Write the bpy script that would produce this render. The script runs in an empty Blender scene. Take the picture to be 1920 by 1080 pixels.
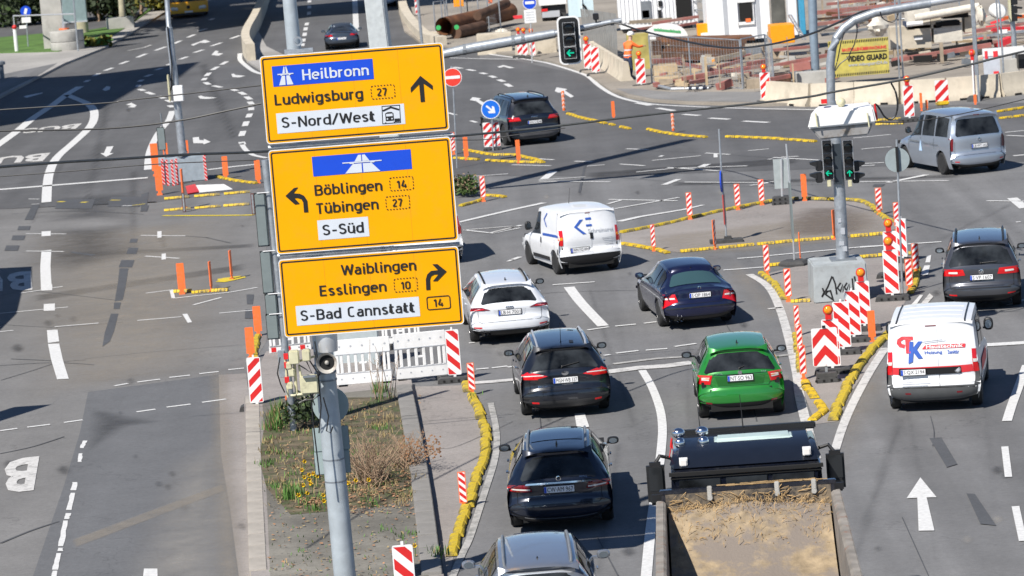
import bpy, bmesh, math, random
from mathutils import Vector, Matrix
random.seed(7)
scn = bpy.context.scene
COL = scn.collection
PI = math.pi
# camera
FPX = 6600.0                      # focal length in photograph pixels (1920 wide)
TH = math.atan(922 / FPX)         # looking down
HC = math.cos(TH) / .0786         # height of the camera above the street
RHO = math.atan(.078)             # camera held slightly tilted
_R0 = Vector((1, 0, 0)); _U0 = Vector((0, math.sin(TH), math.cos(TH)))
_F = Vector((0, math.cos(TH), -math.sin(TH)))
_R = _R0 * math.cos(RHO) - _U0 * math.sin(RHO)
_U = _R0 * math.sin(RHO) + _U0 * math.cos(RHO)
EYE = Vector((0, 0, HC))
cam_d = bpy.data.cameras.new('camera'); cam = bpy.data.objects.new('camera', cam_d); COL.objects.link(cam)
cam.matrix_world = Matrix(((_R.x, _U.x, -_F.x, 0), (_R.y, _U.y, -_F.y, 0), (_R.z, _U.z, -_F.z, HC), (0, 0, 0, 1)))
cam_d.sensor_width = 36; cam_d.lens = FPX * 36 / 1920; cam_d.clip_end = 3000; cam_d.clip_start = 1
cam_d.dof.use_dof = True; cam_d.dof.focus_distance = 62; cam_d.dof.aperture_fstop = 3.6
scn.camera = cam
# daylight
SX, SY = .56, .72                 # where the shadow of a 1 m post ends
SUN_EL = math.atan(1 / math.hypot(SX, SY))
w = bpy.data.worlds.new('World'); scn.world = w; w.use_nodes = True
nt = w.node_tree; sky = nt.nodes.new('ShaderNodeTexSky'); sky.sky_type = 'NISHITA'; sky.sun_disc = False
sky.sun_elevation = SUN_EL; sky.sun_rotation = math.atan2(-SX, -SY)
sky.altitude = 250; sky.air_density = .7; sky.dust_density = .0; sky.ozone_density = 4
nt.links.new(sky.outputs[0], nt.nodes['Background'].inputs[0]); nt.nodes['Background'].inputs[1].default_value = .078
sl = bpy.data.lights.new('sun', 'SUN'); sl.energy = 5.0; sl.angle = math.radians(.55); sl.color = (1, .95, .88)
so = bpy.data.objects.new('sun', sl); COL.objects.link(so)
so.rotation_euler = Vector((SX, SY, -1)).to_track_quat('-Z', 'Y').to_euler()
scn.view_settings.view_transform = 'Standard'; scn.view_settings.look = 'None'
scn.view_settings.gamma = 1; scn.view_settings.exposure = .42; scn.view_settings.use_curve_mapping = False

# pixel <-> place
def ray(px, py): return _F + _R * ((px - 960) / FPX) - _U * ((py - 540) / FPX)
def G(px, py, z=0.0):
    d = ray(px, py); return EYE + d * ((z - HC) / d.z)
def V(px, py, Y):
    d = ray(px, py); return EYE + d * (Y / d.y)
def S(p):                          # photograph pixels per metre at a place
    return FPX / ((Vector(p) - EYE).dot(_F))
# materials
MATS = {}
def mat(name, col, rough=.6, metal=0., var=.08, vscale=6., coat=0., bump=0., bscale=60., emit=None, spec=.5, dirt=None, dscale=1.5, dcut=(.5, .7)):
    if name in MATS: return MATS[name]
    m = bpy.data.materials.new(name); m.use_nodes = True; t = m.node_tree; L = t.links
    b = t.nodes['Principled BSDF']; MATS[name] = m
    b.inputs['Roughness'].default_value = rough; b.inputs['Metallic'].default_value = metal
    b.inputs['Coat Weight'].default_value = coat; b.inputs['Coat Roughness'].default_value = .04
    b.inputs['Specular IOR Level'].default_value = spec
    tc = t.nodes.new('ShaderNodeTexCoord')
    c = None
    if var:
        n = t.nodes.new('ShaderNodeTexNoise'); n.inputs['Scale'].default_value = vscale; n.inputs['Detail'].default_value = 6
        L.new(tc.outputs['Object'], n.inputs['Vector'])
        r = t.nodes.new('ShaderNodeValToRGB'); r.color_ramp.elements[0].position = .3; r.color_ramp.elements[1].position = .7
        r.color_ramp.elements[0].color = [x * (1 - var) for x in col[:3]] + [1]
        r.color_ramp.elements[1].color = [min(1, x * (1 + var)) for x in col[:3]] + [1]
        L.new(n.outputs['Fac'], r.inputs[0]); c = r.outputs[0]
    if dirt:
        n2 = t.nodes.new('ShaderNodeTexNoise'); n2.inputs['Scale'].default_value = dscale; n2.inputs['Detail'].default_value = 9; n2.inputs['Roughness'].default_value = .7
        L.new(tc.outputs['Object'], n2.inputs['Vector'])
        r2 = t.nodes.new('ShaderNodeValToRGB'); r2.color_ramp.elements[0].position = dcut[0]; r2.color_ramp.elements[1].position = dcut[1]
        L.new(n2.outputs['Fac'], r2.inputs[0])
        mx = t.nodes.new('ShaderNodeMixRGB'); mx.inputs[1].default_value = list(col[:3]) + [1]; mx.inputs[2].default_value = list(dirt[:3]) + [1]
        L.new(r2.outputs[0], mx.inputs[0])
        if c: L.new(c, mx.inputs[1])
        c = mx.outputs[0]
    if c: L.new(c, b.inputs['Base Color'])
    else: b.inputs['Base Color'].default_value = list(col[:3]) + [1]
    if bump:
        n3 = t.nodes.new('ShaderNodeTexNoise'); n3.inputs['Scale'].default_value = bscale; n3.inputs['Detail'].default_value = 5
        L.new(tc.outputs['Object'], n3.inputs['Vector'])
        bp = t.nodes.new('ShaderNodeBump'); bp.inputs['Strength'].default_value = bump; bp.inputs['Distance'].default_value = .02
        L.new(n3.outputs['Fac'], bp.inputs['Height']); L.new(bp.outputs[0], b.inputs['Normal'])
    if emit:
        b.inputs['Emission Color'].default_value = list(emit[:3]) + [1]; b.inputs['Emission Strength'].default_value = emit[3]
    return m
def asphalt(name, base, warm=(1, 1, 1), tracks=0., ang=0., big=.12, patchy=.16):
    """world-space asphalt: aggregate grain, blotches, long tyre-polished bands, fine cracks"""
    if name in MATS: return MATS[name]
    m = bpy.data.materials.new(name); m.use_nodes = True; t = m.node_tree; L = t.links; MATS[name] = m
    b = t.nodes['Principled BSDF']; b.inputs['Roughness'].default_value = .82; b.inputs['Specular IOR Level'].default_value = .35
    geo = t.nodes.new('ShaderNodeNewGeometry')
    def noise(scale, detail, rough=.6, sc=(1, 1, 1), rot=0.):
        mp = t.nodes.new('ShaderNodeMapping'); mp.inputs['Scale'].default_value = sc; mp.inputs['Rotation'].default_value = (0, 0, rot)
        L.new(geo.outputs['Position'], mp.inputs['Vector'])
        n = t.nodes.new('ShaderNodeTexNoise'); n.inputs['Scale'].default_value = scale; n.inputs['Detail'].default_value = detail; n.inputs['Roughness'].default_value = rough
        L.new(mp.outputs[0], n.inputs['Vector']); return n.outputs['Fac']
    def mr(x, lo, hi, a=.3, bb=.7):
        n = t.nodes.new('ShaderNodeMapRange'); n.inputs[1].default_value = a; n.inputs[2].default_value = bb; n.inputs[3].default_value = lo; n.inputs[4].default_value = hi
        L.new(x, n.inputs[0]); return n.outputs[0]
    def mul(a, c):
        n = t.nodes.new('ShaderNodeMath'); n.operation = 'MULTIPLY'; L.new(a, n.inputs[0]); L.new(c, n.inputs[1]); return n.outputs[0]
    v = mr(noise(9, 4, .8), 1 - .13, 1 + .13)
    v = mul(v, mr(noise(45, 2, .8), 1 - .16, 1 + .16, .25, .75))
    v = mul(v, mr(noise(.16, 5, .6), 1 - patchy, 1 + patchy))
    v = mul(v, mr(noise(1.0, 6, .6), 1 - big * .6, 1 + big * .6))
    if tracks:
        v = mul(v, mr(noise(1, 3, .5, (1.1, .035, 1), ang), 1 - tracks, 1 + tracks))
    # hairline cracks
    vo = t.nodes.new('ShaderNodeTexVoronoi'); vo.feature = 'DISTANCE_TO_EDGE'; vo.inputs['Scale'].default_value = .13
    nz = t.nodes.new('ShaderNodeTexNoise'); nz.inputs['Scale'].default_value = .6; nz.inputs['Detail'].default_value = 7
    L.new(geo.outputs['Position'], nz.inputs['Vector'])
    va = t.nodes.new('ShaderNodeVectorMath'); va.operation = 'MULTIPLY_ADD'; va.inputs[1].default_value = (5, 5, 5)
    L.new(nz.outputs['Color'], va.inputs[0]); L.new(geo.outputs['Position'], va.inputs[2]); L.new(va.outputs[0], vo.inputs['Vector'])
    v = mul(v, mr(vo.outputs['Distance'], .78, 1, .0005, .004))
    cm = t.nodes.new('ShaderNodeCombineColor')
    for i in range(3):
        n = t.nodes.new('ShaderNodeMath'); n.operation = 'MULTIPLY'; L.new(v, n.inputs[0]); n.inputs[1].default_value = base * warm[i]; L.new(n.outputs[0], cm.inputs[i])
    L.new(cm.outputs[0], b.inputs['Base Color'])
    bp = t.nodes.new('ShaderNodeBump'); bp.inputs['Strength'].default_value = .25; bp.inputs['Distance'].default_value = .006
    L.new(noise(90, 3, .8), bp.inputs['Height']); L.new(bp.outputs[0], b.inputs['Normal'])
    return m
def wornpaint(name, col, under, cut=(.60, .72), scale=2.2):
    """road paint worn through to the asphalt in ragged flecks"""
    if name in MATS: return MATS[name]
    m = bpy.data.materials.new(name); m.use_nodes = True; t = m.node_tree; L = t.links; MATS[name] = m
    b = t.nodes['Principled BSDF']; b.inputs['Roughness'].default_value = .7
    geo = t.nodes.new('ShaderNodeNewGeometry')
    n = t.nodes.new('ShaderNodeTexNoise'); n.inputs['Scale'].default_value = scale; n.inputs['Detail'].default_value = 10; n.inputs['Roughness'].default_value = .78
    L.new(geo.outputs['Position'], n.inputs['Vector'])
    r = t.nodes.new('ShaderNodeValToRGB'); e = r.color_ramp.elements
    e[0].position = cut[0]; e[0].color = (*col, 1); e[1].position = cut[1]; e[1].color = (*under, 1)
    L.new(n.outputs['Fac'], r.inputs[0])
    n2 = t.nodes.new('ShaderNodeTexNoise'); n2.inputs['Scale'].default_value = 14; n2.inputs['Detail'].default_value = 4
    L.new(geo.outputs['Position'], n2.inputs['Vector'])
    mr = t.nodes.new('ShaderNodeMapRange'); mr.inputs[3].default_value = .84; mr.inputs[4].default_value = 1.08; mr.inputs[1].default_value = .3; mr.inputs[2].default_value = .7
    L.new(n2.outputs['Fac'], mr.inputs[0])
    mx = t.nodes.new('ShaderNodeMixRGB'); mx.blend_type = 'MULTIPLY'; mx.inputs[0].default_value = 1
    L.new(r.outputs[0], mx.inputs[1]); L.new(mr.outputs[0], mx.inputs[2]); L.new(mx.outputs[0], b.inputs['Base Color'])
    return m
def soft(name, strength, col, scale=1.2):
    """a stain, dust or rubber film with ragged see-through edges (uses the UV distance from the edge)"""
    if name in MATS: return MATS[name]
    m = bpy.data.materials.new(name); m.use_nodes = True; t = m.node_tree; L = t.links; MATS[name] = m
    b = t.nodes['Principled BSDF']; b.inputs['Roughness'].default_value = .85; b.inputs['Base Color'].default_value = (*col, 1)
    a = t.nodes.new('ShaderNodeVertexColor'); a.layer_name = 'fade'
    geo = t.nodes.new('ShaderNodeNewGeometry')
    n = t.nodes.new('ShaderNodeTexNoise'); n.inputs['Scale'].default_value = scale; n.inputs['Detail'].default_value = 8; n.inputs['Roughness'].default_value = .7
    L.new(geo.outputs['Position'], n.inputs['Vector'])
    mr = t.nodes.new('ShaderNodeMapRange'); mr.inputs[1].default_value = .3; mr.inputs[2].default_value = .7; mr.inputs[3].default_value = .35; mr.inputs[4].default_value = 1
    L.new(n.outputs['Fac'], mr.inputs[0])
    mu = t.nodes.new('ShaderNodeMath'); mu.operation = 'MULTIPLY'; L.new(a.outputs['Color'], mu.inputs[0]); L.new(mr.outputs[0], mu.inputs[1])
    m2 = t.nodes.new('ShaderNodeMath'); m2.operation = 'MULTIPLY'; m2.inputs[1].default_value = strength; L.new(mu.outputs[0], m2.inputs[0])
    L.new(m2.outputs[0], b.inputs['Alpha'])
    return m
K = {}
def C(key): return K[key]
K['asph'] = asphalt('asphalt_old', .150, (1.0, 1.0, 1.01), tracks=.17, ang=.05)
K['asph_warm'] = asphalt('asphalt_warm', .163, (1.02, 1.0, .975), tracks=.06)
K['asph_pink'] = asphalt('asphalt_pinkish', .245, (1.07, .98, .92))
K['asph_new'] = asphalt('asphalt_new', .124, (.98, 1.0, 1.04), tracks=.07, patchy=.07)
K['asph_back'] = asphalt('asphalt_back', .102, (1.0, 1.0, 1.02), tracks=.12, ang=-.12)
K['tar'] = asphalt('tar_patch', .080, (.96, 1.0, 1.08), patchy=.1)
K['walk'] = asphalt('pavement_pale', .32, (1.04, 1.0, .94), patchy=.2)
K['dust'] = asphalt('site_dirt', .25, (1.12, 1.0, .84), patchy=.22)
K['gravel'] = asphalt('gravelly_soil', .15, (1.06, 1.0, .86), patchy=.35, big=.5)
K['paint'] = wornpaint('road_paint', (.62, .62, .61), (.30, .30, .29))
K['paint_old'] = wornpaint('road_paint_old', (.56, .55, .53), (.24, .235, .225), (.50, .66), 3.0)
K['paint_faint'] = wornpaint('road_paint_faint', (.42, .41, .39), (.2, .2, .19), (.45, .62), 3.0)
K['paint_y'] = wornpaint('road_paint_yellow', (.62, .48, .02), (.22, .2, .15), (.5, .68), 3.0)
K['kerb_y'] = mat('kerb_yellow_rubber', (.70, .47, .012), .6, var=.2, vscale=3, dirt=(.16, .13, .06), dscale=4, dcut=(.48, .62), bump=.3)
K['kerb_y2'] = mat('kerb_yellow_rubber_dirty', (.62, .45, .02), .7, var=.25, vscale=3, dirt=(.15, .13, .08), dscale=3, dcut=(.44, .60), bump=.4)
K['stone'] = mat('kerb_stone', (.36, .33, .29), .85, var=.16, vscale=3, bump=.4)
K['conc'] = mat('concrete', (.42, .41, .38), .85, var=.12, vscale=2, dirt=(.22, .21, .19), dscale=1.2, dcut=(.55, .8), bump=.3)
K['conc_warm'] = mat('concrete_warm', (.54, .48, .38), .85, var=.12, vscale=1.5, dirt=(.3, .26, .2), dscale=.9, dcut=(.52, .8), bump=.3)
K['galv'] = mat('galvanised_steel', (.43, .46, .49), .42, .55, var=.16, vscale=9, bump=.1, dirt=(.30, .32, .34), dscale=5, dcut=(.45, .7))
K['galv_mast'] = mat('galvanised_mast', (.47, .52, .55), .45, .3, var=.10, vscale=5, bump=.1, dirt=(.36, .40, .42), dscale=3, dcut=(.4, .75))
K['galv_dark'] = mat('steel_darker', (.23, .25, .27), .5, .4, var=.12)
K['alu'] = mat('aluminium', (.66, .67, .68), .35, .6, var=.06)
K['signback'] = mat('sign_back_grey', (.19, .225, .225), .5, .1, var=.06)
K['sign_y'] = mat('sign_yellow', (.84, .375, .0), .5, var=.03, vscale=1.2, spec=.15, dirt=(.70, .33, .02), dscale=2.2, dcut=(.5, .85))
K['sign_w'] = mat('sign_white', (.60, .64, .69), .4, var=.03)
K['sign_b'] = mat('sign_blue', (.006, .065, .58), .4, var=.03)
K['sign_k'] = mat('sign_black', (.012, .012, .012), .5, var=0)
K['white'] = mat('white_plastic', (.78, .78, .77), .5, var=.05, dirt=(.5, .48, .44), dscale=4, dcut=(.55, .85))
K['red'] = mat('red_reflective', (.62, .02, .02), .4, var=.06)
K['red_dull'] = mat('red_dull', (.40, .06, .055), .5, var=.15)
K['orange'] = mat('orange_plastic', (.88, .17, .035), .5, var=.08, dirt=(.6, .2, .1), dscale=9)
K['amber'] = mat('amber_lens', (.95, .28, .01), .12, var=0, coat=.6)
K['rubber'] = mat('recycled_rubber', (.055, .055, .055), .8, var=.25, vscale=8, bump=.4)
K['black'] = mat('black_plastic', (.014, .014, .015), .45, var=.1)
K['blackmat'] = mat('black_matt', (.008, .008, .008), .9, var=0)
K['tyre'] = mat('tyre_rubber', (.022, .022, .022), .8, var=.2)
K['rim'] = mat('alloy_rim', (.50, .50, .51), .3, .85, var=.05)
K['rimgrey'] = mat('grey_hubcap', (.26, .26, .27), .45, .3, var=.1)
K['glass'] = mat('dark_glass', (.022, .025, .028), .045, var=.95, vscale=2.2, spec=.38)
K['glass_g'] = mat('green_glass', (.035, .075, .085), .05, var=0, spec=.6)
K['mirror'] = mat('mirror_glass', (.35, .42, .48), .05, .95, var=0)
K['lampred'] = mat('tail_lamp_red', (.62, .006, .01), .12, var=0, coat=.8)
K['lampdark'] = mat('tail_lamp_dark_red', (.16, .006, .012), .12, var=0, coat=.8)
K['lampwhite'] = mat('lamp_clear', (.75, .72, .68), .12, var=0, coat=.8)
K['chrome'] = mat('chrome', (.75, .76, .78), .12, 1., var=0)
K['plate'] = mat('plate_white', (.78, .78, .78), .4, var=0)
K['euro'] = mat('plate_blue', (.01, .07, .5), .4, var=0)
K['cream'] = mat('cream_casing', (.60, .57, .38), .55, var=.1, dirt=(.3, .27, .18), dscale=9, dcut=(.5, .8))
K['rust'] = mat('rusty_steel', (.20, .085, .035), .8, .2, var=.45, vscale=1.5, dirt=(.09, .04, .025), dscale=1.2, dcut=(.4, .7))
K['rust2'] = mat('dark_rusty_steel', (.10, .055, .035), .8, .2, var=.4, vscale=2)
K['waler'] = mat('red_primed_steel', (.34, .13, .11), .7, var=.25, vscale=2, dirt=(.3, .22, .18), dscale=1.5)
K['wood'] = mat('raw_timber', (.48, .37, .23), .8, var=.25, vscale=3)
K['wood2'] = mat('weathered_timber', (.33, .27, .20), .85, var=.25, vscale=3)
K['ply'] = mat('yellow_formwork', (.40, .34, .10), .7, var=.3, vscale=2)
K['contw'] = mat('container_white', (.80, .81, .82), .5, var=.03)
K['oran2'] = mat('orange_case', (.92, .34, .005), .45, var=.06)
K['green'] = mat('green_print', (.05, .42, .12), .5, var=.1)
K['bluep'] = mat('blue_print', (.03, .10, .42), .5, var=.05)
K['greyp'] = mat('grey_print', (.42, .44, .47), .5, var=.05)
K['redp'] = mat('red_print', (.72, .04, .05), .5, var=.05)
K['bark'] = mat('pale_bark', (.42, .38, .27), .9, var=.25, vscale=2, bump=.5)
K['twig'] = mat('dry_twig', (.30, .21, .14), .9, var=.2)
K['leaf'] = mat('leaf_green', (.055, .095, .022), .7, var=.35, vscale=.8)
K['leaf2'] = mat('leaf_yellowish', (.16, .15, .02), .7, var=.35, vscale=1.2)
K['leafd'] = mat('leaf_dark', (.028, .045, .016), .7, var=.3, vscale=.8)
K['grass'] = mat('grass_blade', (.075, .17, .028), .7, var=.35, vscale=2)
K['grassy'] = mat('grass_sheet', (.075, .15, .028), .9, var=.35, vscale=.5, bump=.8, bscale=8)
K['dry'] = mat('dry_grass', (.30, .23, .11), .9, var=.3, vscale=3)
K['deadleaf'] = mat('dead_leaf', (.30, .16, .085), .9, var=.4, vscale=4)
K['flower'] = mat('flower_yellow', (.72, .50, .01), .6, var=.05)
K['hivis'] = mat('hi_vis_orange', (.95, .16, .03), .7, var=.1)
K['skin'] = mat('skin', (.45, .28, .2), .6, var=.05)
K['navy'] = mat('navy_trousers', (.03, .045, .09), .85, var=.15)
K['bagwhite'] = mat('sacking', (.62, .58, .50), .9, var=.12, bump=.4)
# mesh building
class MB:
    def __init__(s): s.v = []; s.f = []; s.m = []; s.mi = 0
    def add(s, vs, fs, mi=None):
        o = len(s.v); s.v += [tuple(x) for x in vs]; s.f += [[o + i for i in f] for f in fs]; s.m += [s.mi if mi is None else mi] * len(fs)
    def box(s, c, d, rz=0., mi=None, rx=0., ry=0.):
        M = Matrix.Rotation(rz, 3, 'Z') @ Matrix.Rotation(ry, 3, 'Y') @ Matrix.Rotation(rx, 3, 'X'); c = Vector(c)
        vs = [c + M @ Vector((x * d[0] / 2, y * d[1] / 2, z * d[2] / 2)) for x in (-1, 1) for y in (-1, 1) for z in (-1, 1)]
        s.add(vs, [(0, 1, 3, 2), (4, 6, 7, 5), (0, 4, 5, 1), (2, 3, 7, 6), (0, 2, 6, 4), (1, 5, 7, 3)], mi)
    def hexa(s, a, b, mi=None):       # a, b: four corners each, loft between
        s.add(list(a) + list(b), [(0, 1, 2, 3), (7, 6, 5, 4), (0, 4, 5, 1), (1, 5, 6, 2), (2, 6, 7, 3), (3, 7, 4, 0)], mi)
    def prism(s, poly, z0, z1, mi=None, mi_side=None):
        n = len(poly); vs = [(p[0], p[1], z0) for p in poly] + [(p[0], p[1], z1) for p in poly]
        s.add(vs, [list(range(n))[::-1], list(range(n, 2 * n))], mi)
        s.add(vs, [(i, (i + 1) % n, (i + 1) % n + n, i + n) for i in range(n)], mi if mi_side is None else mi_side)
    def xprism(s, poly, y0, y1, mi=None):   # poly in (x,z), extruded along y
        n = len(poly); vs = [(p[0], y0, p[1]) for p in poly] + [(p[0], y1, p[1]) for p in poly]
        s.add(vs, [list(range(n)), list(range(n, 2 * n))[::-1]] + [(i, i + n, (i + 1) % n + n, (i + 1) % n) for i in range(n)], mi)
    def tube(s, pts, r, n=8, mi=None, cap=True):
        pts = [Vector(p) for p in pts]; rs = r if isinstance(r, (list, tuple)) else [r] * len(pts)
        ring = []
        for i, p in enumerate(pts):
            d = (pts[min(i + 1, len(pts) - 1)] - pts[max(i - 1, 0)])
            if d.length < 1e-9: d = Vector((0, 0, 1))
            d.normalize(); a = d.cross(Vector((0, 0, 1)) if abs(d.z) < .95 else Vector((0, 1, 0))).normalized(); b = d.cross(a)
            ring.append([p + (a * math.cos(2 * PI * k / n) + b * math.sin(2 * PI * k / n)) * rs[i] for k in range(n)])
        vs = [q for rr in ring for q in rr]
        fs = [(i * n + k, i * n + (k + 1) % n, (i + 1) * n + (k + 1) % n, (i + 1) * n + k) for i in range(len(pts) - 1) for k in range(n)]
        if cap: fs += [list(range(n))[::-1], list(range((len(pts) - 1) * n, len(pts) * n))]
        s.add(vs, fs, mi)
    def lathe(s, prof, c=(0, 0, 0), axis='Z', n=20, mi=None, cap=True):
        c = Vector(c); vs = []
        for (r, h) in prof:
            for k in range(n):
                a = 2 * PI * k / n; u, v = r * math.cos(a), r * math.sin(a)
                vs.append(c + (Vector((u, v, h)) if axis == 'Z' else Vector((h, u, v)) if axis == 'X' else Vector((u, h, v))))
        m = len(prof)
        fs = [(i * n + k, i * n + (k + 1) % n, (i + 1) * n + (k + 1) % n, (i + 1) * n + k) for i in range(m - 1) for k in range(n)]
        if cap: fs += [list(range(n))[::-1], list(range((m - 1) * n, m * n))]
        s.add(vs, fs, mi)
    def sphere(s, c, r, n=10, mi=None, sc=(1, 1, 1)):
        c = Vector(c); vs = []; m = max(4, n // 2)
        for i in range(m + 1):
            ph = PI * i / m
            for k in range(n):
                a = 2 * PI * k / n; vs.append(c + Vector((sc[0] * r * math.sin(ph) * math.cos(a), sc[1] * r * math.sin(ph) * math.sin(a), sc[2] * r * math.cos(ph))))
        s.add(vs, [(i * n + k, (i + 1) * n + k, (i + 1) * n + (k + 1) % n, i * n + (k + 1) % n) for i in range(m) for k in range(n)], mi)
    def poly(s, pts, mi=None): s.add(pts, [list(range(len(pts)))], mi)
    def grid(s, P, mi=None):
        a, b = len(P), len(P[0])
        s.add([q for r in P for q in r], [(i * b + j, i * b + j + 1, (i + 1) * b + j + 1, (i + 1) * b + j) for i in range(a - 1) for j in range(b - 1)], mi)
def mesh_from(mb, name, mats, smooth=False, bevel=0.):
    me = bpy.data.meshes.new(name); me.from_pydata(mb.v, [], mb.f)
    for m in (mats if isinstance(mats, (list, tuple)) else [mats]): me.materials.append(K[m] if isinstance(m, str) else m)
    me.polygons.foreach_set('material_index', mb.m)
    bm = bmesh.new(); bm.from_mesh(me); bmesh.ops.remove_doubles(bm, verts=bm.verts, dist=1e-5)
    if bevel:
        es = [e for e in bm.edges if len(e.link_faces) == 2 and e.calc_face_angle(0) > .6]
        bmesh.ops.bevel(bm, geom=es, offset=bevel, segments=2, affect='EDGES', clamp_overlap=True)
    bmesh.ops.recalc_face_normals(bm, faces=bm.faces)
    bm.to_mesh(me); bm.free()
    if smooth or bevel:
        me.polygons.foreach_set('use_smooth', [True] * len(me.polygons))
        me.set_sharp_from_angle(angle=math.radians(38 if smooth is True else (smooth or 38)))
    me.update(); return me
def part(name, mb, mats, parent=None, smooth=False, bevel=0., world=False, label=None, kind=None, at=None, rz=0.):
    me = mb if isinstance(mb, bpy.types.Mesh) else mesh_from(mb, name, mats, smooth, bevel)
    o = bpy.data.objects.new(name, me); COL.objects.link(o)
    if parent is not None:
        o.parent = parent
        if world:
            r = parent; off = Vector((0, 0, 0))
            while r is not None: off += r.location; r = r.parent
            o.location = -off
    if at is not None: o.location = at
    if rz: o.rotation_euler.z = rz
    if label: o['label'] = label
    if kind: o['kind'] = kind
    return o
def thing(name, label, cat, loc=(0, 0, 0), rz=0., group=None):
    o = bpy.data.objects.new(name, None); COL.objects.link(o); o.location = loc; o.rotation_euler.z = rz
    o.empty_display_size = .2
    o['label'] = label; o['category'] = cat
    if group: o['group'] = group
    return o
def tag(o, label, cat, group=None, kind=None):
    o['label'] = label; o['category'] = cat
    if group: o['group'] = group
    if kind: o['kind'] = kind
    return o
def struct(name, mb, mats, parent=None, **k):
    o = part(name, mb, mats, parent, **k)
    if parent is None: o['kind'] = 'structure'
    return o
def copy_tree(o, parent=None):
    c = o.copy(); COL.objects.link(c); c.parent = parent
    for ch in o.children: copy_tree(ch, c)
    return c
def dup(root, loc, rz, label, group=None, cat=None):
    c = copy_tree(root); c.location = loc; c.rotation_euler.z = rz; c['label'] = label
    if group: c['group'] = group
    if cat: c['category'] = cat
    return c
PROTO = {}
def spawn(key, build, loc, rz, label, group=None):
    """first call builds the thing, later calls copy it with its parts"""
    if key not in PROTO:
        r = build(); PROTO[key] = r; r.location = loc; r.rotation_euler.z = rz; r['label'] = label
        if group: r['group'] = group
        return r
    return dup(PROTO[key], loc, rz, label, group)
def text_mesh(s, name='lettering', bold=0.):
    cu = bpy.data.curves.new(name, 'FONT'); cu.body = s; cu.size = 1; cu.resolution_u = 2; cu.offset = bold
    o = bpy.data.objects.new(name, cu); me = bpy.data.meshes.new_from_object(o)
    bpy.data.objects.remove(o); bpy.data.curves.remove(cu); me.name = name
    xs = [v.co.x for v in me.vertices]; ys = [v.co.y for v in me.vertices]
    return me, min(xs), max(xs), min(ys), max(ys)
def lettering(s, fn, mt, parent=None, name='lettering', bold=.01, world=False):
    """fn(u,v): unit square -> point; the text fills it"""
    me, x0, x1, y0, y1 = text_mesh(s, name, bold)
    for v in me.vertices: v.co = Vector(fn((v.co.x - x0) / (x1 - x0), (v.co.y - y0) / (y1 - y0)))
    me.materials.append(K[mt] if isinstance(mt, str) else mt); me.update()
    return part(name, me, None, parent, world=world)
def quadmap(bl, br, tr, tl):
    bl, br, tr, tl = map(Vector, (bl, br, tr, tl))
    return lambda u, v: bl * (1 - u) * (1 - v) + br * u * (1 - v) + tr * u * v + tl * (1 - u) * v
def clip(poly, a, b, c):               # keep a*x+b*y<=c
    out = []
    for i in range(len(poly)):
        p, q = poly[i], poly[(i + 1) % len(poly)]; dp = a * p[0] + b * p[1] - c; dq = a * q[0] + b * q[1] - c
        if dp <= 0: out.append(p)
        if (dp < 0 < dq) or (dq < 0 < dp):
            t = dp / (dp - dq); out.append((p[0] + (q[0] - p[0]) * t, p[1] + (q[1] - p[1]) * t))
    return out
# the ground
def gp(pts, z=0.): return [G(x, y, z) for x, y in pts]
road_mb = MB(); road_mb.poly([(-600, -150, 0), (600, -150, 0), (600, 1400, 0), (-600, 1400, 0)])
road = struct('road', road_mb, 'asph')
def flat(name, pts_px, mt, z, parent=road):
    mb = MB(); mb.poly(gp(pts_px, z)); return part(name, mb, mt, parent)
def inside_dist(p, poly):
    ins = False; d = 1e9; n = len(poly)
    for i in range(n):
        a, b = poly[i], poly[(i + 1) % n]
        if (a.y > p.y) != (b.y > p.y) and p.x < (b.x - a.x) * (p.y - a.y) / (b.y - a.y) + a.x: ins = not ins
        ab = b - a; t = max(0, min(1, (p - a).dot(ab) / max(ab.dot(ab), 1e-9))); d = min(d, (p - a - ab * t).length)
    return d if ins else -d
def fade(name, pts_px, mt, z, edge, n=44, parent=road):
    P = [Vector((q.x, q.y)) for q in gp(pts_px, z)]
    x0, x1 = min(p.x for p in P), max(p.x for p in P); y0, y1 = min(p.y for p in P), max(p.y for p in P)
    vs = []; al = []
    for j in range(n + 1):
        for i in range(n + 1):
            p = Vector((x0 + (x1 - x0) * i / n, y0 + (y1 - y0) * j / n)); vs.append((p.x, p.y, z))
            t = max(0, min(1, inside_dist(p, P) / edge)); al.append(t * t * (3 - 2 * t))
    fs = [(j * (n + 1) + i, j * (n + 1) + i + 1, (j + 1) * (n + 1) + i + 1, (j + 1) * (n + 1) + i) for j in range(n) for i in range(n)]
    fs = [f for f in fs if max(al[k] for k in f) > 0]
    me = bpy.data.meshes.new(name); me.from_pydata(vs, [], fs); me.materials.append(K[mt] if isinstance(mt, str) else mt)
    ca = me.color_attributes.new('fade', 'FLOAT_COLOR', 'POINT')
    for k, a in enumerate(al): ca.data[k].color = (a, a, a, 1)
    return part(name, me, None, parent)
def strip_pts(P, w0, w1=None):
    w1 = w0 if w1 is None else w1; L, Rr = [], []
    for i, p in enumerate(P):
        d = (P[min(i + 1, len(P) - 1)] - P[max(i - 1, 0)]); d.z = 0; d.normalize(); nn = Vector((-d.y, d.x, 0))
        w = w0 + (w1 - w0) * i / max(1, len(P) - 1); L.append(p + nn * w / 2); Rr.append(p - nn * w / 2)
    return L, Rr
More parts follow.
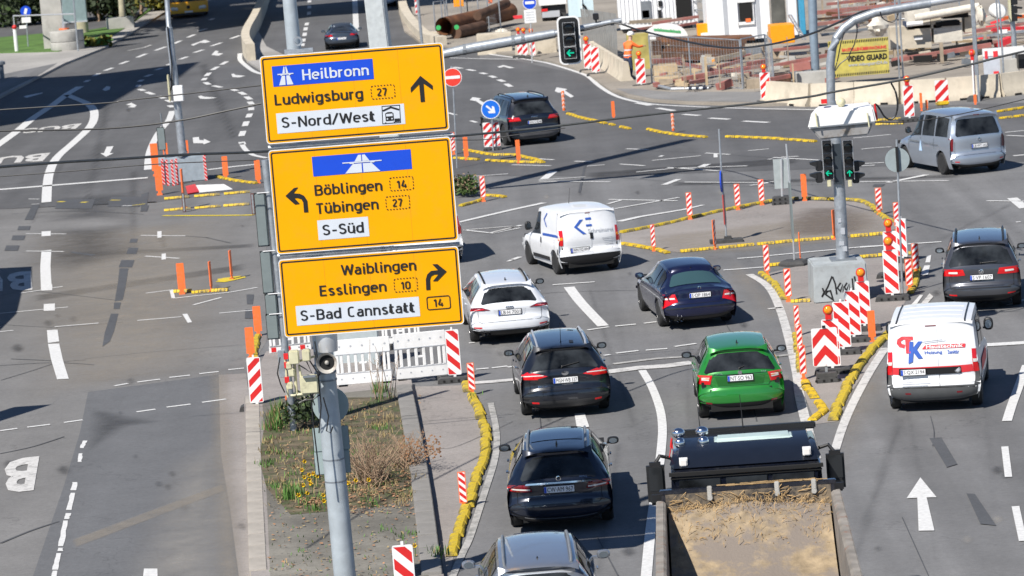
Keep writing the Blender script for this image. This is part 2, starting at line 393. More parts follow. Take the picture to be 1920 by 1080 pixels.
def smooth_line(P, k=5):
    out = []
    for i in range(len(P) - 1):
        a, b, c, d = P[max(i - 1, 0)], P[i], P[i + 1], P[min(i + 2, len(P) - 1)]
        for j in range(k):
            t = j / k; out.append(.5 * ((2 * b) + (c - a) * t + (2 * a - 5 * b + 4 * c - d) * t * t + (3 * b - a - 3 * c + d) * t ** 3))
    return out + [P[-1]]
def line(name, pts, w=.12, mt='paint', z=.016, w1=None, curve=False):
    P = gp(pts, z)
    if curve: P = smooth_line(P)
    L, Rr = strip_pts(P, w, w1); mb = MB()
    mb.grid([L, Rr]); return part(name, mb, mt, road)
def dashes(name, segs, w=.12, mt='paint', z=.016):
    for a in segs: line(name, [(a[0], a[1]), (a[2], a[3])], a[4] if len(a) > 4 else w, mt, z)
def zq(ox, oy, segs):                 # coordinates read off a four-times enlargement
    return [tuple((ox + v / 4 if i % 2 == 0 else oy + v / 4) if i < 4 else v for i, v in enumerate(s)) for s in segs]
# surfaces of different age
flat('asphalt_surface', [(-60, -20), (880, -20), (900, 110), (960, 112), (1100, 142), (1180, 188), (1300, 198), (1500, 206), (2000, 190), (2000, 300), (1150, 330), (870, 330), (500, 350), (290, 380), (-60, 395)], 'asph_back', .004)
flat('asphalt_surface', [(-60, 395), (290, 378), (500, 410), (500, 640), (462, 700), (405, 705), (165, 735), (150, 810), (120, 910), (60, 1100), (-60, 1100)], 'asph_warm', .004)
flat('asphalt_surface', [(405, 703), (410, 850), (432, 960), (448, 1100), (500, 1100), (462, 700)], 'asph_pink', .005)
flat('asphalt_surface', [(165, 735), (410, 702), (414, 850), (432, 960), (450, 1100), (55, 1100), (120, 910), (150, 810)], 'asph_new', .008)
flat('asphalt_surface', [(770, 725), (872, 722), (905, 790), (912, 830), (885, 930), (850, 1045), (838, 1100), (825, 1100)], 'asph_pink', .004)
flat('asphalt_surface', [(1165, 437), (1250, 421), (1330, 402), (1440, 381), (1500, 376), (1600, 378), (1625, 383), (1655, 405), (1690, 425), (1655, 437), (1500, 452), (1380, 463), (1275, 473), (1200, 465), (1165, 460)], 'asph_pink', .008)
flat('asphalt_surface', [(1430, 515), (1525, 492), (1725, 478), (1700, 560), (1655, 650), (1600, 730), (1570, 790), (1530, 795), (1500, 720), (1478, 640), (1462, 578)], 'asph_pink', .006)
K['gravelfilm'] = soft('rough_gravel_film', .75, (.155, .125, .105), 3.)
K['dustfilm'] = soft('pale_dust', .55, (.36, .34, .31))
K['rubberfilm'] = soft('tyre_rubber_film', .62, (.045, .045, .048))
K['dampfilm'] = soft('dark_stain', .6, (.05, .052, .058))
K['warmfilm'] = soft('warm_dust', .6, (.30, .265, .22))
fade('worn_area', [(0, 440), (470, 400), (480, 640), (420, 700), (150, 740), (0, 790)], 'warmfilm', .0125, 3.0)
fade('worn_area', [(300, 870), (450, 790), (480, 1100), (200, 1100)], 'dustfilm', .0128, 1.2)
fade('worn_area', [(1370, 478), (1440, 515), (1475, 590), (1440, 610), (1345, 520)], 'warmfilm', .0122, .9)
fade('worn_area', [(1180, 445), (1660, 390), (1700, 440), (1400, 475), (1230, 478)], 'warmfilm', .0126, 1.0)
fade('worn_area', [(1455, 408), (1500, 388), (1620, 384), (1655, 412), (1640, 436), (1500, 446), (1440, 440)], 'gravelfilm', .0131, 1.2)
fade('worn_area', [(1540, 770), (1660, 640), (1690, 700), (1600, 900), (1560, 880)], 'warmfilm', .0123, .9)
fade('tyre_stain', [(100, 370), (280, 355), (270, 410), (60, 420)], 'dampfilm', .0121, 2.)
fade('tyre_stain', [(45, 430), (270, 415), (310, 470), (120, 520), (30, 500)], 'rubberfilm', .0132, 2.5)
fade('tyre_stain', [(160, 760), (320, 790), (250, 800), (170, 850), (150, 900)], 'dampfilm', .0124, .6)
fade('tyre_stain', [(890, 600), (960, 580), (1000, 700), (960, 720), (900, 690)], 'dustfilm', .0133, 1.)
for a in [(1105, 540, 1190, 800), (1020, 800, 1010, 1060), (1160, 830, 1120, 1080), (1290, 640, 1290, 800), (1700, 760, 1760, 1070), (1830, 620, 1880, 1080), (1590, 1080, 1690, 780),
          (120, 300, 60, 420), (200, 200, 160, 400), (250, 320, 250, 470), (380, 120, 440, 260), (1100, 330, 1500, 300), (1260, 345, 1800, 330), (1700, 480, 1900, 380), (480, 460, 100, 480), (460, 500, 60, 560)]:
    x0, y0, x1, y1 = a; P = [Vector((x0, y0)), Vector((x1, y1))]; r = random.uniform(9, 20) * (.5 + y0 / 1500)
    fade('tyre_stain', [(x0 - r, y0), (x0 + r, y0), (x1 + r, y1), (x1 - r, y1)] if abs(y1 - y0) > abs(x1 - x0) * .5 else [(x0, y0 - r * .5), (x0, y0 + r * .5), (x1, y1 + r * .5), (x1, y1 - r * .5)], 'rubberfilm', .0105 + random.random() * .002, .35, 30)
rs = random.Random(77)
for k in range(46):          # oil drips and small stains in the lanes
    x = rs.uniform(880, 1900); y = rs.uniform(300, 1070); r = rs.uniform(4, 16) * (.4 + y / 1100)
    fade('oil_stain', [(x - r, y), (x - r * .4, y - r * .5), (x + r * .7, y - r * .4), (x + r, y + r * .1), (x + r * .3, y + r * .6), (x - r * .6, y + r * .4)], rs.choice(('dampfilm', 'rubberfilm', 'dustfilm')), .0104 + k * .00003, .18, 12)
for k in range(26):
    x = rs.uniform(0, 470); y = rs.uniform(140, 1070); r = rs.uniform(4, 18) * (.4 + y / 1100)
    fade('oil_stain', [(x - r, y), (x - r * .4, y - r * .5), (x + r * .7, y - r * .4), (x + r, y + r * .1), (x + r * .3, y + r * .6), (x - r * .6, y + r * .4)], rs.choice(('dampfilm', 'rubberfilm')), .0110 + k * .00003, .2, 12)
# tar patches and squares in the old surface
for q in zq(0, 270, [(135, 615, 225, 645), (90, 685, 185, 720), (40, 760, 140, 800), (975, 710, 1030, 740), (955, 778, 1030, 825), (900, 870, 1000, 925), (820, 395, 1060, 470), (1060, 460, 1110, 505), (425, 415, 700, 485)]):
    k = (q[3] - q[1]) * .18
    flat('tar_patch', [(q[0] + k, q[1]), (q[2] + k, q[1]), (q[2] - k, q[3]), (q[0] - k, q[3])], 'tar', .0142)
for P in [[(60, 385), (74, 384), (62, 412), (46, 412)], [(224, 503), (241, 503), (235, 540), (230, 562), (215, 565), (221, 530)], [(214, 567), (227, 567), (224, 579), (213, 579)],
          [(208, 588), (222, 588), (214, 620), (206, 640), (192, 650), (196, 625)], [(265, 364), (279, 360), (274, 396), (264, 396)], [(130, 471), (180, 477), (172, 480), (134, 474)], [(462, 552), (476, 552), (474, 570), (463, 570)], [(460, 580), (475, 580), (474, 597), (459, 597)],
          [(1742, 821), (1765, 820), (1795, 870), (1775, 876)], [(1812, 925), (1828, 926), (1868, 985), (1838, 982)], [(1640, 345), (1660, 345), (1654, 349), (1636, 349)]]:
    flat('tar_patch', P, 'tar', .0144)
fade('worn_area', [(385, 695), (436, 700), (470, 1100), (395, 1100)], 'warmfilm', .0127, .35)
fade('repair_scar', [(132, 1012), (420, 905), (425, 920), (140, 1028)], 'warmfilm', .0135, .10, 70)
for pts, w_ in [([(0, 713), (60, 694), (110, 680), (162, 674)], .04), ([(0, 686), (100, 680), (175, 683)], .05), ([(20, 672), (90, 676), (120, 678)], .05), ([(160, 672), (300, 658), (460, 645)], .025), ([(0, 555), (60, 545), (230, 565)], .04), ([(0, 608), (50, 612), (100, 614)], .03), ([(95, 614), (230, 604)], .03),
                ([(0, 348), (120, 332), (290, 318)], .03), ([(60, 470), (150, 478), (262, 460)], .025), ([(0, 850), (60, 838), (120, 818)], .06), ([(0, 1018), (60, 995), (110, 978)], .08), ([(820, 840), (860, 836), (960, 790)], .02), ([(1120, 1005), (1160, 1080)], .03), ([(1690, 970), (1740, 1080)], .02), ([(1100, 300), (1085, 360)], .10), ([(385, 445), (432, 455)], .06), ([(1010, 640), (1005, 720), (1015, 830), (1000, 900)], .025), ([(1300, 520), (1380, 640), (1420, 790)], .03), ([(900, 560), (1040, 548), (1195, 543)], .04), ([(870, 345), (1100, 330), (1400, 350), (1700, 335)], .035), ([(940, 300), (1200, 282), (1500, 300)], .03), ([(20, 400), (140, 395), (270, 402)], .05), ([(1745, 780), (1752, 810), (1748, 836)], .02), ([(315, 440), (390, 446)], .05)]:
    line('crack_and_shadow_line', [(x + rs.uniform(-1.5, 1.5), y + rs.uniform(-1, 1)) for x, y in pts], w_ * .8, 'tar', .0146, curve=True)  # cracks, plus one cable shadow painted as a thin tar line
# lane lines, left roads
T = 'paint'
line('lane_line', [(150, 162), (125, 177), (100, 196), (62, 221), (32, 246), (-10, 276)], .42)
line('lane_line', [(126, 178), (143, 185), (162, 193), (173, 202), (177, 213), (174, 229), (162, 245), (137, 268), (107, 295), (94, 320), (89, 345), (87, 379)], .40, curve=True, w1=.34)
dashes('lane_dash', zq(0, 0, [(785, 530, 845, 508), (900, 480, 960, 458), (1030, 430, 1095, 403), (1165, 378, 1245, 350), (1305, 328, 1355, 305), (1410, 280, 1460, 258), (1490, 232, 1550, 215), (1575, 150, 1600, 138), (705, 570, 745, 550), (640, 615, 665, 600),
    (1350, 445, 1405, 425), (1455, 395, 1525, 372), (1585, 345, 1660, 320), (1730, 290, 1800, 265), (1255, 488, 1290, 474), (1170, 525, 1215, 510), (1090, 575, 1135, 558), (1045, 612, 1066, 598), (1035, 650, 1042, 636),
    (1045, 668, 1080, 680), (1100, 690, 1150, 708), (1190, 722, 1232, 738), (1250, 750, 1290, 766), (1270, 790, 1297, 804), (1660, 485, 1702, 460), (1590, 525, 1634, 500), (1545, 570, 1572, 545), (1525, 602, 1540, 584), (1538, 617, 1568, 634),
    (1598, 642, 1660, 655), (1728, 665, 1776, 681), (1798, 690, 1838, 710), (1845, 724, 1878, 746), (1872, 762, 1890, 782), (1884, 805, 1884, 826), (1876, 852, 1862, 880), (1850, 910, 1836, 945), (1825, 982, 1810, 1020), (1812, 1064, 1822, 1084)]), .26)
line('lane_line', [(323, 208), (317, 224), (308, 236), (298, 248), (291, 260), (284, 275), (279, 292), (277, 318)], .28, curve=True)
line('lane_line', [(452, 268), (460, 280), (470, 288), (480, 292), (500, 296)], .2, curve=True)
line('lane_line', [(240, 95), (270, 89), (284, 84)], .16, 'paint_old')
line('lane_line', [(1800 / 4, 400 / 4), (1800 / 4, 445 / 4), (1830 / 4, 480 / 4), (475, 133), (492, 139)], .25, curve=True)
line('stop_line', [(-10, 356), (90, 348), (277, 333)], .42)
line('stop_line', [(390, 318), (440, 312), (480, 308)], .3)
line('lane_line', [(87, 469), (85, 500), (87, 543)], .30)
flat('lane_dash', [(88, 619), (108, 618), (111, 640), (90, 643)], T, .016)
flat('lane_dash', [(90, 645), (111, 644), (118, 675), (129, 710), (107, 711), (96, 675)], T, .016)
for x0, y0, x1, y1 in [(78, 434, 95, 443), (295, 434, 303, 446), (303, 476, 311, 487), (82, 570, 103, 583), (78, 534, 98, 545)]:
    flat('guide_mark', [(x0, y0), (x1, y0 - 1), (x1, y1 - 1), (x0, y1)], T, .0172)
flat('guide_mark', [(342, 589), (351, 588), (360, 604), (352, 605)], T, .016)
dashes('guide_line', zq(0, 270, [(195, 672, 495, 674), (1055, 685, 1390, 688), (195, 802, 480, 806), (1088, 840, 1345, 857), (215, 412, 295, 413), (235, 452, 295, 449), (380, 1080, 470, 1068), (915, 463, 990, 462)]), .10)
dashes('guide_line', zq(0, 540, [(0, 190, 510, 142), (150, 38, 310, 15), (0, 327, 100, 317), (410, 290, 740, 262), (1030, 243, 1360, 215), (1645, 188, 1900, 165), (1095, 38, 1300, 12), (1450, 126, 1660, 70), (1285, 15, 1300, 75), (1300, 77, 1430, 62), (1430, 62, 1720, 32), (1720, 32, 1930, -5)]), .10)
dashes('crossing_dash', zq(0, 540, [(860, 733, 960, 715), (1030, 705, 1200, 683), (1270, 670, 1425, 653), (1495, 642, 1640, 626), (1712, 612, 1830, 600), (1025, 928, 1165, 908), (1250, 893, 1430, 870), (1515, 857, 1695, 832), (480, 1008, 620, 988), (205, 1043, 375, 1022), (0, 1070, 130, 1052)]), .12)
line('guide_line', [(108, 378), (121, 378)], .2, 'paint_y'); line('guide_line', [(152, 379), (163, 379)], .2, 'paint_y'); line('guide_line', [(248, 385), (272, 382)], .1, 'paint_y'); line('guide_line', [(207, 375), (225, 375)], .12, 'paint_y')
# the worn broken edge line, bottom left
rr = random.Random(3)
for x0, y0, x1, y1 in [(160, 826, 153, 840), (151, 850, 149, 866), (141, 904, 137, 919), (137, 924, 129, 956), (128, 962, 124, 973), (123, 976, 114, 1024), (114, 1027, 112, 1033), (111, 1037, 103, 1068), (103, 1070, 97, 1100)]:
    wd = 10 if y0 > 850 else 8; n = 5; Lp, Rp = [], []
    for i in range(n + 1):
        t = i / n; x = x0 + (x1 - x0) * t; y = y0 + (y1 - y0) * t
        Lp.append((x - wd / 2 + rr.uniform(-1, 1.2), y)); Rp.append((x + wd / 2 + rr.uniform(-1.2, 1), y))
    flat('edge_line', Lp + Rp[::-1], T, .016)
flat('lane_line', [(270, 1066), (295, 1066), (296, 1100), (266, 1100)], T, .016)
# centre of the junction
line('lane_line', [(665, -6), (668, 58)], .34); dashes('lane_dash', zq(480, 0, [(400, 0, 400, 18), (400, 42, 400, 62), (398, 88, 396, 110), (383, 170, 378, 190), (374, 205, 370, 228), (368, 245, 362, 270), (358, 290, 353, 312), (350, 325, 346, 345)]), .24)
dashes('lane_dash', zq(480, 0, [(1480, 503, 1545, 513), (1585, 520, 1640, 531), (1685, 545, 1725, 555), (1755, 568, 1795, 582), (1820, 597, 1860, 612), (1875, 628, 1912, 650)]), .24)
line('edge_line', [(830, 108), (900, 110), (960, 111), (975, 111)], .16); line('edge_line', [(895, 98), (935, 104), (979, 110), (1010, 115), (1030, 119), (1067, 130), (1100, 142), (1122, 160), (1147, 176), (1177, 187), (1222, 195), (1285, 199), (1360, 202), (1440, 204), (1560, 206)], .20, curve=True)
dashes('lane_dash', zq(960, 0, [(935, 770, 1040, 790), (1090, 810, 1215, 830), (1285, 857, 1405, 866), (1480, 885, 1630, 894), (1735, 908, 1925, 918)]), .26)
dashes('guide_line', zq(480, 0, [(1440, 845, 1500, 862), (1610, 905, 1655, 918)]), .16)
dashes('guide_line', zq(960, 270, [(855, 35, 1020, 42), (470, 128, 605, 133), (150, 107, 315, 118), (0, 155, 290, 163), (565, 165, 695, 155), (810, 150, 995, 162), (1050, 123, 1415, 87), (1450, 67, 1635, 78), (1770, 50, 1925, 35), (930, 210, 1210, 182), (1165, 175, 1550, 200), (1210, 180, 1765, 163), (1400, 178, 1465, 150, .26), (240, 262, 310, 205, .3),
    (200, 270, 550, 245), (200, 278, 735, 283), (1140, 305, 1250, 263, .22), (1295, 285, 1925, 288), (1785, 310, 1925, 290), (0, 627, 70, 607, .16), (725, 415, 1240, 425), (770, 485, 1250, 400), (720, 448, 825, 418), (0, 868, 60, 845, .16), (305, 1055, 620, 1033), (1690, 858, 1925, 840, .14), (1585, 945, 1890, 922, .14), (1110, 95, 1130, 85)]), .13)
line('lane_line', [(858, 417), (900, 407), (960, 393), (1020, 380)], .20, w1=.26); line('lane_line', [(1160, 415), (1200, 406), (1280, 393), (1319, 384)], .30, w1=.14)
line('guide_line', [(870, 431), (960, 424)], .12, 'paint_old'); line('guide_line', [(870, 431), (925, 437), (975, 427)], .12); line('guide_line', [(920, 436), (970, 424)], .12, 'paint_old')
dashes('guide_line', zq(480, 270, [(1540, 250, 1890, 222), (1555, 320, 1690, 316), (1890, 880, 1925, 865)]), .12)
dashes('guide_line', zq(1440, 270, [(0, 115, 35, 110), (40, 100, 380, 120), (100, 96, 230, 92), (700, 38, 800, 28), (800, 28, 925, 20), (640, 150, 870, 138), (640, 166, 800, 158), (650, 283, 1355, 274), (900, 288, 1190, 230, .24), (0, 286, 45, 280), (1640, 425, 1925, 428, .14), (1860, 585, 1895, 582, .14), (1840, 88, 1925, 80, .2)]), .13)
dashes('guide_line', zq(1440, 0, [(640, 1035, 920, 1008), (1000, 1095, 1060, 1070), (1780, 992, 1925, 978), (1790, 1015, 1925, 1020)]), .14)
line('lane_line', [(1898, 371), (1921, 390)], .3); line('lane_line', [(1443, 479), (1560, 468), (1612, 463)], .14); line('lane_line', [(1612, 463), (1660, 460), (1765, 453)], .26, w1=.14)
flat('lane_dash', [(1738, 480), (1746, 478), (1744, 492), (1735, 492)], T, .016); flat('lane_dash', [(1733, 498), (1744, 497), (1740, 515), (1726, 516)], T, .016)
flat('lane_line', [(1725, 553), (1731, 553), (1716, 574), (1706, 574)], T, .016)
line('lane_line', [(1067, 538), (1090, 568), (1131, 611)], .27, curve=True)
dashes('crossing_dash', zq(960, 540, [(567, 314, 727, 290), (775, 285, 930, 270), (990, 264, 1085, 252), (690, 505, 735, 498), (780, 488, 950, 468), (1003, 465, 1165, 453), (1220, 438, 1380, 415), (-32, 593, 20, 585), (-150, 598, -35, 584)]), .13)
dashes('crossing_dash', zq(480, 540, [(1650, 608, 1745, 600), (1595, 412, 1640, 408)]), .13)
line('stop_line', [(880, 718), (925, 715), (970, 711)], .34, 'paint_old'); line('stop_line', [(1138, 697), (1200, 689), (1248, 686), (1299, 679)], .48, 'paint_old'); line('stop_line', [(1150, 682), (1230, 672), (1290, 668)], .2, 'paint_faint')
line('lane_line', [(1204, 694), (1222, 725), (1237, 765), (1242, 800), (1240, 840), (1232, 905), (1224, 960), (1218, 1010), (1210, 1100)], .17, curve=True, w1=.18)
flat('lane_dash', [(1077, 775), (1096, 774), (1105, 800), (1082, 804)], T, .016)
line('edge_line', [(920, 755), (931, 810), (928, 860), (908, 925), (882, 1005), (866, 1040), (840, 1100)], .13, 'paint_faint', curve=True)
line('edge_line', [(1405, 514), (1440, 537), (1462, 578), (1481, 642), (1494, 700), (1500, 745), (1516, 810), (1530, 860)], .20, 'paint_old', curve=True)
line('edge_line', [(1440, 579), (1467, 576)], .16, 'paint_old'); line('edge_line', [(1450, 668), (1490, 664)], .22, 'paint_faint')
line('edge_line', [(1660, 652), (1632, 695), (1601, 752), (1580, 800), (1564, 850)], .20, 'paint_old', w1=.17, curve=True)
line('stop_line', [(1745, 650), (1857, 646), (1925, 642)], .40); line('lane_line', [(1925, 684), (1908, 730), (1897, 760), (1888, 789)], .19, curve=True)
dashes('lane_dash', [(1884, 837, 1891, 894, .13), (1904, 949, 1918, 1014, .13), (1925, 560, 1890, 572, .14)])
flat('lane_line', [(1743, 550), (1750, 556), (1712, 600), (1700, 600)], 'paint_old', .016)
def arrow(kind, tip, tail, w=.5, mt='paint'):
    a, b = G(*tail, .016), G(*tip, .016); d = b - a; L = d.length; d.normalize(); n = Vector((-d.y, d.x, 0))
    P = lambda s, t: a + d * (s * L) + n * (t * w)
    mb = MB()
    if kind == 's': mb.poly([P(0, -.22), P(.6, -.14), P(.6, -.55), P(1, 0), P(.6, .55), P(.6, .14), P(0, .22)])
    else:
        k = 1 if kind == 'l' else -1
        mb.poly([P(0, -.2 * k), P(.62, -.2 * k), P(.72, .35 * k), P(.5, .35 * k), P(.78, 1.15 * k), P(1.1, .35 * k), P(.92, .35 * k), P(.86, -.0 * k), P(.80, .2 * k), P(0, .2 * k)][:3] + [P(.5, .5 * k), P(.8, 1.3 * k), P(1.1, .5 * k), P(.9, .45 * k), P(.84, .2 * k), P(0, .2 * k)])
    return part('direction_arrow', mb, mt, road)
mb = MB(); mb.poly(gp([(1725.7, 895), (1756, 932), (1737.5, 932.5), (1752, 994.5), (1722.5, 995), (1720, 933), (1700, 934)], .016)); part('direction_arrow', mb, T, road)
mb = MB(); mb.poly(gp([(199, 294), (188, 287), (195, 287), (200, 275), (213, 274), (206, 287), (213, 287)], .016)); part('direction_arrow', mb, T, road)
Z = lambda ox, oy, *p: [(ox + x / 4, oy + y / 4) for x, y in p]
for P in [Z(0, 0, (945, 785), (985, 770), (1000, 778), (1025, 790), (1010, 805), (960, 805), (985, 792)), Z(0, 0, (768, 672), (800, 645), (828, 650), (822, 672), (790, 682)), Z(0, 0, (1585, 412), (1615, 380), (1640, 382), (1630, 398), (1675, 400), (1640, 418)),
          Z(0, 0, (1735, 555), (1755, 552), (1765, 562), (1840, 568), (1800, 580), (1745, 578)), Z(0, 0, (1485, 722), (1510, 716), (1530, 725), (1630, 732), (1560, 742), (1500, 740)), Z(0, 0, (1445, 1032), (1492, 1026), (1495, 1050), (1530, 1052), (1528, 1040), (1580, 1064), (1530, 1082), (1520, 1074), (1450, 1074)),
          Z(0, 0, (1430, 335), (1490, 315), (1535, 298), (1580, 312), (1540, 322), (1500, 320), (1450, 343)), Z(960, 0, (320, 682), (335, 655), (415, 668), (398, 680), (465, 722), (440, 732), (375, 692), (345, 695)), Z(480, 0, (1603, 750), (1625, 728), (1690, 738), (1672, 748), (1715, 772), (1700, 792), (1648, 758)),
          [(932, 125), (944, 122), (965, 127), (955, 128), (945, 125), (937, 127)], Z(0, 0, (175, 725), (205, 715), (320, 693), (318, 700), (240, 722), (200, 733)), Z(1440, 270, (1520, 78), (1545, 85), (1530, 98), (1505, 92)), [(1338, 288), (1345, 288), (1346, 295), (1338, 295)]]:
    mb = MB(); mb.poly(gp(P, .0163)); part('direction_arrow', mb, T, road)
def road_text(s, bl, br, tr, tl):
    lettering(s, quadmap(G(*bl, .016), G(*br, .016), G(*tr, .016), G(*tl, .016)), 'paint_old', road, 'bus_lettering', bold=.035)
road_text('BUS', (154, 231), (40, 242), (42, 250), (140, 243))
road_text('BUS', (95, 286), (-45, 298), (-48, 310), (80, 302))
road_text('B', (58, 508), (13, 511), (13, 546), (61, 543)); road_text('B', (74, 855), (12, 862), (0, 926), (63, 919))
road_text('US', (5, 512), (-75, 520), (-75, 552), (5, 546)); road_text('US', (0, 864), (-120, 880), (-135, 940), (-12, 927))
# raised island under the big sign, its kerbs and soil
isl = struct('traffic_island', (lambda mb: (mb.prism([(p.x, p.y) for p in gp([(458, 752), (500, 668), (640, 655), (750, 722), (772, 722), (836, 1110), (472, 1110)])], -.02, .12), mb)[1])(MB()), 'asph_pink')
def ribbon_blocks(name, pts, w, L, z0, z1, mt, parent, joint=.012, jitter=.006):
    P = smooth_line(gp(pts), 6); acc = [0.]
    for i in range(1, len(P)): acc.append(acc[-1] + (P[i] - P[i - 1]).length)
    def at(s):
        s = max(0, min(acc[-1], s))
        for i in range(1, len(P)):
            if acc[i] >= s:
                t = (s - acc[i - 1]) / max(1e-6, acc[i] - acc[i - 1]); return P[i - 1].lerp(P[i], t), (P[i] - P[i - 1]).normalized()
        return P[-1], (P[-1] - P[-2]).normalized()
    n = max(1, int(acc[-1] / L)); me = None
    for k in range(n):
        c, d = at((k + .5) * L)
        if me is None:
            mb = MB(); mb.box((0, 0, (z0 + z1) / 2), (L - joint, w, z1 - z0)); me = mesh_from(mb, name, mt, bevel=.012)
        o = part(name, me, None, parent, at=(c.x, c.y, random.uniform(-jitter, jitter))); o.rotation_euler.z = math.atan2(d.y, d.x) + random.uniform(-.004, .004)
ribbon_blocks('kerb_stone', [(474, 752), (478, 900), (486, 1100)], .30, 1.0, .0, .135, 'stone', isl)
ribbon_blocks('kerb_stone', [(758, 735), (787, 900), (812, 1100)], .34, 1.0, .0, .17, mat('kerb_grey', (.23, .22, .205), .85, var=.18, vscale=2, bump=.3), isl)
line('kerb_dark_strip', [(768, 733), (800, 900), (830, 1100)], .10, mat('dark_strip', (.02, .02, .02), .9, var=0), .018)  # dark strip along the right-hand kerb
mb = MB(); mb.poly(gp([(492, 752), (745, 726), (790, 1000), (808, 1110), (508, 1110)], .126)); part('soil', mb, 'gravel', isl)
mb = MB(); mb.poly(gp([(500, 775), (560, 745), (745, 745), (765, 850), (775, 935), (700, 950), (600, 960), (545, 965), (500, 915), (485, 860)], .130)); part('soil', mb, mat('mossy_soil', (.115, .092, .058), .95, var=.5, vscale=3, dirt=(.055, .075, .025), dscale=3.2, dcut=(.48, .60), bump=.8, bscale=20), isl)
# pale pavements and dirt of the surroundings
sw = MB(); sw.prism([(p.x, p.y) for p in gp([(-60, 220), (0, 186), (72, 148), (122, 122), (198, 92), (250, 62), (318, 20), (332, -20), (305, -20), (286, 20), (236, 55), (181, 87), (110, 100), (0, 103), (-60, 107)])], -.05, .12)
pavement = struct('pavement', sw, 'walk')
mb = MB(); mb.poly(gp([(-60, 170), (0, 140), (60, 128), (108, 118), (70, 142), (0, 176), (-60, 205)], .126)); part('forecourt_patch', mb, 'asph', pavement)
lawn = struct('lawn', (lambda mb: (mb.prism([(p.x, p.y) for p in gp([(-80, 82), (60, 69), (160, 62), (250, 47), (290, 10), (286, 21), (236, 56), (181, 88), (110, 101), (0, 104), (-80, 108)])], 0, .16), mb)[1])(MB()), 'grassy')
site_pts = [(770, -30), (748, 25), (758, 60), (790, 84), (895, 96), (979, 108), (1030, 117), (1067, 128), (1102, 141), (1124, 158), (1149, 174), (1178, 184), (1222, 192), (1285, 196), (1440, 200), (1520, 196), (1700, 180), (1920, 166), (2050, 155), (2200, -30), (2200, -250), (700, -250)]
site = struct('site_ground', (lambda mb: (mb.prism([(p.x, p.y) for p in gp(site_pts)], -.05, .10), mb)[1])(MB()), 'dust')
mb = MB(); mb.poly(gp([(1155, 166), (1180, 176), (1225, 185), (1290, 189), (1440, 192), (1540, 189), (1700, 172), (1700, 160), (1440, 172), (1250, 172), (1190, 166)], .106)); part('pavement_strip', mb, asphalt('footway_grey', .22, (1.02, 1, .97)), site)
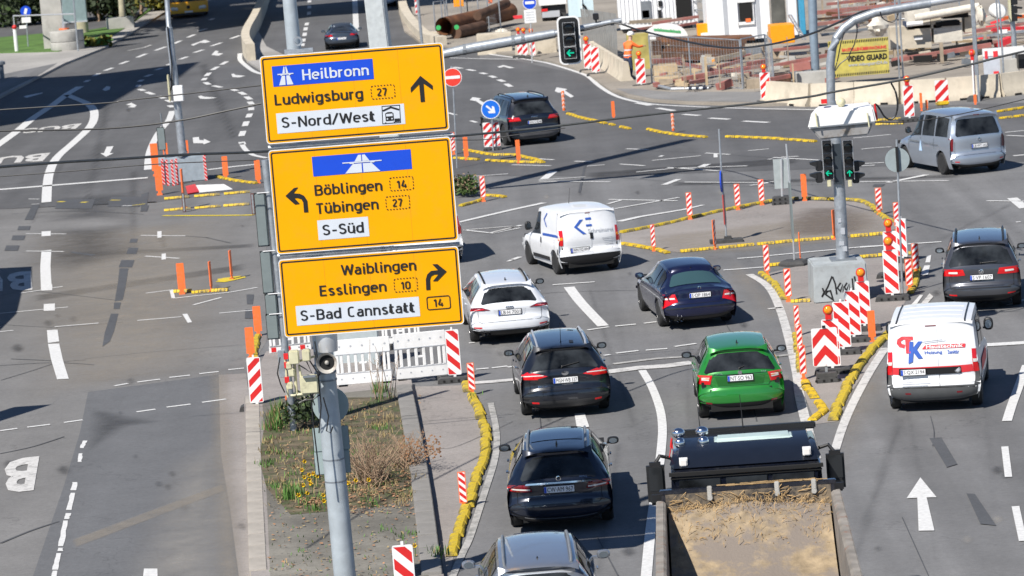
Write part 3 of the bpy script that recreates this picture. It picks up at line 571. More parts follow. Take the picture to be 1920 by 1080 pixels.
# narrow technical lettering drawn with strokes
def arcp(cx, cy, rx, ry, a0, a1, n=10):
    out = []; sh = max(0, ry - rx)
    r2 = min(rx, ry)
    for i in range(n + 1):
        a = math.radians(a0 + (a1 - a0) * i / n); s, c_ = math.sin(a), math.cos(a)
        out.append((cx + rx * c_, cy + (sh * (1 if s > 1e-6 else -1 if s < -1e-6 else 0) if sh else 0) + r2 * s))
    return out
def glyphs():
    g = {}; h = .07; X = .73; xt = X - h
    o = lambda x=.27: arcp(x, X / 2, .19, X / 2 - h, 0, 360, 24)
    g['H'] = (.62, [[(.09, 0), (.09, 1)], [(.53, 0), (.53, 1)], [(.09, .5), (.53, .5)]])
    g['L'] = (.50, [[(.09, 1), (.09, h), (.46, h)]])
    g['N'] = (.64, [[(.09, 0), (.09, .97), (.55, .03), (.55, 1)]])
    g['W'] = (.84, [[(.04, 1), (.22, .03), (.42, .92), (.62, .03), (.80, 1)]])
    g['B'] = (.60, [[(.09, .52), (.33, .52)] + arcp(.33, .725, .17, .205, -90, 90)[1:] + [(.09, .93), (.09, h), (.34, h)] + arcp(.34, .295, .18, .225, -90, 90)[1:] + [(.09, .52)]])
    g['T'] = (.52, [[(.26, 0), (.26, .93)], [(.02, .93), (.50, .93)]])
    g['E'] = (.53, [[(.48, .93), (.09, .93), (.09, h), (.48, h)], [(.09, .51), (.44, .51)]])
    g['C'] = (.58, [arcp(.31, .5, .22, .43, 50, 310, 20)])
    g['S'] = (.56, [arcp(.28, .72, .19, .21, 30, 180)[:] + arcp(.28, .30, .20, .23, 90, -150, 12)])
    g['S'] = (.56, [[(.46, .80)] + arcp(.28, .73, .18, .20, 40, 250, 10) + arcp(.28, .28, .19, .21, 70, -140, 10) + [(.09, .20)]])
    g['a'] = (.52, [[(.43, 0), (.43, .5)] + arcp(.27, .50, .16, .16, 0, 150, 8), [(.43, .42), (.24, .42)] + arcp(.24, .245, .15, .175, 90, 270, 8) + [(.30, h), (.43, .16)]])
    g['b'] = (.54, [[(.09, 0), (.09, 1)], o(.28)])
    g['d'] = (.54, [[(.46, 0), (.46, 1)], o(.27)])
    g['e'] = (.53, [[(.10, .38), (.45, .38)] + arcp(.27, X / 2, .19, X / 2 - h, 8, 312, 20)])
    g['g'] = (.54, [o(.27), [(.46, .73), (.46, -.02)] + arcp(.28, -.04, .18, .14, 0, -140, 8)])
    g['h'] = (.54, [[(.09, 0), (.09, 1)], [(.09, .46)] + arcp(.27, .46, .18, .20, 180, 0, 10) + [(.45, 0)]])
    g['i'] = (.24, [[(.12, 0), (.12, .73)], [(.12, .86), (.12, 1.0)]])
    g['l'] = (.30, [[(.10, 1), (.10, .16)] + arcp(.20, .17, .10, .10, 180, 270, 5) + [(.28, h)]])
    g['n'] = (.54, [[(.09, 0), (.09, .73)], [(.09, .46)] + arcp(.27, .46, .18, .20, 180, 0, 10) + [(.45, 0)]])
    g['o'] = (.54, [o(.27)])
    g['r'] = (.38, [[(.09, 0), (.09, .73)], [(.09, .44)] + arcp(.27, .46, .18, .20, 180, 75, 7)])
    g['s'] = (.48, [arcp(.24, .53, .14, .13, 30, 250, 9) + arcp(.24, .21, .15, .14, 70, -150, 9)])
    g['t'] = (.38, [[(.14, .95), (.14, .18)] + arcp(.25, .18, .11, .11, 180, 270, 5) + [(.36, h)], [(.02, xt), (.34, xt)]])
    g['u'] = (.54, [[(.45, 0), (.45, .73)], [(.45, .27)] + arcp(.27, .27, .18, .20, 0, -180, 10) + [(.09, .73)]])
    g['w'] = (.72, [[(.05, .73), (.19, .04), (.36, .66), (.53, .04), (.67, .73)]])
    g['y'] = (.5, [[(.04, .73), (.25, .05)], [(.46, .73), (.2, -.2)]])
    g['ö'] = (.54, g['o'][1] + [[(.17, .84), (.17, .98)], [(.37, .84), (.37, .98)]]); g['ü'] = (.54, g['u'][1] + [[(.17, .84), (.17, .98)], [(.37, .84), (.37, .98)]])
    g['-'] = (.46, [[(.08, .40), (.38, .40)]]); g['/'] = (.50, [[(.05, -.02), (.42, 1.02)]]); g[' '] = (.34, [])
    g['1'] = (.36, [[(.06, .76), (.24, .95), (.24, 0)]])
    g['2'] = (.54, [arcp(.27, .72, .18, .21, 165, -35, 10) + [(.08, h), (.48, h)]])
    g['7'] = (.52, [[(.05, .93), (.45, .93), (.20, 0)]])
    g['4'] = (.56, [[(.30, 1), (.08, .24), (.52, .24)], [(.41, .48), (.41, 0)]])
    g['0'] = (.56, [arcp(.28, .5, .19, .43, 0, 360, 24)])
    return g
GL = glyphs()
def stroke_quads(pts, hw, closed=False):
    n = len(pts); out = []
    if n > 2 and math.hypot(pts[0][0] - pts[-1][0], pts[0][1] - pts[-1][1]) < 1e-6: closed = True; pts = pts[:-1]; n -= 1
    def off(i):
        a = pts[(i - 1) % n] if closed or i > 0 else None; b = pts[i]; c = pts[(i + 1) % n] if closed or i < n - 1 else None
        def nm(p, q):
            d = (q[0] - p[0], q[1] - p[1]); l = math.hypot(*d) or 1e-9; return (-d[1] / l, d[0] / l)
        if a is None: m = nm(b, c); return (m[0] * hw, m[1] * hw)
        if c is None: m = nm(a, b); return (m[0] * hw, m[1] * hw)
        m1, m2 = nm(a, b), nm(b, c); m = (m1[0] + m2[0], m1[1] + m2[1]); l = m[0] ** 2 + m[1] ** 2
        k = 2 / l if l > .35 else 1.0; return (m[0] * hw * k, m[1] * hw * k)
    O = [off(i) for i in range(n)]
    for i in range(n if closed else n - 1):
        j = (i + 1) % n; a, b = pts[i], pts[j]
        out.append([(a[0] + O[i][0], a[1] + O[i][1]), (a[0] - O[i][0], a[1] - O[i][1]), (b[0] - O[j][0], b[1] - O[j][1]), (b[0] + O[j][0], b[1] + O[j][1])])
    return out
def din(text, fn, mt, parent, hw=.068, track=.045, name='lettering'):
    """one mesh per word; fn(u, v): u 0..1 along the text, v in cap heights"""
    x = 0; quads = []; ly = 0
    for ch in text:
        adv, st = GL[ch]
        for p in st:
            runs = [[p[0]]]
            for i in range(1, len(p)):
                runs[-1].append(p[i])
                if i < len(p) - 1:
                    a1 = math.atan2(p[i][1] - p[i - 1][1], p[i][0] - p[i - 1][0]); a2 = math.atan2(p[i + 1][1] - p[i][1], p[i + 1][0] - p[i][0])
                    if abs((a2 - a1 + PI) % (2 * PI) - PI) > 1.7: runs.append([p[i]])
            for r_ in runs:
                if len(r_) > 1: ly += 1; quads += [[(a + x, b, ly) for a, b in q] for q in stroke_quads(r_, hw)]
        x += adv + track
    xs = [p[0] for q in quads for p in q]; x0, x1 = min(xs), max(xs); mb = MB()
    for q in quads: mb.poly([fn((p[0] - x0) / (x1 - x0), p[1]) - Vector((0, (p[2] % 5) * .0012, 0)) for p in q])
    return part(name, mb, mt, parent, world=True)
# mast with the three yellow signs
YS = 54.55
pm = G(652, 1135); mast_b = Vector((pm.x, pm.y, 0))
mast = thing('street_mast', 'thick galvanised mast rising from the planted island, carrying the three yellow signs', 'mast', tuple(mast_b))
mt_ = V(537, -60, mast_b.y)
mb = MB(); mb.tube([mast_b, mast_b.lerp(mt_, .25), mast_b.lerp(mt_, .55), mt_], [.178, .172, .14, .105], 24); part('pole', mb, 'galv_mast', mast, smooth=True, world=True)
mb = MB()
for k in (.2, .235, .36, .372, .384, .50): 
    p = mast_b.lerp(mt_, k); mb.lathe([(.170, -.012), (.177, -.012), (.177, .012), (.170, .012)], c=p, n=20)
part('band', mb, 'galv_dark', mast, world=True, kind='stuff')
for xx, yy, w_, h_ in [(587, 802, 72, 41), (590, 847, 71, 39)]:
    a = V(xx, yy, YS + .80); b = V(xx + w_, yy + h_, YS + .80); mb = MB(); mb.box(((a.x + b.x) / 2 - .02, a.y, (a.z + b.z) / 2), (abs(b.x - a.x), .03, abs(a.z - b.z))); part('signal_back', mb, mat('plate_greygreen', (.30, .37, .37), .5, var=.06), mast, world=True, bevel=.02)
a = V(620, 760, YS + .85); mb = MB(); mb.lathe([(.29, 0), (.29, .03)], c=a, axis='Y', n=24); part('round_sign_back', mb, 'plate_greygreen' if 'plate_greygreen' in K else MATS['plate_greygreen'], mast, world=True)
for xx, yy in []:
    a = V(xx, yy, YS + .34); mb = MB(); mb.box((a.x + .07, a.y, a.z - .15), (.13, .22, .32)); part('signal_head', mb, 'black', mast, world=True, bevel=.02)
    mb = MB(); mb.box((a.x + .08, a.y - .112, a.z - .25), (.05, .003, .05)); part('sticker', mb, 'white', mast, world=True)
a = V(612, 655, YS + .02); mb = MB(); mb.lathe([(.002, .30), (.06, .26), (.085, .12), (.155, .0), (.165, -.004), (.15, .012), (.075, .13), (.0, .2)], c=(a.x, a.y - .25, a.z - .18), axis='Y', n=24, cap=False); mb.sphere((a.x, a.y - .2, a.z - .18), .036, 10)
horn = part('horn_loudspeaker', mb, mat('horn_paint', (.40, .38, .34), .55, var=.2, dirt=(.16, .10, .07), dscale=7, dcut=(.5, .7)), mast, smooth=True, world=True); mb = MB(); mb.lathe([(.12, .06), (.0, .061)], c=(a.x, a.y - .25, a.z - .18), axis='Y', n=24, cap=False); part('horn_throat', mb, 'blackmat', mast, world=True)
a = V(612, 632, YS + .1); b = V(612, 665, YS + .1); mb = MB(); mb.lathe([(.155, -.16), (.163, -.05), (.17, .16), (.16, .2)], c=(a.x - .0, a.y + .1, a.z - .08), n=20); part('loudspeaker_hood', mb, 'alu', mast, smooth=True, world=True)
cb = MB()
for pts in [[(590, 640), (600, 700), (582, 735), (588, 800), (600, 900)], [(570, 660), (596, 700), (602, 760), (598, 812)], [(606, 745), (616, 780), (612, 808), (620, 812), (624, 800)]]:
    cb.tube([V(x, y, YS + .06) for x, y in pts], .012, 5)
part('cable', cb, 'black', mast, world=True, kind='stuff')
a = V(545, 100, YS + .1); b = V(575, 96, YS + .1)
mb = MB(); mb.box((b.x - .12, YS + .06, b.z + .02), (.44, .1, .06)); mb.lathe([(.045, -.03), (.075, -.03), (.075, .03), (.045, .03)], c=(b.x - .12, YS + .02, b.z + .17), axis='Y', n=16, cap=False); part('lifting_eye', mb, 'galv', mast, world=True)
def sign_panel(label, TL, TR, BR, BL, y):
    P = [V(*p, y) for p in (TL, TR, BR, BL)]; x0 = (P[0].x + P[3].x) / 2; x1 = (P[1].x + P[2].x) / 2; z1 = (P[0].z + P[1].z) / 2; z0 = (P[2].z + P[3].z) / 2
    t = thing('direction_sign', label, 'road sign', ((x0 + x1) / 2, y, z0), 0, 'yellow direction signs on the mast')
    def rr(i, r, yy, n=5):
        a0, a1, b0, b1 = x0 + i, x1 - i, z0 + i, z1 - i; out = []
        for cx, cz, s in ((a1 - r, b1 - r, 0), (a0 + r, b1 - r, 90), (a0 + r, b0 + r, 180), (a1 - r, b0 + r, 270)):
            out += [(cx + r * math.cos(math.radians(s + 90 * k / n)), yy, cz + r * math.sin(math.radians(s + 90 * k / n))) for k in range(n + 1)]
        return out
    def ringm(i0, r0, i1, r1, yy, yi=None):
        A, B = rr(i0, r0, yy), rr(i1, r1, yy if yi is None else yi); n = len(A); mb = MB(); mb.add(A + B, [(k, (k + 1) % n, (k + 1) % n + n, k + n) for k in range(n)]); return mb
    mb = MB(); A, B = rr(0, .055, y), rr(0, .055, y + .035); n = len(A); mb.add(A + B, [list(range(n)), list(range(n, 2 * n))[::-1]] + [(k, (k + 1) % n, (k + 1) % n + n, k + n) for k in range(n)]); part('panel', mb, ['white'], t, world=True)
    mb = MB(); mb.poly(rr(.012, .048, y - .002)); part('yellow_face', mb, 'sign_y', t, world=True)
    part('edge_strip', ringm(0, .055, .012, .048, y - .004), 'white', t, world=True)
    for k in (1, 2, 3):
        xs = x0 + (x1 - x0) * k / 4; q = MB(); q.box((xs, y - .0025, (z0 + z1) / 2), (.005, .002, z1 - z0 - .12)); part('panel_seam', q, mat('seam_yellow', (.62, .27, .0), .5, var=0), t, world=True)
    part('black_border', ringm(.034, .035, .058, .018, y - .004), 'sign_k', t, world=True)
    return t, y
def on(y, d): return lambda p: V(p[0], p[1], y - d)
def word(t, y, s, p0, p1, cap, col='sign_k', d=.010):
    a, b = V(*p0, y - d), V(*p1, y - d); k = S(a); up = Vector((0, 0, cap / k)); din(s, lambda u, v: a.lerp(b, u) + up * v, col, t)
def face(t, y, pts, col, d=.006, name='field'):
    mb = MB(); mb.poly([V(*p, y - d) for p in pts]); return part(name, mb, col, t, world=True)
def rect(t, y, TL, TR, BR, BL, col, d=.006, name='field'):
    P = [V(*p, y - d) for p in (TL, TR, BR, BL)]; x0 = (P[0].x + P[3].x) / 2; x1 = (P[1].x + P[2].x) / 2; z1 = (P[0].z + P[1].z) / 2; z0 = (P[2].z + P[3].z) / 2
    mb = MB(); mb.poly([(x0, P[0].y, z1), (x1, P[0].y, z1), (x1, P[0].y, z0), (x0, P[0].y, z0)]); part(name, mb, col, t, world=True); return x0, x1, z0, z1
def numbox(t, y, TL, TR, BR, BL, num, p0, p1, cap, dashed):
    P = [V(*p, y - .01) for p in (TL, TR, BR, BL)]; x0 = (P[0].x + P[3].x) / 2; x1 = (P[1].x + P[2].x) / 2; z1 = (P[0].z + P[1].z) / 2; z0 = (P[2].z + P[3].z) / 2
    r = .03; path = []
    for cx, cz, s in ((x1 - r, z1 - r, 0), (x0 + r, z1 - r, 90), (x0 + r, z0 + r, 180), (x1 - r, z0 + r, 270)):
        path += [(cx + r * math.cos(math.radians(s + 15 * k)), cz + r * math.sin(math.radians(s + 15 * k))) for k in range(7)]
    path.append(path[0]); mb = MB()
    if not dashed:
        for q in stroke_quads(path, .0075): mb.poly([(a, y - .010, b) for a, b in q])
    else:
        pts = []; 
        for a, b in zip(path, path[1:]):
            L = math.hypot(b[0] - a[0], b[1] - a[1]); n = max(1, int(L / .006)); pts += [(a[0] + (b[0] - a[0]) * k / n, a[1] + (b[1] - a[1]) * k / n) for k in range(n)]
        tot = len(pts); per = max(8, int(tot / 22)); i = 0
        while i < tot:
            seg = pts[i:i + int(per * .62) + 1]
            if len(seg) > 1:
                for q in stroke_quads(seg, .0065): mb.poly([(a, y - .010, b) for a, b in q])
            i += per
    part('number_frame', mb, 'sign_k', t, world=True, kind='stuff')
    word(t, y, num, p0, p1, cap)
def motorway(t, y, c, k, wide=1.):
    """two carriageways under a bridge; c = centre px, k = half height px"""
    def f(pts, d=.012): face(t, y, [(c[0] + x * k + .078 * 0 + yy * k * -.085, c[1] - yy * k - x * k * .075) for x, yy in pts], 'sign_w', d, 'motorway_symbol')
    w_ = wide
    f([(-.16 * w_, 1), (-.05, 1), (-.06, .28), (-.36 * w_, .28)]); f([(.05, 1), (.16 * w_, 1), (.36 * w_, .28), (.06, .28)])
    f([(-.45 * w_, .02), (-.07, .02), (-.08, -1), (-.85 * w_, -1)]); f([(.07, .02), (.45 * w_, .02), (.85 * w_, -1), (.08, -1)])
    f([(-.95 * w_, .26), (.95 * w_, .26), (.95 * w_, .14), (.62 * w_, .14), (.58 * w_, .04), (.42 * w_, .04), (.38 * w_, .12), (-.38 * w_, .12), (-.42 * w_, .04), (-.58 * w_, .04), (-.62 * w_, .14), (-.95 * w_, .14)], .013)
s1, y_ = sign_panel('top yellow sign with Heilbronn on blue, Ludwigsburg and a straight-on arrow', (487, 105), (830, 81), (843.5, 244), (499.5, 271), YS)
rect(s1, y_, (509.5, 124.5), (698, 110), (701.5, 149), (512.5, 162), 'sign_b'); motorway(s1, y_, (535.5, 142), 17, .92); word(s1, y_, 'Heilbronn', (567.5, 150.4), (692, 140.5), 20, 'sign_w')
word(s1, y_, 'Ludwigsburg', (515.5, 197.5), (681, 184.5), 20); numbox(s1, y_, (695.5, 162), (739, 158), (740.5, 182.5), (696.5, 186), '27', (707, 180.2), (726, 178.5), 14.5, True)
rect(s1, y_, (517.5, 213), (757.5, 194), (760, 232.5), (520.5, 250.5), 'sign_w'); word(s1, y_, 'S-Nord/West', (529, 240), (703, 227), 20)
face(s1, y_, [(788, 142), (811, 160), (811.5, 168.5), (794, 156.5), (796.5, 190.5), (788.8, 191.3), (785.8, 157.5), (770.3, 173.5), (769.8, 164.5)], 'sign_k', .01, 'arrow')
def px_lines(t, y, polys, w_, name='tram_depot_symbol', d=.011):
    mb = MB()
    for p in polys:
        q_ = [V(a, b, y - d) for a, b in p]; 
        for q in stroke_quads([(v.x, v.z) for v in q_], w_): mb.poly([(a, y - d, b) for a, b in q])
    part(name, mb, 'sign_k', t, world=True, kind='stuff')
px_lines(s1, y_, [[(716, 199.5), (749, 197), (751, 229.5), (717.5, 232), (716, 199.5)]], .005); px_lines(s1, y_, [[(717.5, 208), (732.5, 201), (748, 205.5)]], .013)
face(s1, y_, [(722, 213), (726, 210.3), (734, 209.8), (737.5, 212), (739, 226), (723.5, 227.3)], 'sign_k', .009, 'tram_depot_symbol'); face(s1, y_, [(723.8, 213.8), (735.8, 212.8), (736.3, 217.5), (724.2, 218.5)], 'sign_w', .0105, 'tram_depot_symbol')
for x, yv in ((726.5, 223), (735, 222.3)): face(s1, y_, [(x + 1.5 * math.cos(a * PI / 4), yv + 1.5 * math.sin(a * PI / 4)) for a in range(8)], 'sign_w', .0105, 'tram_depot_symbol')
face(s1, y_, [(739.5, 222.5), (749.5, 221.8), (750, 228), (740, 229)], 'sign_k', .009, 'tram_depot_symbol'); px_lines(s1, y_, [[(724, 229.5), (722, 231)], [(738, 228), (740, 229.5)]], .006)
s2, y_ = sign_panel('middle yellow sign with Böblingen, Tübingen and a left-turn arrow', (503, 281), (843.5, 257.5), (861, 452.5), (518.5, 475.5), YS)
rect(s2, y_, (584.5, 293.7), (770, 280), (772.5, 316.7), (587.5, 331), 'sign_b'); motorway(s2, y_, (679, 306.5), 16.5, 2.35)
word(s2, y_, 'Böblingen', (590.5, 367), (717, 356.6), 20); numbox(s2, y_, (730, 333.7), (773.7, 330), (775.5, 354.5), (732, 358), '14', (744, 353), (762.5, 351.4), 14.5, True)
word(s2, y_, 'Tübingen', (593.7, 401), (710, 391.6), 20); numbox(s2, y_, (722.5, 369.5), (767, 365.5), (768.3, 390), (725, 393.5), '27', (736, 388), (755, 386), 14.5, True)
rect(s2, y_, (594.5, 413.5), (690, 406), (692.5, 443), (597.5, 450.5), 'sign_w'); word(s2, y_, 'S-Süd', (605.7, 441.5), (682.5, 435.5), 20)
face(s2, y_, [(535, 367.5), (551, 352.5), (559, 351), (550, 362.5), (562, 363.2), (570, 367), (576, 376), (578, 397.7), (570, 398.3), (568.5, 380), (565, 373.5), (558, 371.2), (552, 371.3), (562, 382), (553, 383.5)], 'sign_k', .01, 'arrow')
s3, y_ = sign_panel('lowest yellow sign with Waiblingen, Esslingen and a right-turn arrow', (522, 487), (859, 462), (870.5, 606.5), (533.5, 634), YS)
word(s3, y_, 'Waiblingen', (640, 516.5), (780.5, 506), 20); word(s3, y_, 'Esslingen', (600, 555.5), (725, 546), 20)
numbox(s3, y_, (738.5, 523.5), (781.5, 520), (783, 544.5), (740, 548), '10', (752, 542.8), (770, 541), 14.5, True)
rect(s3, y_, (554, 573.7), (785.5, 556.5), (787.5, 593), (557, 611), 'sign_w'); word(s3, y_, 'S-Bad Cannstatt', (564.5, 602), (777.5, 585.2), 20); numbox(s3, y_, (800, 557.5), (843, 554), (844.7, 577.5), (801.7, 581), '14', (813.3, 575.3), (831, 573.8), 14.5, False)
face(s3, y_, [(837.5, 509), (820, 527), (811.5, 527.3), (822, 514.3), (814, 514.8), (808.5, 518), (806.3, 524), (807, 543.3), (799.2, 544), (798.3, 524), (801, 514.5), (808, 508), (821, 506.5), (810.5, 495.5), (820, 495)], 'sign_k', .01, 'arrow')
mb = MB()
for (xa, ya), (xb, yb) in [((503, 277), (850, 252)), ((520, 480), (862, 457)), ((500, 250), (843, 228)), ((530, 500), (860, 478)), ((520, 440), (855, 416)), ((535, 610), (868, 585))]:
    mb.tube([V(xa, ya, YS + .08), V(xb, yb, YS + .08)], .035, 6)
part('cross_rail', mb, 'galv', mast, world=True)
# control boxes beside the mast
t = thing('control_boxes', 'cluster of cream control boxes on a frame to the left of the horn loudspeaker', 'control box', tuple(V(572, 740, YS + .1)))
for (x0, y0, x1, y1, dd) in [(541, 657, 562, 682, .16), (566, 655, 583, 676, .2), (562, 705, 598, 735, .25), (540, 690, 553, 706, .1), (536, 678, 548, 692, .1), (538, 716, 550, 730, .1)]:
    a, b = V(x0, y0, YS + .1), V(x1, y1, YS + .1); mb = MB(); mb.box(((a.x + b.x) / 2, YS + .1, (a.z + b.z) / 2), (b.x - a.x, dd, a.z - b.z - .01)); part('box', mb, 'cream', t, world=True, bevel=.015)
a, b = V(568, 706, YS + .02), V(592, 700, YS + .02); mb = MB(); mb.box(((a.x + b.x) / 2, YS - .02, a.z), (.2, .12, .02)); part('shelf', mb, 'galv_dark', t, world=True)
mb = MB()
for (xa, ya, xb, yb, w_) in [(552, 680, 556, 742, .04), (560, 684, 572, 745, .03), (545, 742, 600, 735, .04), (534, 668, 540, 745, .03), (552, 680, 590, 668, .03)]: mb.tube([V(xa, ya, YS + .14), V(xb, yb, YS + .14)], w_ * .6, 6)
part('frame', mb, 'cream', t, world=True)
mb = MB()
for x, y in [(536, 668), (537, 684), (538, 712)]: p = V(x, y, YS + .12); mb.box((p.x, p.y, p.z), (.07, .06, .09))
part('red_flag_clamp', mb, 'red', t, world=True)
mb = MB()
for pts in [[(575, 678), (585, 700), (570, 690), (560, 684)], [(590, 660), (597, 700), (585, 745), (590, 760)], [(525, 670), (520, 700), (526, 720), (534, 736)], [(550, 745), (565, 752), (588, 748), (600, 740)], [(556, 740), (552, 752), (560, 756), (575, 748)]]: mb.tube([V(x, y, YS + .04) for x, y in pts], .011, 5)
part('cable', mb, 'black', t, world=True, kind='stuff')
# thin post behind the signs with signal backs
pb = G(552, 818); post = thing('signal_post', 'slim grey signal post behind the left edge of the yellow signs', 'signal post', tuple(pb))
mb = MB(); tt = V(497, 300, pb.y); mb.tube([pb, tt], .075, 14); part('pole', mb, 'galv', post, smooth=True, world=True)
for (x0, y0, x1, y1) in [(477, 363, 505, 460), (488, 472, 514, 548), (497, 552, 521, 588), (499, 590, 524, 634)]:
    a, b = V(x0, y0, pb.y - .05), V(x1, y1, pb.y - .05); cx, cz = (a.x + b.x) / 2, (a.z + b.z) / 2
    mb = MB(); mb.box((cx, pb.y - .1, cz), (b.x - a.x, .05, a.z - b.z)); o = part('signal_back', mb, 'signback', post, world=True, bevel=.02)
    mb = MB(); mb.box((cx, pb.y - .07, cz), (b.x - a.x + .025, .02, a.z - b.z + .025)); part('backing_board', mb, 'sign_k', post, world=True)
    mb = MB(); p0 = V(x1 - 4, y0 - 2, pb.y - .08); mb.tube([(cx - .05, pb.y - .13, a.z + .01), (b.x + .1, pb.y - .13, a.z + .01)], .012, 5); part('clamp', mb, 'alu', post, world=True)
p = V(530, 690, pb.y); mb = MB(); mb.box((p.x, p.y - .08, p.z + .1), (.14, .1, .55)); part('terminal_box', mb, 'galv', post, world=True, bevel=.01)
mb = MB(); mb.box((pb.x, pb.y, .06), (.3, .3, .12)); part('foot', mb, 'galv_dark', post, world=True)
t = thing('marker_lath', 'crooked orange marker lath stuck in the grass below the cream boxes', 'marker', tuple(G(546, 798))); mb = MB(); a = G(546, 798); mb.tube([a, V(541, 770, a.y), V(537, 742, a.y)], [.035, .03, .03], 5); part('lath', mb, 'orange', t, world=True)
# beacons, markers, kerb blocks
def stripes_board(mb, w_, h, y, d=1, n=3, base=0, mi=1, x0=None, frame=.0, z0=0.):
    """diagonal stripes clipped to a board of width w, height h standing at plane y"""
    a, b = -w_ / 2 + frame, w_ / 2 - frame; z0_, z1 = z0 + frame, z0 + h - frame; per = (z1 - z0_) / n; k = (b - a) * 1.0
    for i in range(-2, n + 2):
        lo = z0_ + i * per - d * 0; hi = lo + per * .5; s = k * .95 * d
        P = [(a, lo), (b, lo + s), (b, hi + s), (a, hi)]
        P = clip(clip(P, 0, 1, z1), 0, -1, -z0_)
        if len(P) > 2: mb.poly([(p[0], y, p[1]) for p in P], mi)
def rounded(mb, w_, h, y0, y1, r, z0=0., mi=0):
    P = []
    for cx, cz, s in ((w_ / 2 - r, z0 + h - r, 0), (-w_ / 2 + r, z0 + h - r, 90), (-w_ / 2 + r, z0 + r, 180), (w_ / 2 - r, z0 + r, 270)):
        P += [(cx + r * math.cos(math.radians(s + 30 * k)), cz + r * math.sin(math.radians(s + 30 * k))) for k in range(4)]
    mb.xprism(P, y0, y1, mi)
def rubber_foot(parent, at=(0, 0, 0), w_=.78, d=.36):
    mb = MB(); mb.xprism([(-w_ / 2, 0), (w_ / 2, 0), (w_ / 2 - .02, .09), (w_ / 2 - .08, .12), (-w_ / 2 + .08, .12), (-w_ / 2 + .02, .09)], -d / 2, d / 2)
    for x in (-.24, -.08, .08, .24): mb.box((x, -d / 2 - .004, .055), (.05, .012, .05), mi=1)
    return part('foot', mb, ['rubber', 'blackmat'], parent, at=at, bevel=.008)
def lamp(parent, z, x=-.02):
    mb = MB(); mb.box((x, 0, z + .07), (.13, .09, .14)); mb.lathe([(.02, -.06), (.10, -.05), (.11, -.03), (.11, .03), (.1, .05), (.02, .06)], c=(x, 0, z + .20), axis='Y', n=18)
    o = part('lamp_housing', mb, 'red', parent, smooth=True)
    for s in (-1, 1):
        mb = MB(); mb.sphere((x, s * .045, z + .205), .088, 14, sc=(1, .55, 1)); part('lamp_lens', mb, 'amber', o, smooth=True)
    return o
def build_beacon(w_=.27, h=1.0, d=1, lampz=False, foot=True, frame=.018, y_back=True):
    def f():
        t = thing('warning_beacon', '', 'beacon'); mb = MB(); rounded(mb, w_, h, -.02, .02, .03, .16); stripes_board(mb, w_, h, -.0215, d, 3, frame=frame, z0=.16); stripes_board(mb, w_, h, .0215, -d, 3, frame=frame, z0=.16)
        part('board', mb, ['white', 'red'], t); mb = MB(); mb.box((0, .0, .11), (.06, .035, .12)); mb.box((0, 0, .16 + h + .025), (.04, .03, .06)); part('post', mb, 'white', t)
        if foot: rubber_foot(t)
        if lampz: lamp(t, .16 + h)
        return t
    return f
def build_marker(kind='striped', h=.62, w_=.15, d=1):
    def f():
        t = thing('kerb_marker', '', 'marker post'); mb = MB()
        rounded(mb, w_, h, -.012, .012, .015, .12)
        if kind == 'striped':
            mb.mi = 0; stripes_board(mb, w_, h, -.0135, d, 4, frame=.016, z0=.12, mi=2); mb2 = MB(); q = [(-w_ / 2 + .014, .134), (w_ / 2 - .014, .134), (w_ / 2 - .014, .106 + h), (-w_ / 2 + .014, .106 + h)]
            mb.poly([(a, -.0125, b) for a, b in q], 1)
        part('blade', mb, ['orange', 'white', 'red'], t); mb = MB(); mb.box((0, 0, .09), (.07, .03, .10)); mb.box((0, 0, .02), (.12, .10, .04)); part('hinge', mb, 'orange', t)
        return t
    return f
def build_curved():
    t = thing('kerb_marker', '', 'marker post'); mb = MB(); mb.lathe([(.055, .1), (.06, .12), (.06, .85), (.05, .88)], n=12)
    part('tube', mb, 'orange', t, smooth=True); mb = MB()
    for k in range(4):
        z = .18 + k * .17
        for s in (-1, 1): mb.poly([(0, -.063, z + .05), (s * .055, -.035, z), (s * .055, -.035, z + .09), (0, -.063, z + .14)])
    part('chevrons', mb, 'white', t); return t
def base_of(px, py, z=0.): p = G(px, py, z); return (p.x, p.y, 0)
# big red and white beacons: x, base y, kind (dir, lamp, foot), yaw, label, height scale
B = lambda d, l, ft=True, w_=.27: ('beacon', d, l, ft, w_)
grp = 'red and white warning beacons'
def beacon(px, py, d, l, yaw, label, sc=1., foot=True, w_=.27):
    key = ('beacon', d, l, foot, w_); o = spawn(key, build_beacon(w_, 1.0, d, l, foot), base_of(px, py), math.radians(yaw), label, grp); o.scale = (sc, sc, sc); return o
beacon(854, 716, -1, False, 0, 'large beacon at the right end of the white barrier boards', 1.0, w_=.30)
beacon(483, 768, 1, False, 0, 'large beacon standing on the left kerb beside the white barrier', .98, w_=.30)
beacon(766, 1170, -1, False, 0, 'beacon cut off by the bottom edge, right of the mast', 1.08, w_=.30)
beacon(1562, 700, -1, True, -8, 'beacon with amber lamp directly behind the chevron board', 1.0, w_=.36)
beacon(1582, 664, -1, False, -8, 'beacon second in the row behind the chevron board', 1.0, w_=.36)
beacon(1602, 641, -1, False, -8, 'beacon third in the row behind the chevron board', 1.0, w_=.34)
beacon(1622, 620, -1, True, -8, 'lamp-topped beacon in front of the graffiti block, last of its row', .98, w_=.32)
beacon(1674, 563, -1, True, -10, 'foremost lamp-topped beacon right of the signal pole', 1.05, w_=.34)
beacon(1673, 520, -1, True, -10, 'lamp-topped beacon just behind the foremost one, right of the signal pole', 1.0, w_=.34)
beacon(1694, 492, -1, False, -45, 'turned beacon behind the round sign post', .98, w_=.32)
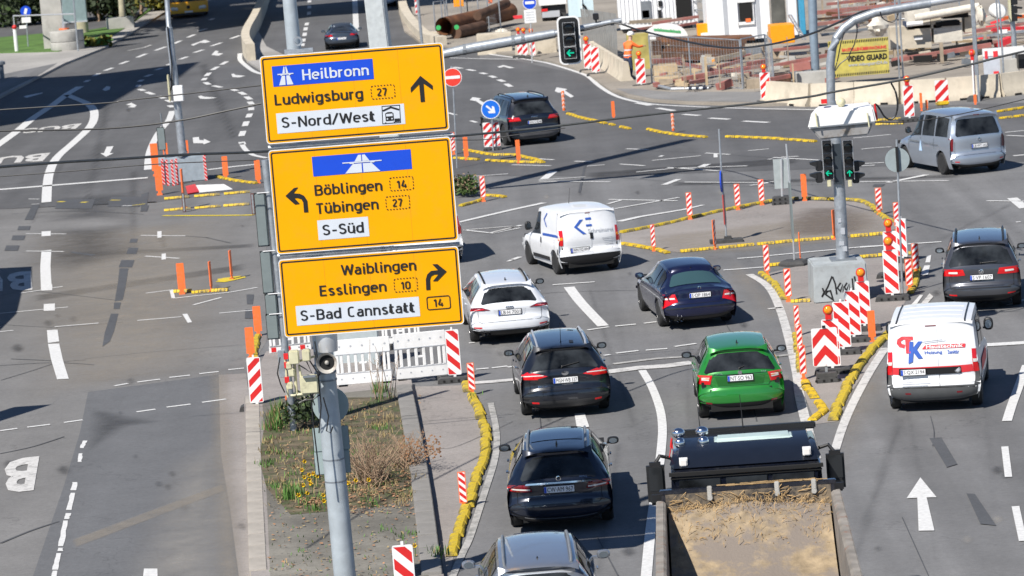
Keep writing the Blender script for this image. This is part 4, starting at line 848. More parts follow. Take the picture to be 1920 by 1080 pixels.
beacon(976, 108, 1, True, 0, 'leftmost of three lamp-topped beacons before the beige wall', 1.0); beacon(986, 109, 1, True, 0, 'middle one of three lamp-topped beacons before the beige wall', 1.0); beacon(1000, 110, 1, True, 0, 'rightmost of three lamp-topped beacons before the beige wall', 1.0)
beacon(1104, 135, 1, True, 0, 'lamp-topped beacon directly right of the hanging signal head', 1.1, w_=.34); beacon(1118, 142, 1, False, 0, 'lampless beacon leaning near the grey hoarding corner', 1.1, w_=.34)
beacon(1203, 164, 1, True, 0, 'lamp-topped beacon near the worker in orange', 1.05, w_=.38); beacon(1437, 194, 1, True, 0, 'lamp-topped beacon at the left end of the concrete barriers', 1.05, w_=.38)
beacon(1706, 228, 1, True, 0, 'lamp-topped beacon left of the silver compact van', 1.12, w_=.33); beacon(784, 32, 1, False, 0, 'beacon at the top, beside the thin pole', 1.05)
beacon(1828, 188, 1, True, 75, 'lamp-topped beacon seen edge-on before the concrete barrier', 1.3); beacon(924, 282, 1, False, 0, 'beacon under the blue arrow sign', .88, w_=.68)
# small markers on the yellow kerbs
g2 = 'striped marker blades on the yellow kerbs'
def marker(px, py, kind, yaw, label, sc=1., sx=1., g=g2, d=1):
    b = build_curved if kind == 'curved' else build_marker(kind, .62, .15, d)
    o = spawn(('m', kind, d), b, base_of(px, py), math.radians(yaw), label, g); o.scale = (sc * sx, sc, sc); return o
marker(886, 741, 'striped', 0, 'striped marker at the head of the yellow kerb beside the barrier boards', .95, 1.05, d=-1)
marker(870, 954, 'striped', 0, 'striped marker on the worn yellow kerb left of the dark blue estate', .92, 1.05, d=-1)
marker(907, 378, 'striped', 0, 'striped marker on the short kerb beside the weed patch', 1.1, 1.0)
marker(1226, 471, 'striped', 0, 'striped marker right of the white delivery van', 1.0, .8); marker(1294, 412, 'striped', 0, 'striped marker midway along the upper kerb of the gravel island', 1.08, 1.0); marker(1341, 468, 'striped', 55, 'narrow edge-turned marker beside the square rubber foot', 1.1, .7)
marker(1384, 394, 'striped', 0, 'striped marker on the upper kerb right of the thin blue sign', 1.05, 1.05); marker(1429, 385, 'striped', 0, 'striped marker on the upper kerb nearest the grey sign back', 1.05, 1.05)
marker(1649, 403, 'striped', 0, 'striped marker at the right tip of the gravel island', 1.05, 1.15); marker(1683, 432, 'striped', 0, 'striped marker just behind the turned beacon', 1.05, 1.1)
marker(1718, 514, 'striped', 0, 'striped marker at the right end of the long yellow kerb', 1.05, 1.1); marker(1706, 545, 'striped', 0, 'striped marker with shaded foot left of the grey people carrier', 1.05, 1.1)
marker(1439, 518, 'striped', 0, 'striped marker above the curved kerb right of the blue coupe', 1.1, .9); marker(1479, 566, 'striped', 0, 'striped marker beside the graffiti block', 1.1, 1.0)
marker(1496, 630, 'striped', 0, 'farther of three striped markers stacked left of the chevron board', .95, .85); marker(1501, 668, 'striped', 0, 'middle of three striped markers stacked left of the chevron board', .95, .9); marker(1507, 712, 'striped', 0, 'nearest of three striped markers stacked left of the chevron board', 1.0, .95)
marker(851, 290, 'striped', 0, 'striped marker half hidden by the top yellow sign, right side', 1.1, .9)
g3 = 'plain orange marker blades'
for px, py, yaw, lab, sc, sx in [(300, 366, 0, 'nearest orange blade left of the grey concrete block', 1.35, 1.2), (293, 330, 0, 'middle orange blade left of the grey concrete block', 1.6, 1.1), (312, 305, 0, 'orange blade behind the grey concrete block, left of the pole', 1.0, 1.2), (351, 300, 0, 'orange blade tip behind the grey concrete block, right of the pole', 1.0, 1.1), (424, 336, 0, 'orange blade on the yellow kerb beside the sign edge, left one', 1.1, 1.2), (485, 344, 0, 'orange blade on the yellow kerb touching the sign edge', 1.1, 1.2),
                                 (342, 552, 0, 'broad orange blade on the stub of yellow kerb', 1.15, 1.2), (397, 546, 80, 'thin edge-on orange blade on the short bright yellow kerb', 1.1, 1.2), (435, 524, 80, 'thin edge-on orange blade in the yellow puddle of paint', 1.1, 1.2), (485, 630, 0, 'orange blade by the farther end of the white barrier', 1.0, 1.3), (471, 672, 0, 'orange blade just above the large left beacon', 1.0, 1.3),
                                 (875, 300, 0, 'orange blade at the left end of the kerb under the blue arrow sign', 1.1, 1.0), (973, 306, 0, 'orange blade at the right end of the kerb under the blue arrow sign', 1.1, .9), (1151, 224, 0, 'short orange blade behind the large black SUV', .95, .9), (1509, 377, 0, 'broad orange blade beside the grey sign back', 1.1, 1.0), (1565, 449, 60, 'thin orange blade left of the signal pole', 1.1, .9), (1501, 488, 80, 'very thin orange blade beside the hexagonal rubber foot', 1.0, .9),
                                 (1636, 641, 0, 'orange blade right of the row of beacons', .95, 1.15), (1728, 208, 0, 'thin orange blade left of the striped wide board', .9, .7), (1829, 196, 0, 'orange blade stub under the edge-on beacon', .5, 1.5), (346, 392, 85, 'leaning thin orange lath at the left yellow rails', 1.8, .9), (1738, 206, 0, 'small orange blade beside the yellow roof board', .5, 1.2)]:
    marker(px, py, 'plain', yaw, lab, sc, sx, g3)
marker(1058, 212, 'curved', 0, 'round chevron marker at the start of the dotted yellow line', 1.0, 1., 'round chevron markers'); marker(1263, 250, 'curved', 0, 'round chevron marker midway along the dotted yellow line', .9, 1., 'round chevron markers')
# chevron board
def chevron():
    t = thing('chevron_board', 'broad white board with red upward chevrons on a rubber foot', 'warning board', base_of(1551, 716), math.radians(0)); w_, h, z0 = .54, .80, .34
    mb = MB(); rounded(mb, w_, h, -.015, .015, .04, z0)
    for k in range(-1, 3):
        lo = z0 + .02 + k * .42
        for s in (-1, 1):
            P = [(0, lo + .22), (s * w_ / 2, lo - .08), (s * w_ / 2, lo + .13), (0, lo + .43)]; P = clip(clip(clip(clip(P, 0, 1, z0 + h - .015), 0, -1, -z0 - .015), 1, 0, w_ / 2 - .018), -1, 0, w_ / 2 - .018)
            if len(P) > 2: mb.poly([(p[0], -.0175, p[1]) for p in P], 1)
    part('board', mb, ['white', 'red'], t); mb = MB(); mb.box((0, .03, .5), (.05, .05, .95)); part('post', mb, 'galv', t); mb = MB(); mb.box((0, -.02, z0 + h + .03), (.07, .04, .05)); part('clip', mb, 'black', t)
    rubber_foot(t, (0, 0, 0), .46, .34); mb = MB(); mb.xprism([(-.22, 0), (.22, 0), (.2, .09), (-.2, .09)], -.16, .16); part('foot', mb, 'rubber', t, at=(0, 0, .12)); return t
chevron()
def kerbrun(name_label, pts, mt='kerb_y', w_=.17, L=.5, h=.07, cat='kerb', gaps=()):
    P = gp(pts); P = smooth_line(P, 6); acc = [0.]
    for i in range(1, len(P)): acc.append(acc[-1] + (P[i] - P[i - 1]).length)
    t = thing('kerb_run', name_label, cat, tuple(P[0]), 0, 'yellow rubber traffic kerbs'); n = max(1, round(acc[-1] / L)); L2 = acc[-1] / n
    key = ('kerb', mt, w_, h)
    if key not in PROTO:
        mb = MB(); m = 5
        for k in range(m):
            x0, x1 = -L / 2 + L * k / m + .008, -L / 2 + L * (k + 1) / m - .008
            prof = [(-w_ / 2, 0), (-w_ / 2 + .012, h * .55), (-w_ * .30, h * .95), (0, h), (w_ * .30, h * .95), (w_ / 2 - .012, h * .55), (w_ / 2, 0)]
            mb.add([(x, a, b) for x in (x0, x1) for a, b in prof], [(j, j + 1, j + 8, j + 7) for j in range(6)] + [tuple(range(7)), tuple(range(7, 14))[::-1]])
        prof = [(-w_ / 2 + .01, 0), (-w_ * .33, h * .84), (w_ * .33, h * .84), (w_ / 2 - .01, 0)]; mb.add([(x, a, b) for x in (-L / 2 + .01, L / 2 - .01) for a, b in prof], [(0, 1, 5, 4), (1, 2, 6, 5), (2, 3, 7, 6), (0, 1, 2, 3), (7, 6, 5, 4)], 1)
        PROTO[key] = mesh_from(mb, 'kerb_block', [mt, 'rubber'])
    me = PROTO[key]
    for k in range(n):
        s = (k + .5) * L2; i = next(j for j in range(1, len(P)) if acc[j] >= s or j == len(P) - 1); d = P[i] - P[i - 1]; q = P[i - 1].lerp(P[i], (s - acc[i - 1]) / max(1e-6, acc[i] - acc[i - 1]))
        if any(a <= k / n < b for a, b in gaps) or (n > 4 and random.random() < .03): continue
        o = part('kerb_block', me, None, t); o.location = (q.x - P[0].x + random.uniform(-.025, .025), q.y - P[0].y + random.uniform(-.02, .02), 0.018); o.rotation_euler.z = math.atan2(d.y, d.x) + random.uniform(-.03, .03); o.scale = (random.uniform(.93, 1.0), 1, random.uniform(.85, 1.05))
    return t
kerbrun('dotted yellow kerb curving away right of the black SUV', [(1060, 213), (1090, 222), (1120, 229), (1180, 243)], gaps=[(.62, .7)]); kerbrun('yellow kerb between the two round chevron markers and beyond', [(1215, 244), (1260, 253), (1325, 259)]); kerbrun('last yellow kerb stretch right of the diagonal mast shadow', [(1345, 257), (1440, 261), (1530, 267)])
kerbrun('yellow kerb slanting behind the blue arrow sign', [(872, 282), (900, 288), (930, 292), (965, 292), (1000, 300), (1020, 306)]); kerbrun('yellow kerb in front of the blue arrow sign', [(851, 298), (900, 301), (960, 305), (1018, 306)], 'kerb_y')
kerbrun('short yellow kerb around the weed patch', [(862, 388), (885, 382), (905, 376)], 'kerb_y2'); kerbrun('short bright yellow kerb tip right of the weed patch', [(912, 368), (930, 369), (948, 371)])
kerbrun('upper yellow kerb of the gravel island', [(1165, 438), (1250, 421), (1330, 402), (1440, 380), (1500, 374)], 'kerb_y2', gaps=[]); kerbrun('yellow kerb closing the right end of the gravel island', [(1505, 374), (1570, 376), (1610, 378), (1630, 385), (1650, 403), (1672, 418)], 'kerb_y2')
kerbrun('yellow kerb nose right of the white delivery van', [(1165, 459), (1200, 464), (1235, 471), (1253, 476)]); kerbrun('lower yellow kerb of the gravel island', [(1275, 474), (1380, 464), (1500, 453), (1600, 445), (1700, 437)])
kerbrun('straight yellow kerb passing behind the signal pole', [(1440, 500), (1525, 492), (1600, 485), (1660, 480), (1714, 477)]); kerbrun('yellow kerb curving down beside the blue coupe', [(1427, 514), (1450, 532), (1468, 556), (1475, 568)], 'kerb_y2'); kerbrun('short yellow kerb foot before the graffiti block', [(1480, 569), (1500, 567), (1524, 566)])
kerbrun('left yellow kerb of the vee in front of the chevron board', [(1509, 718), (1524, 745), (1540, 762), (1545, 772), (1524, 790)], 'kerb_y', .20); kerbrun('right yellow kerb of the vee in front of the chevron board', [(1668, 625), (1643, 650), (1618, 678), (1600, 705), (1580, 745), (1560, 790)], 'kerb_y2', .22, h=.09)
kerbrun('dirty yellow kerb hidden behind the three stacked markers', [(1491, 628), (1497, 660), (1503, 700)], 'kerb_y2'); kerbrun('short yellow kerb in the shade behind the foremost beacons', [(1722, 505), (1716, 530), (1706, 552)], 'kerb_y2')
kerbrun('long worn yellow kerb snaking beside the planted island', [(873, 722), (883, 744), (900, 778), (911, 815), (910, 850), (898, 885), (886, 925), (872, 965), (858, 1005), (848, 1045)], 'kerb_y2', .21, h=.09)
kerbrun('upper straight yellow rail in front of the grey concrete block', [(302, 375), (390, 368), (472, 361)], 'kerb_y', .14, .9, .07); kerbrun('middle straight yellow rail in front of the grey concrete block', [(305, 397), (390, 390), (472, 384)], 'kerb_y', .14, .9, .07); kerbrun('kerb behind the two orange blades left of the sign', [(408, 333), (440, 340), (482, 345)])
kerbrun('stub of yellow kerb under the broad orange blade', [(332, 549), (352, 548)]); kerbrun('short bright yellow kerb under the thin orange blade', [(360, 551), (395, 548), (428, 546)]); kerbrun('yellow kerb stub left of the planted island', [(484, 632), (478, 655), (480, 678)], 'kerb_y2')
kerbrun('farther yellow kerb left of the silver compact van', [(1640, 228), (1690, 224)]); kerbrun('nearer yellow kerb left of the silver compact van', [(1640, 235), (1695, 233)]); kerbrun('farther yellow kerb at the right edge of the picture', [(1870, 211), (1925, 203)]); kerbrun('nearer yellow kerb at the right edge of the picture', [(1872, 224), (1925, 218)]); kerbrun('tiny yellow kerb piece below the white street lamp', [(1505, 266), (1528, 267)])
line('guide_line', [(306, 404), (390, 404), (475, 403)], .22, 'paint_y'); line('guide_line', [(408, 524), (460, 519)], .30, 'paint_y', .0165)
flat('paint_puddle', [(404, 528), (418, 521), (450, 517), (462, 520), (440, 525), (420, 529)], 'paint_y', .0172)
for (x0, y0, x1, y1) in [(344, 361, 346, 398), (471, 362, 476, 402)]:
    t = thing('rail_board', 'dark edge-on board at the %s end of the yellow rails' % ('left' if x0 < 400 else 'right'), 'board', base_of(x1, y1)); h = (y1 - y0) / S(G(x1, y1)); mb = MB(); mb.box((0, 0, h / 2), (.10, .05, h)); mb.box((0, -.03, h / 2), (.05, .02, h * .9), mi=1); part('board', mb, [mat('brown_edge', (.12, .04, .03), .6), 'galv'], t)
# white plastic barrier boards under the sign
def barrier(px0, py0, px1, py1, h, lab, red=False, slots=8, z0=.12):
    a, b = G(px0, py0), G(px1, py1); d = b - a; L = d.length; t = thing('barrier_board', lab, 'barrier', tuple(a), math.atan2(d.y, d.x), 'white plastic barrier boards'); mb = MB()
    zt = z0 + h; zs0, zs1 = z0 + h * .26, z0 + h * .66
    mb.box((L / 2, 0, z0 + h * .13), (L - .03, .05, h * .26)); mb.box((L / 2, 0, zs1 + h * .17), (L - .03, .05, h * .34)); xs = [L * (k + .0) / slots for k in range(slots + 1)]
    for k in range(slots + 1): mb.box((min(max(xs[k], .06), L - .06), 0, (zs0 + zs1) / 2), (L / slots * .42, .045, zs1 - zs0))
    mb.box((L * .5, 0, (zs0 + zs1) / 2), (L / slots * 1.1, .04, .05))
    part('board', mb, 'white', t, bevel=.008); mb = MB()
    for k in range(5): mb.lathe([(.022, -.030), (.022, .03)], c=(L * (k + .5) / 5, 0, zt - h * .15), axis='Y', n=10); mb.lathe([(.018, -.030), (.018, .03)], c=(L * (k + .5) / 5, 0, z0 + h * .13), axis='Y', n=10)
    mb.box((L / 2, -.027, zs1 + .012), (L - .06, .006, .018)); mb.box((L / 2, -.027, zs0 - .012), (L - .06, .006, .018)); part('fixing_holes', mb, 'greyp' if not red else 'galv_dark', t, kind='stuff')
    if red:
        for k in range(3): q = MB(); q.box((L * (k + .35) / 3, -.0285, z0 + h * .12), (L / 9, .006, h * .17)); part('red_panel', q, 'red', t)
    for x in (.15, L - .15):
        q = MB(); q.box((x, 0, .06), (.22, .5, .12)); part('foot', q, 'rubber', t, bevel=.01)
barrier(632, 733, 738, 724, 1.0, 'white slotted barrier board partly shaded beside the mast', slots=8); barrier(742, 722, 842, 712, 1.0, 'sunlit white slotted barrier board ending at the large beacon', slots=7)
barrier(505, 672, 586, 664, .62, 'low white barrier board left of the mast with red squares', True, 7); barrier(716, 655, 792, 650, .62, 'far white barrier board just under the yellow sign with red squares', True, 7)
t = thing('grey_cabinet', 'pale grey control cabinet hidden behind the barrier boards under the yellow sign', 'cabinet', base_of(668, 690)); mb = MB(); mb.box((0, .3, .8), (1.1, .45, 1.6)); part('cabinet', mb, mat('cabinet_grey', (.42, .47, .48), .5), t, bevel=.02)
# concrete block with pole, left
def rail_post_block():
    a, b = G(307, 346), G(388, 338); t = thing('concrete_block', 'blue-grey concrete foundation block with red and white corner strips at the left pole', 'concrete block', tuple(a)); h = 48 / S(a)
    mb = MB(); d = (b - a); n = Vector((-d.y, d.x, 0)).normalized() * 1.1; A = [a, b, b + n, a + n]; mb.hexa([p for p in A], [p + Vector((0, 0, h)) for p in A]); part('block', mb, mat('painted_concrete', (.33, .38, .42), .8, var=.12), t, world=True, bevel=.03)
    for px, py in [(308, 346), (316, 348), (326, 348), (334, 346), (387, 338)]:
        p = G(px, py); mb = MB(); x0 = p.x; y = p.y - .04; w_ = .09; hh = h * 1.02
        q = MB(); q.box((x0, y, hh / 2), (w_, .02, hh)); 
        for k in range(8):
            P = clip(clip([(x0 - w_ / 2, k * hh / 7), (x0 + w_ / 2, k * hh / 7 - .1), (x0 + w_ / 2, k * hh / 7), (x0 - w_ / 2, k * hh / 7 + .1)], 0, 1, hh), 0, -1, 0)
            if len(P) > 2: q.poly([(u, y - .012, v) for u, v in P], 1)
        part('corner_strip', q, ['white', 'red'], t, world=True)
    return t, h
cbk, hb = rail_post_block()
pbase = G(346, 344) + Vector((0, .5, 0)); t = thing('lamp_post', 'tall pale steel post rising from the blue-grey concrete block on the left', 'post', (pbase.x, pbase.y, hb)); b2 = V(343, 292, pbase.y); b3 = V(317, 52, pbase.y); b4 = V(311, -30, pbase.y)
mb = MB(); mb.tube([b2, V(330, 170, pbase.y), b3, V(316.5, 50, pbase.y), b4], [.15, .13, .12, .09, .085], 16); part('pole', mb, 'galv', t, smooth=True, world=True); mb = MB(); mb.tube([V(340, 288, pbase.y), b2], .22, 12); part('flange', mb, 'galv_dark', t, world=True)
for x0, y0, x1, y1, m_ in [(324, 161, 345, 189, 'white'), (313, 140, 321, 190, 'cream')]:
    p, q = V(x0, y0, pbase.y - .25), V(x1, y1, pbase.y - .25); mb = MB(); mb.box(((p.x + q.x) / 2, pbase.y - .25, (p.z + q.z) / 2), (q.x - p.x, .25, p.z - q.z)); part('control_box', mb, m_, t, world=True, bevel=.02)
mb = MB(); mb.tube([V(314, 50, pbase.y - .17), V(318, 90, pbase.y - .17), V(322, 120, pbase.y - .2), V(322, 160, pbase.y - .2), V(318, 175, pbase.y - .2)], .03, 5); part('cable', mb, 'black', t, world=True)
# rear of a sign left of the post
p = G(309, 345); t = thing('sign_back', 'dark grey sign back on a thin post left of the pale steel post', 'road sign', tuple(p)); a, b = V(293, 239, p.y), V(312, 281, p.y); mb = MB(); mb.box(((a.x + b.x) / 2, p.y, (a.z + b.z) / 2), (b.x - a.x, .04, a.z - b.z)); part('panel', mb, 'signback', t, world=True, bevel=.02); mb = MB(); mb.tube([V(301, 212, p.y + .05), V(311, 300, p.y + .05), p], .03, 8); part('post', mb, 'galv_dark', t, world=True)
t = thing('fallen_board', 'red and white board lying flat on the asphalt before the concrete block', 'board', base_of(385, 358)); P = [(348, 352), (366, 348), (374, 362), (352, 366)]; Q = [(366, 350), (420, 348), (436, 357), (374, 363)]
mb = MB(); mb.prism([(q.x, q.y) for q in gp(P)], .03, .06); part('red_part', mb, 'red', t, world=True); mb = MB(); mb.prism([(q.x, q.y) for q in gp(Q)], .03, .055); part('white_part', mb, 'white', t, world=True)
# -------- round and rectangular signs
def disc(mb, c, r, y, mi=0, n=28, th=0): mb.poly([(c.x + r * math.cos(2 * PI * k / n), y, c.z + r * math.sin(2 * PI * k / n)) for k in range(n)], mi)
p = G(857, 316); t = thing('no_entry_sign', 'round red no-entry sign on a thin post right of the top yellow sign', 'road sign', tuple(p)); c0 = V(848.5, 145, p.y); r = 17.5 / S(c0)
mb = MB(); mb.lathe([(r, 0), (r, .03)], c=c0, axis='Y', n=30); part('disc', mb, 'white', t, world=True); mb = MB(); disc(mb, c0, r * .94, p.y - .004); part('red_face', mb, mat('sign_red', (.75, .05, .03), .4, var=.03), t, world=True); mb = MB(); mb.box((c0.x, p.y - .006, c0.z), (r * 1.6, .004, r * .32)); part('white_bar', mb, 'white', t, world=True)  # plain bright red face, one even colour
mb = MB(); mb.tube([V(846, 124, p.y + .05), V(850, 165, p.y + .05), p + Vector((0, .05, 0))], .028, 8); part('post', mb, 'galv', t, world=True)
p = G(925, 283); t = thing('keep_right_sign', 'round blue sign with white arrow above a striped beacon', 'road sign', tuple(p)); c0 = V(920, 205, p.y); r = 18 / S(c0); mb = MB(); mb.lathe([(r, 0), (r, .03)], c=c0, axis='Y', n=30); part('disc', mb, 'white', t, world=True); mb = MB(); disc(mb, c0, r * .92, p.y - .004); part('blue_face', mb, mat('sign_blue_light', (.01, .15, .68), .4, var=.03), t, world=True)
def rot_arrow(c0, r, y, a, mb):
    P = [(-.62, .1), (.12, .1), (-.12, .36), (.12, .46), (.66, 0), (.12, -.46), (-.12, -.36), (.12, -.1), (-.62, -.1)]
    mb.poly([(c0.x + r * (x * math.cos(a) - z * math.sin(a)), y, c0.z + r * (x * math.sin(a) + z * math.cos(a))) for x, z in P])
mb = MB(); rot_arrow(c0, r * .95, p.y - .006, math.radians(-42), mb); part('arrow', mb, 'white', t, world=True); mb = MB(); mb.tube([V(921, 185, p.y + .05), p + Vector((0, .05, 0))], .028, 8); part('post', mb, 'galv', t, world=True)
p = G(1692, 552); t = thing('round_sign_back', 'grey back of a round sign on a thin post right of the traffic signals', 'road sign', tuple(p)); c0 = V(1682.5, 300, p.y); r = 23 / S(c0); mb = MB(); mb.lathe([(r, 0), (r, .025)], c=c0, axis='Y', n=30); part('disc', mb, mat('sign_back_light', (.28, .33, .34), .5), t, world=True); mb = MB(); mb.tube([V(1681, 262, p.y - .04), p + Vector((0, -.04, 0))], .027, 8); part('post', mb, 'galv', t, world=True); mb = MB(); mb.tube([V(1681, 275, p.y - .07), V(1684, 322, p.y - .07)], .035, 6); part('clamp', mb, 'black', t, world=True)
p = G(1467, 383); t = thing('sign_back', 'light grey rectangular sign back standing on a rubber foot left of the signals', 'road sign', tuple(p)); a, b = V(1449, 299, p.y), V(1483, 352, p.y); mb = MB(); mb.box(((a.x + b.x) / 2, p.y, (a.z + b.z) / 2), (b.x - a.x, .03, a.z - b.z)); part('panel', mb, mat('sign_back_pale', (.34, .38, .38), .5), t, world=True); mb = MB(); mb.tube([V(1465, 298, p.y - .04), p], .035, 8); part('post', mb, 'alu', t, world=True); rubber_foot(t, (0, 0, 0), .62, .4); q = rubber_foot(t, (0, 0, .12), .58, .36)
p = G(1490, 497); t = thing('edge_on_sign', 'very thin tall post with edge-on signs on a hexagonal rubber foot', 'road sign', tuple(p)); mb = MB(); mb.tube([V(1474, 270, p.y), V(1481, 350, p.y), V(1487, 445, p.y), p], [.022, .022, .024, .024], 8); part('post', mb, 'alu', t, world=True); mb = MB(); a, b = V(1479, 342, p.y), V(1488, 448, p.y); mb.box(((a.x + b.x) / 2, p.y, (a.z + b.z) / 2), (.04, .42, a.z - b.z)); part('panel', mb, 'signback', t, world=True)
mb = MB(); mb.lathe([(.42, 0), (.42, .06), (.34, .13), (.08, .14)], n=6); part('foot', mb, 'rubber', t, at=(0, 0, 0)); 
p = G(1362, 455); t = thing('edge_on_sign', 'thin post with an edge-on blue disc and striped board on the gravel island', 'road sign', tuple(p)); mb = MB(); mb.tube([V(1348, 242, p.y), V(1352, 310, p.y), V(1361, 430, p.y), p], .026, 8); part('post', mb, 'galv', t, world=True)
a, b = V(1352, 318, p.y), V(1357, 362, p.y); mb = MB(); mb.lathe([(.30, -.05), (.30, -.03)], c=((a.x + b.x) / 2 + .02, p.y, (a.z + b.z) / 2), axis='X', n=24); mb.v = [((a.x + b.x) / 2 + (x - (a.x + b.x) / 2) * 1.5 + (y - p.y) * .16, y, z) for x, y, z in mb.v]; part('blue_disc', mb, 'sign_b', t, world=True)
a, b = V(1355, 365, p.y), V(1361, 420, p.y); mb = MB(); mb.box(((a.x + b.x) / 2, p.y, (a.z + b.z) / 2), (.03, .25, a.z - b.z), rz=-.25); part('striped_board', mb, 'red_dull', t, world=True); mb = MB(); mb.box((0, 0, .05), (.9, .42, .10)); mb.box((.05, 0, .12), (.2, .2, .12)); part('foot', mb, 'rubber', t, bevel=.01)
p = G(1768, 212); t = thing('striped_board', 'wide red and white striped board standing behind the silver compact van', 'warning board', tuple(p)); a, b = V(1755, 151, p.y), V(1782, 190, p.y); mb = MB(); w_ = b.x - a.x; h = a.z - b.z; mb.box((0, 0, b.z + h / 2), (w_, .03, h)); stripes_board(mb, w_, h, -.017, 1, 2, z0=b.z); part('board', mb, ['white', 'red'], t); mb = MB(); mb.box((0, .04, b.z / 2), (.05, .05, b.z)); part('post', mb, 'galv', t); mb = MB(); mb.box((0, 0, b.z - .04), (w_ * 1.02, .2, .16)); part('yellow_base', mb, 'kerb_y', t, bevel=.04)
# blue round sign with white text plate at the top
p = G(998, 118); t = thing('blue_round_sign', 'blue round sign with white plate on a post by the three beacons', 'road sign', tuple(p)); c0 = V(993, 5, p.y); r = 13 / S(c0); mb = MB(); mb.lathe([(r, 0), (r, .03)], c=c0, axis='Y', n=24); part('disc', mb, 'white', t, world=True); mb = MB(); disc(mb, c0, r * .92, p.y - .004); part('blue_face', mb, 'sign_b', t, world=True); mb = MB(); mb.box((c0.x, p.y - .006, c0.z), (r * 1.3, .004, r * .4)); part('white_symbol', mb, 'white', t, world=True)
a, b = V(982, 19, p.y), V(1006, 42, p.y); mb = MB(); mb.box(((a.x + b.x) / 2, p.y, (a.z + b.z) / 2), (b.x - a.x, .03, a.z - b.z)); part('white_plate', mb, 'white', t, world=True); mb = MB(); 
for k in range(4): mb.box(((a.x + b.x) / 2, p.y - .017, a.z - (a.z - b.z) * (.2 + .2 * k)), ((b.x - a.x) * .7, .003, .03))
part('text_line', mb, 'greyp', t, world=True, kind='stuff'); mb = MB(); mb.tube([V(994, 20, p.y + .05), p + Vector((0, .05, 0))], .035, 8); part('post', mb, 'alu', t, world=True)
# grey column with signal arm, cables
cb0 = G(747, 387); top = V(700, -700, cb0.y); col = thing('traffic_column', 'pale grey square column whose top shows above the yellow signs', 'column', tuple(cb0))
w1 = .34; A = [Vector((x, y, 0)) for x, y in ((-w1 * 1.0, -w1 * 1.0), (w1 * .85, -w1), (w1 * 1.15, w1), (-w1 * .7, w1))]; d = V(700, -20, cb0.y) - cb0; top = d * (19.0 / d.z)
mb = MB(); mb.hexa(A, [p * .8 + Vector((top.x, 0, top.z)) for p in A]); part('shaft', mb, mat('column_paint', (.50, .53, .53), .6, var=.1, dirt=(.38, .4, .4), dscale=2), col, bevel=.03)
ya = cb0.y - .1; arm = [V(750, 121, ya), V(832, 101.5, ya), V(880, 91, ya), V(960, 77, ya), V(1040, 63, ya), V(1110, 48, ya), V(1165, 38, ya)]
mb = MB(); mb.tube(arm[:5], [.15, .15, .17, .165, .14], 14); mb.tube(arm[4:], [.11, .09, .08], 12); part('signal_arm', mb, 'galv', col, smooth=True, world=True)
mb = MB()
for x, y in ((871, 93), (962, 77), (980, 73), (1148, 42)): p = V(x, y, ya); mb.tube([p + Vector((-.05, 0, 0)), p + Vector((.05, 0, 0))], .18 if x < 1100 else .1, 12)
part('arm_collar', mb, 'galv_dark', col, world=True, kind='stuff')
mb = MB(); mb.tube([V(832, 107, ya - .1), V(900, 96, ya - .1), V(960, 84, ya - .1), V(1040, 68, ya - .1), V(1100, 56, ya - .1), V(1150, 43, ya - .1)], .025, 5); part('cable', mb, 'black', col, world=True)
p = V(1117, 31, ya); mb = MB(); mb.box((p.x, p.y, p.z), (.18, .3, .2)); mb.box((p.x, p.y, p.z - .16), (.05, .05, .25)); part('camera', mb, 'black', col, world=True, bevel=.02)
def arrow_mesh(c0, r, y, ang):
    mb = MB(); T = lambda P: [(c0[0] + r * (x * math.cos(ang) - z * math.sin(ang)), y, c0[2] + r * (x * math.sin(ang) + z * math.cos(ang))) for x, z in P]
    for q in stroke_quads([(.05, .62), (.62, 0), (.05, -.62)], .14): mb.poly(T(q))
    mb.poly([(v[0], y - .002, v[2]) for v in T([(-.75, .14), (.5, .14), (.5, -.14), (-.75, -.14)])]); return mb
K['litgreen'] = mat('lit_green_arrow', (.0, .35, .2), .4, var=0, emit=(.0, .7, .38, .6)); K['lensoff'] = mat('unlit_lens', (.02, .02, .02), .08, var=0)
t = thing('hanging_signal', 'black traffic signal with white edge and green left arrow hanging on the long arm', 'traffic light', tuple(V(1067, 60, ya))); P0, P1 = V(1043, 30, ya - .3), V(1092, 121, ya - .3); cx, cz = (P0.x + P1.x) / 2, (P0.z + P1.z) / 2; h = (P0.z - P1.z) * .96; w_ = h * .47
def rbox(mb, cx, cz, w_, h, y0, y1, r, mi=0):
    m2 = MB(); rounded(m2, w_, h, y0, y1, r, cz - h / 2, mi); m2.v = [(v[0] + cx, v[1], v[2]) for v in m2.v]; mb.add(m2.v, m2.f, mi)
mb = MB(); rbox(mb, cx, cz, w_, h, ya - .30, ya - .27, .16); part('white_edge', mb, 'white', t, world=True); mb = MB(); rbox(mb, cx, cz, w_ - .1, h - .1, ya - .315, ya - .29, .14); part('backing_board', mb, 'sign_k', t, world=True)
hw = w_ * .52; hh = h * .76 / 3
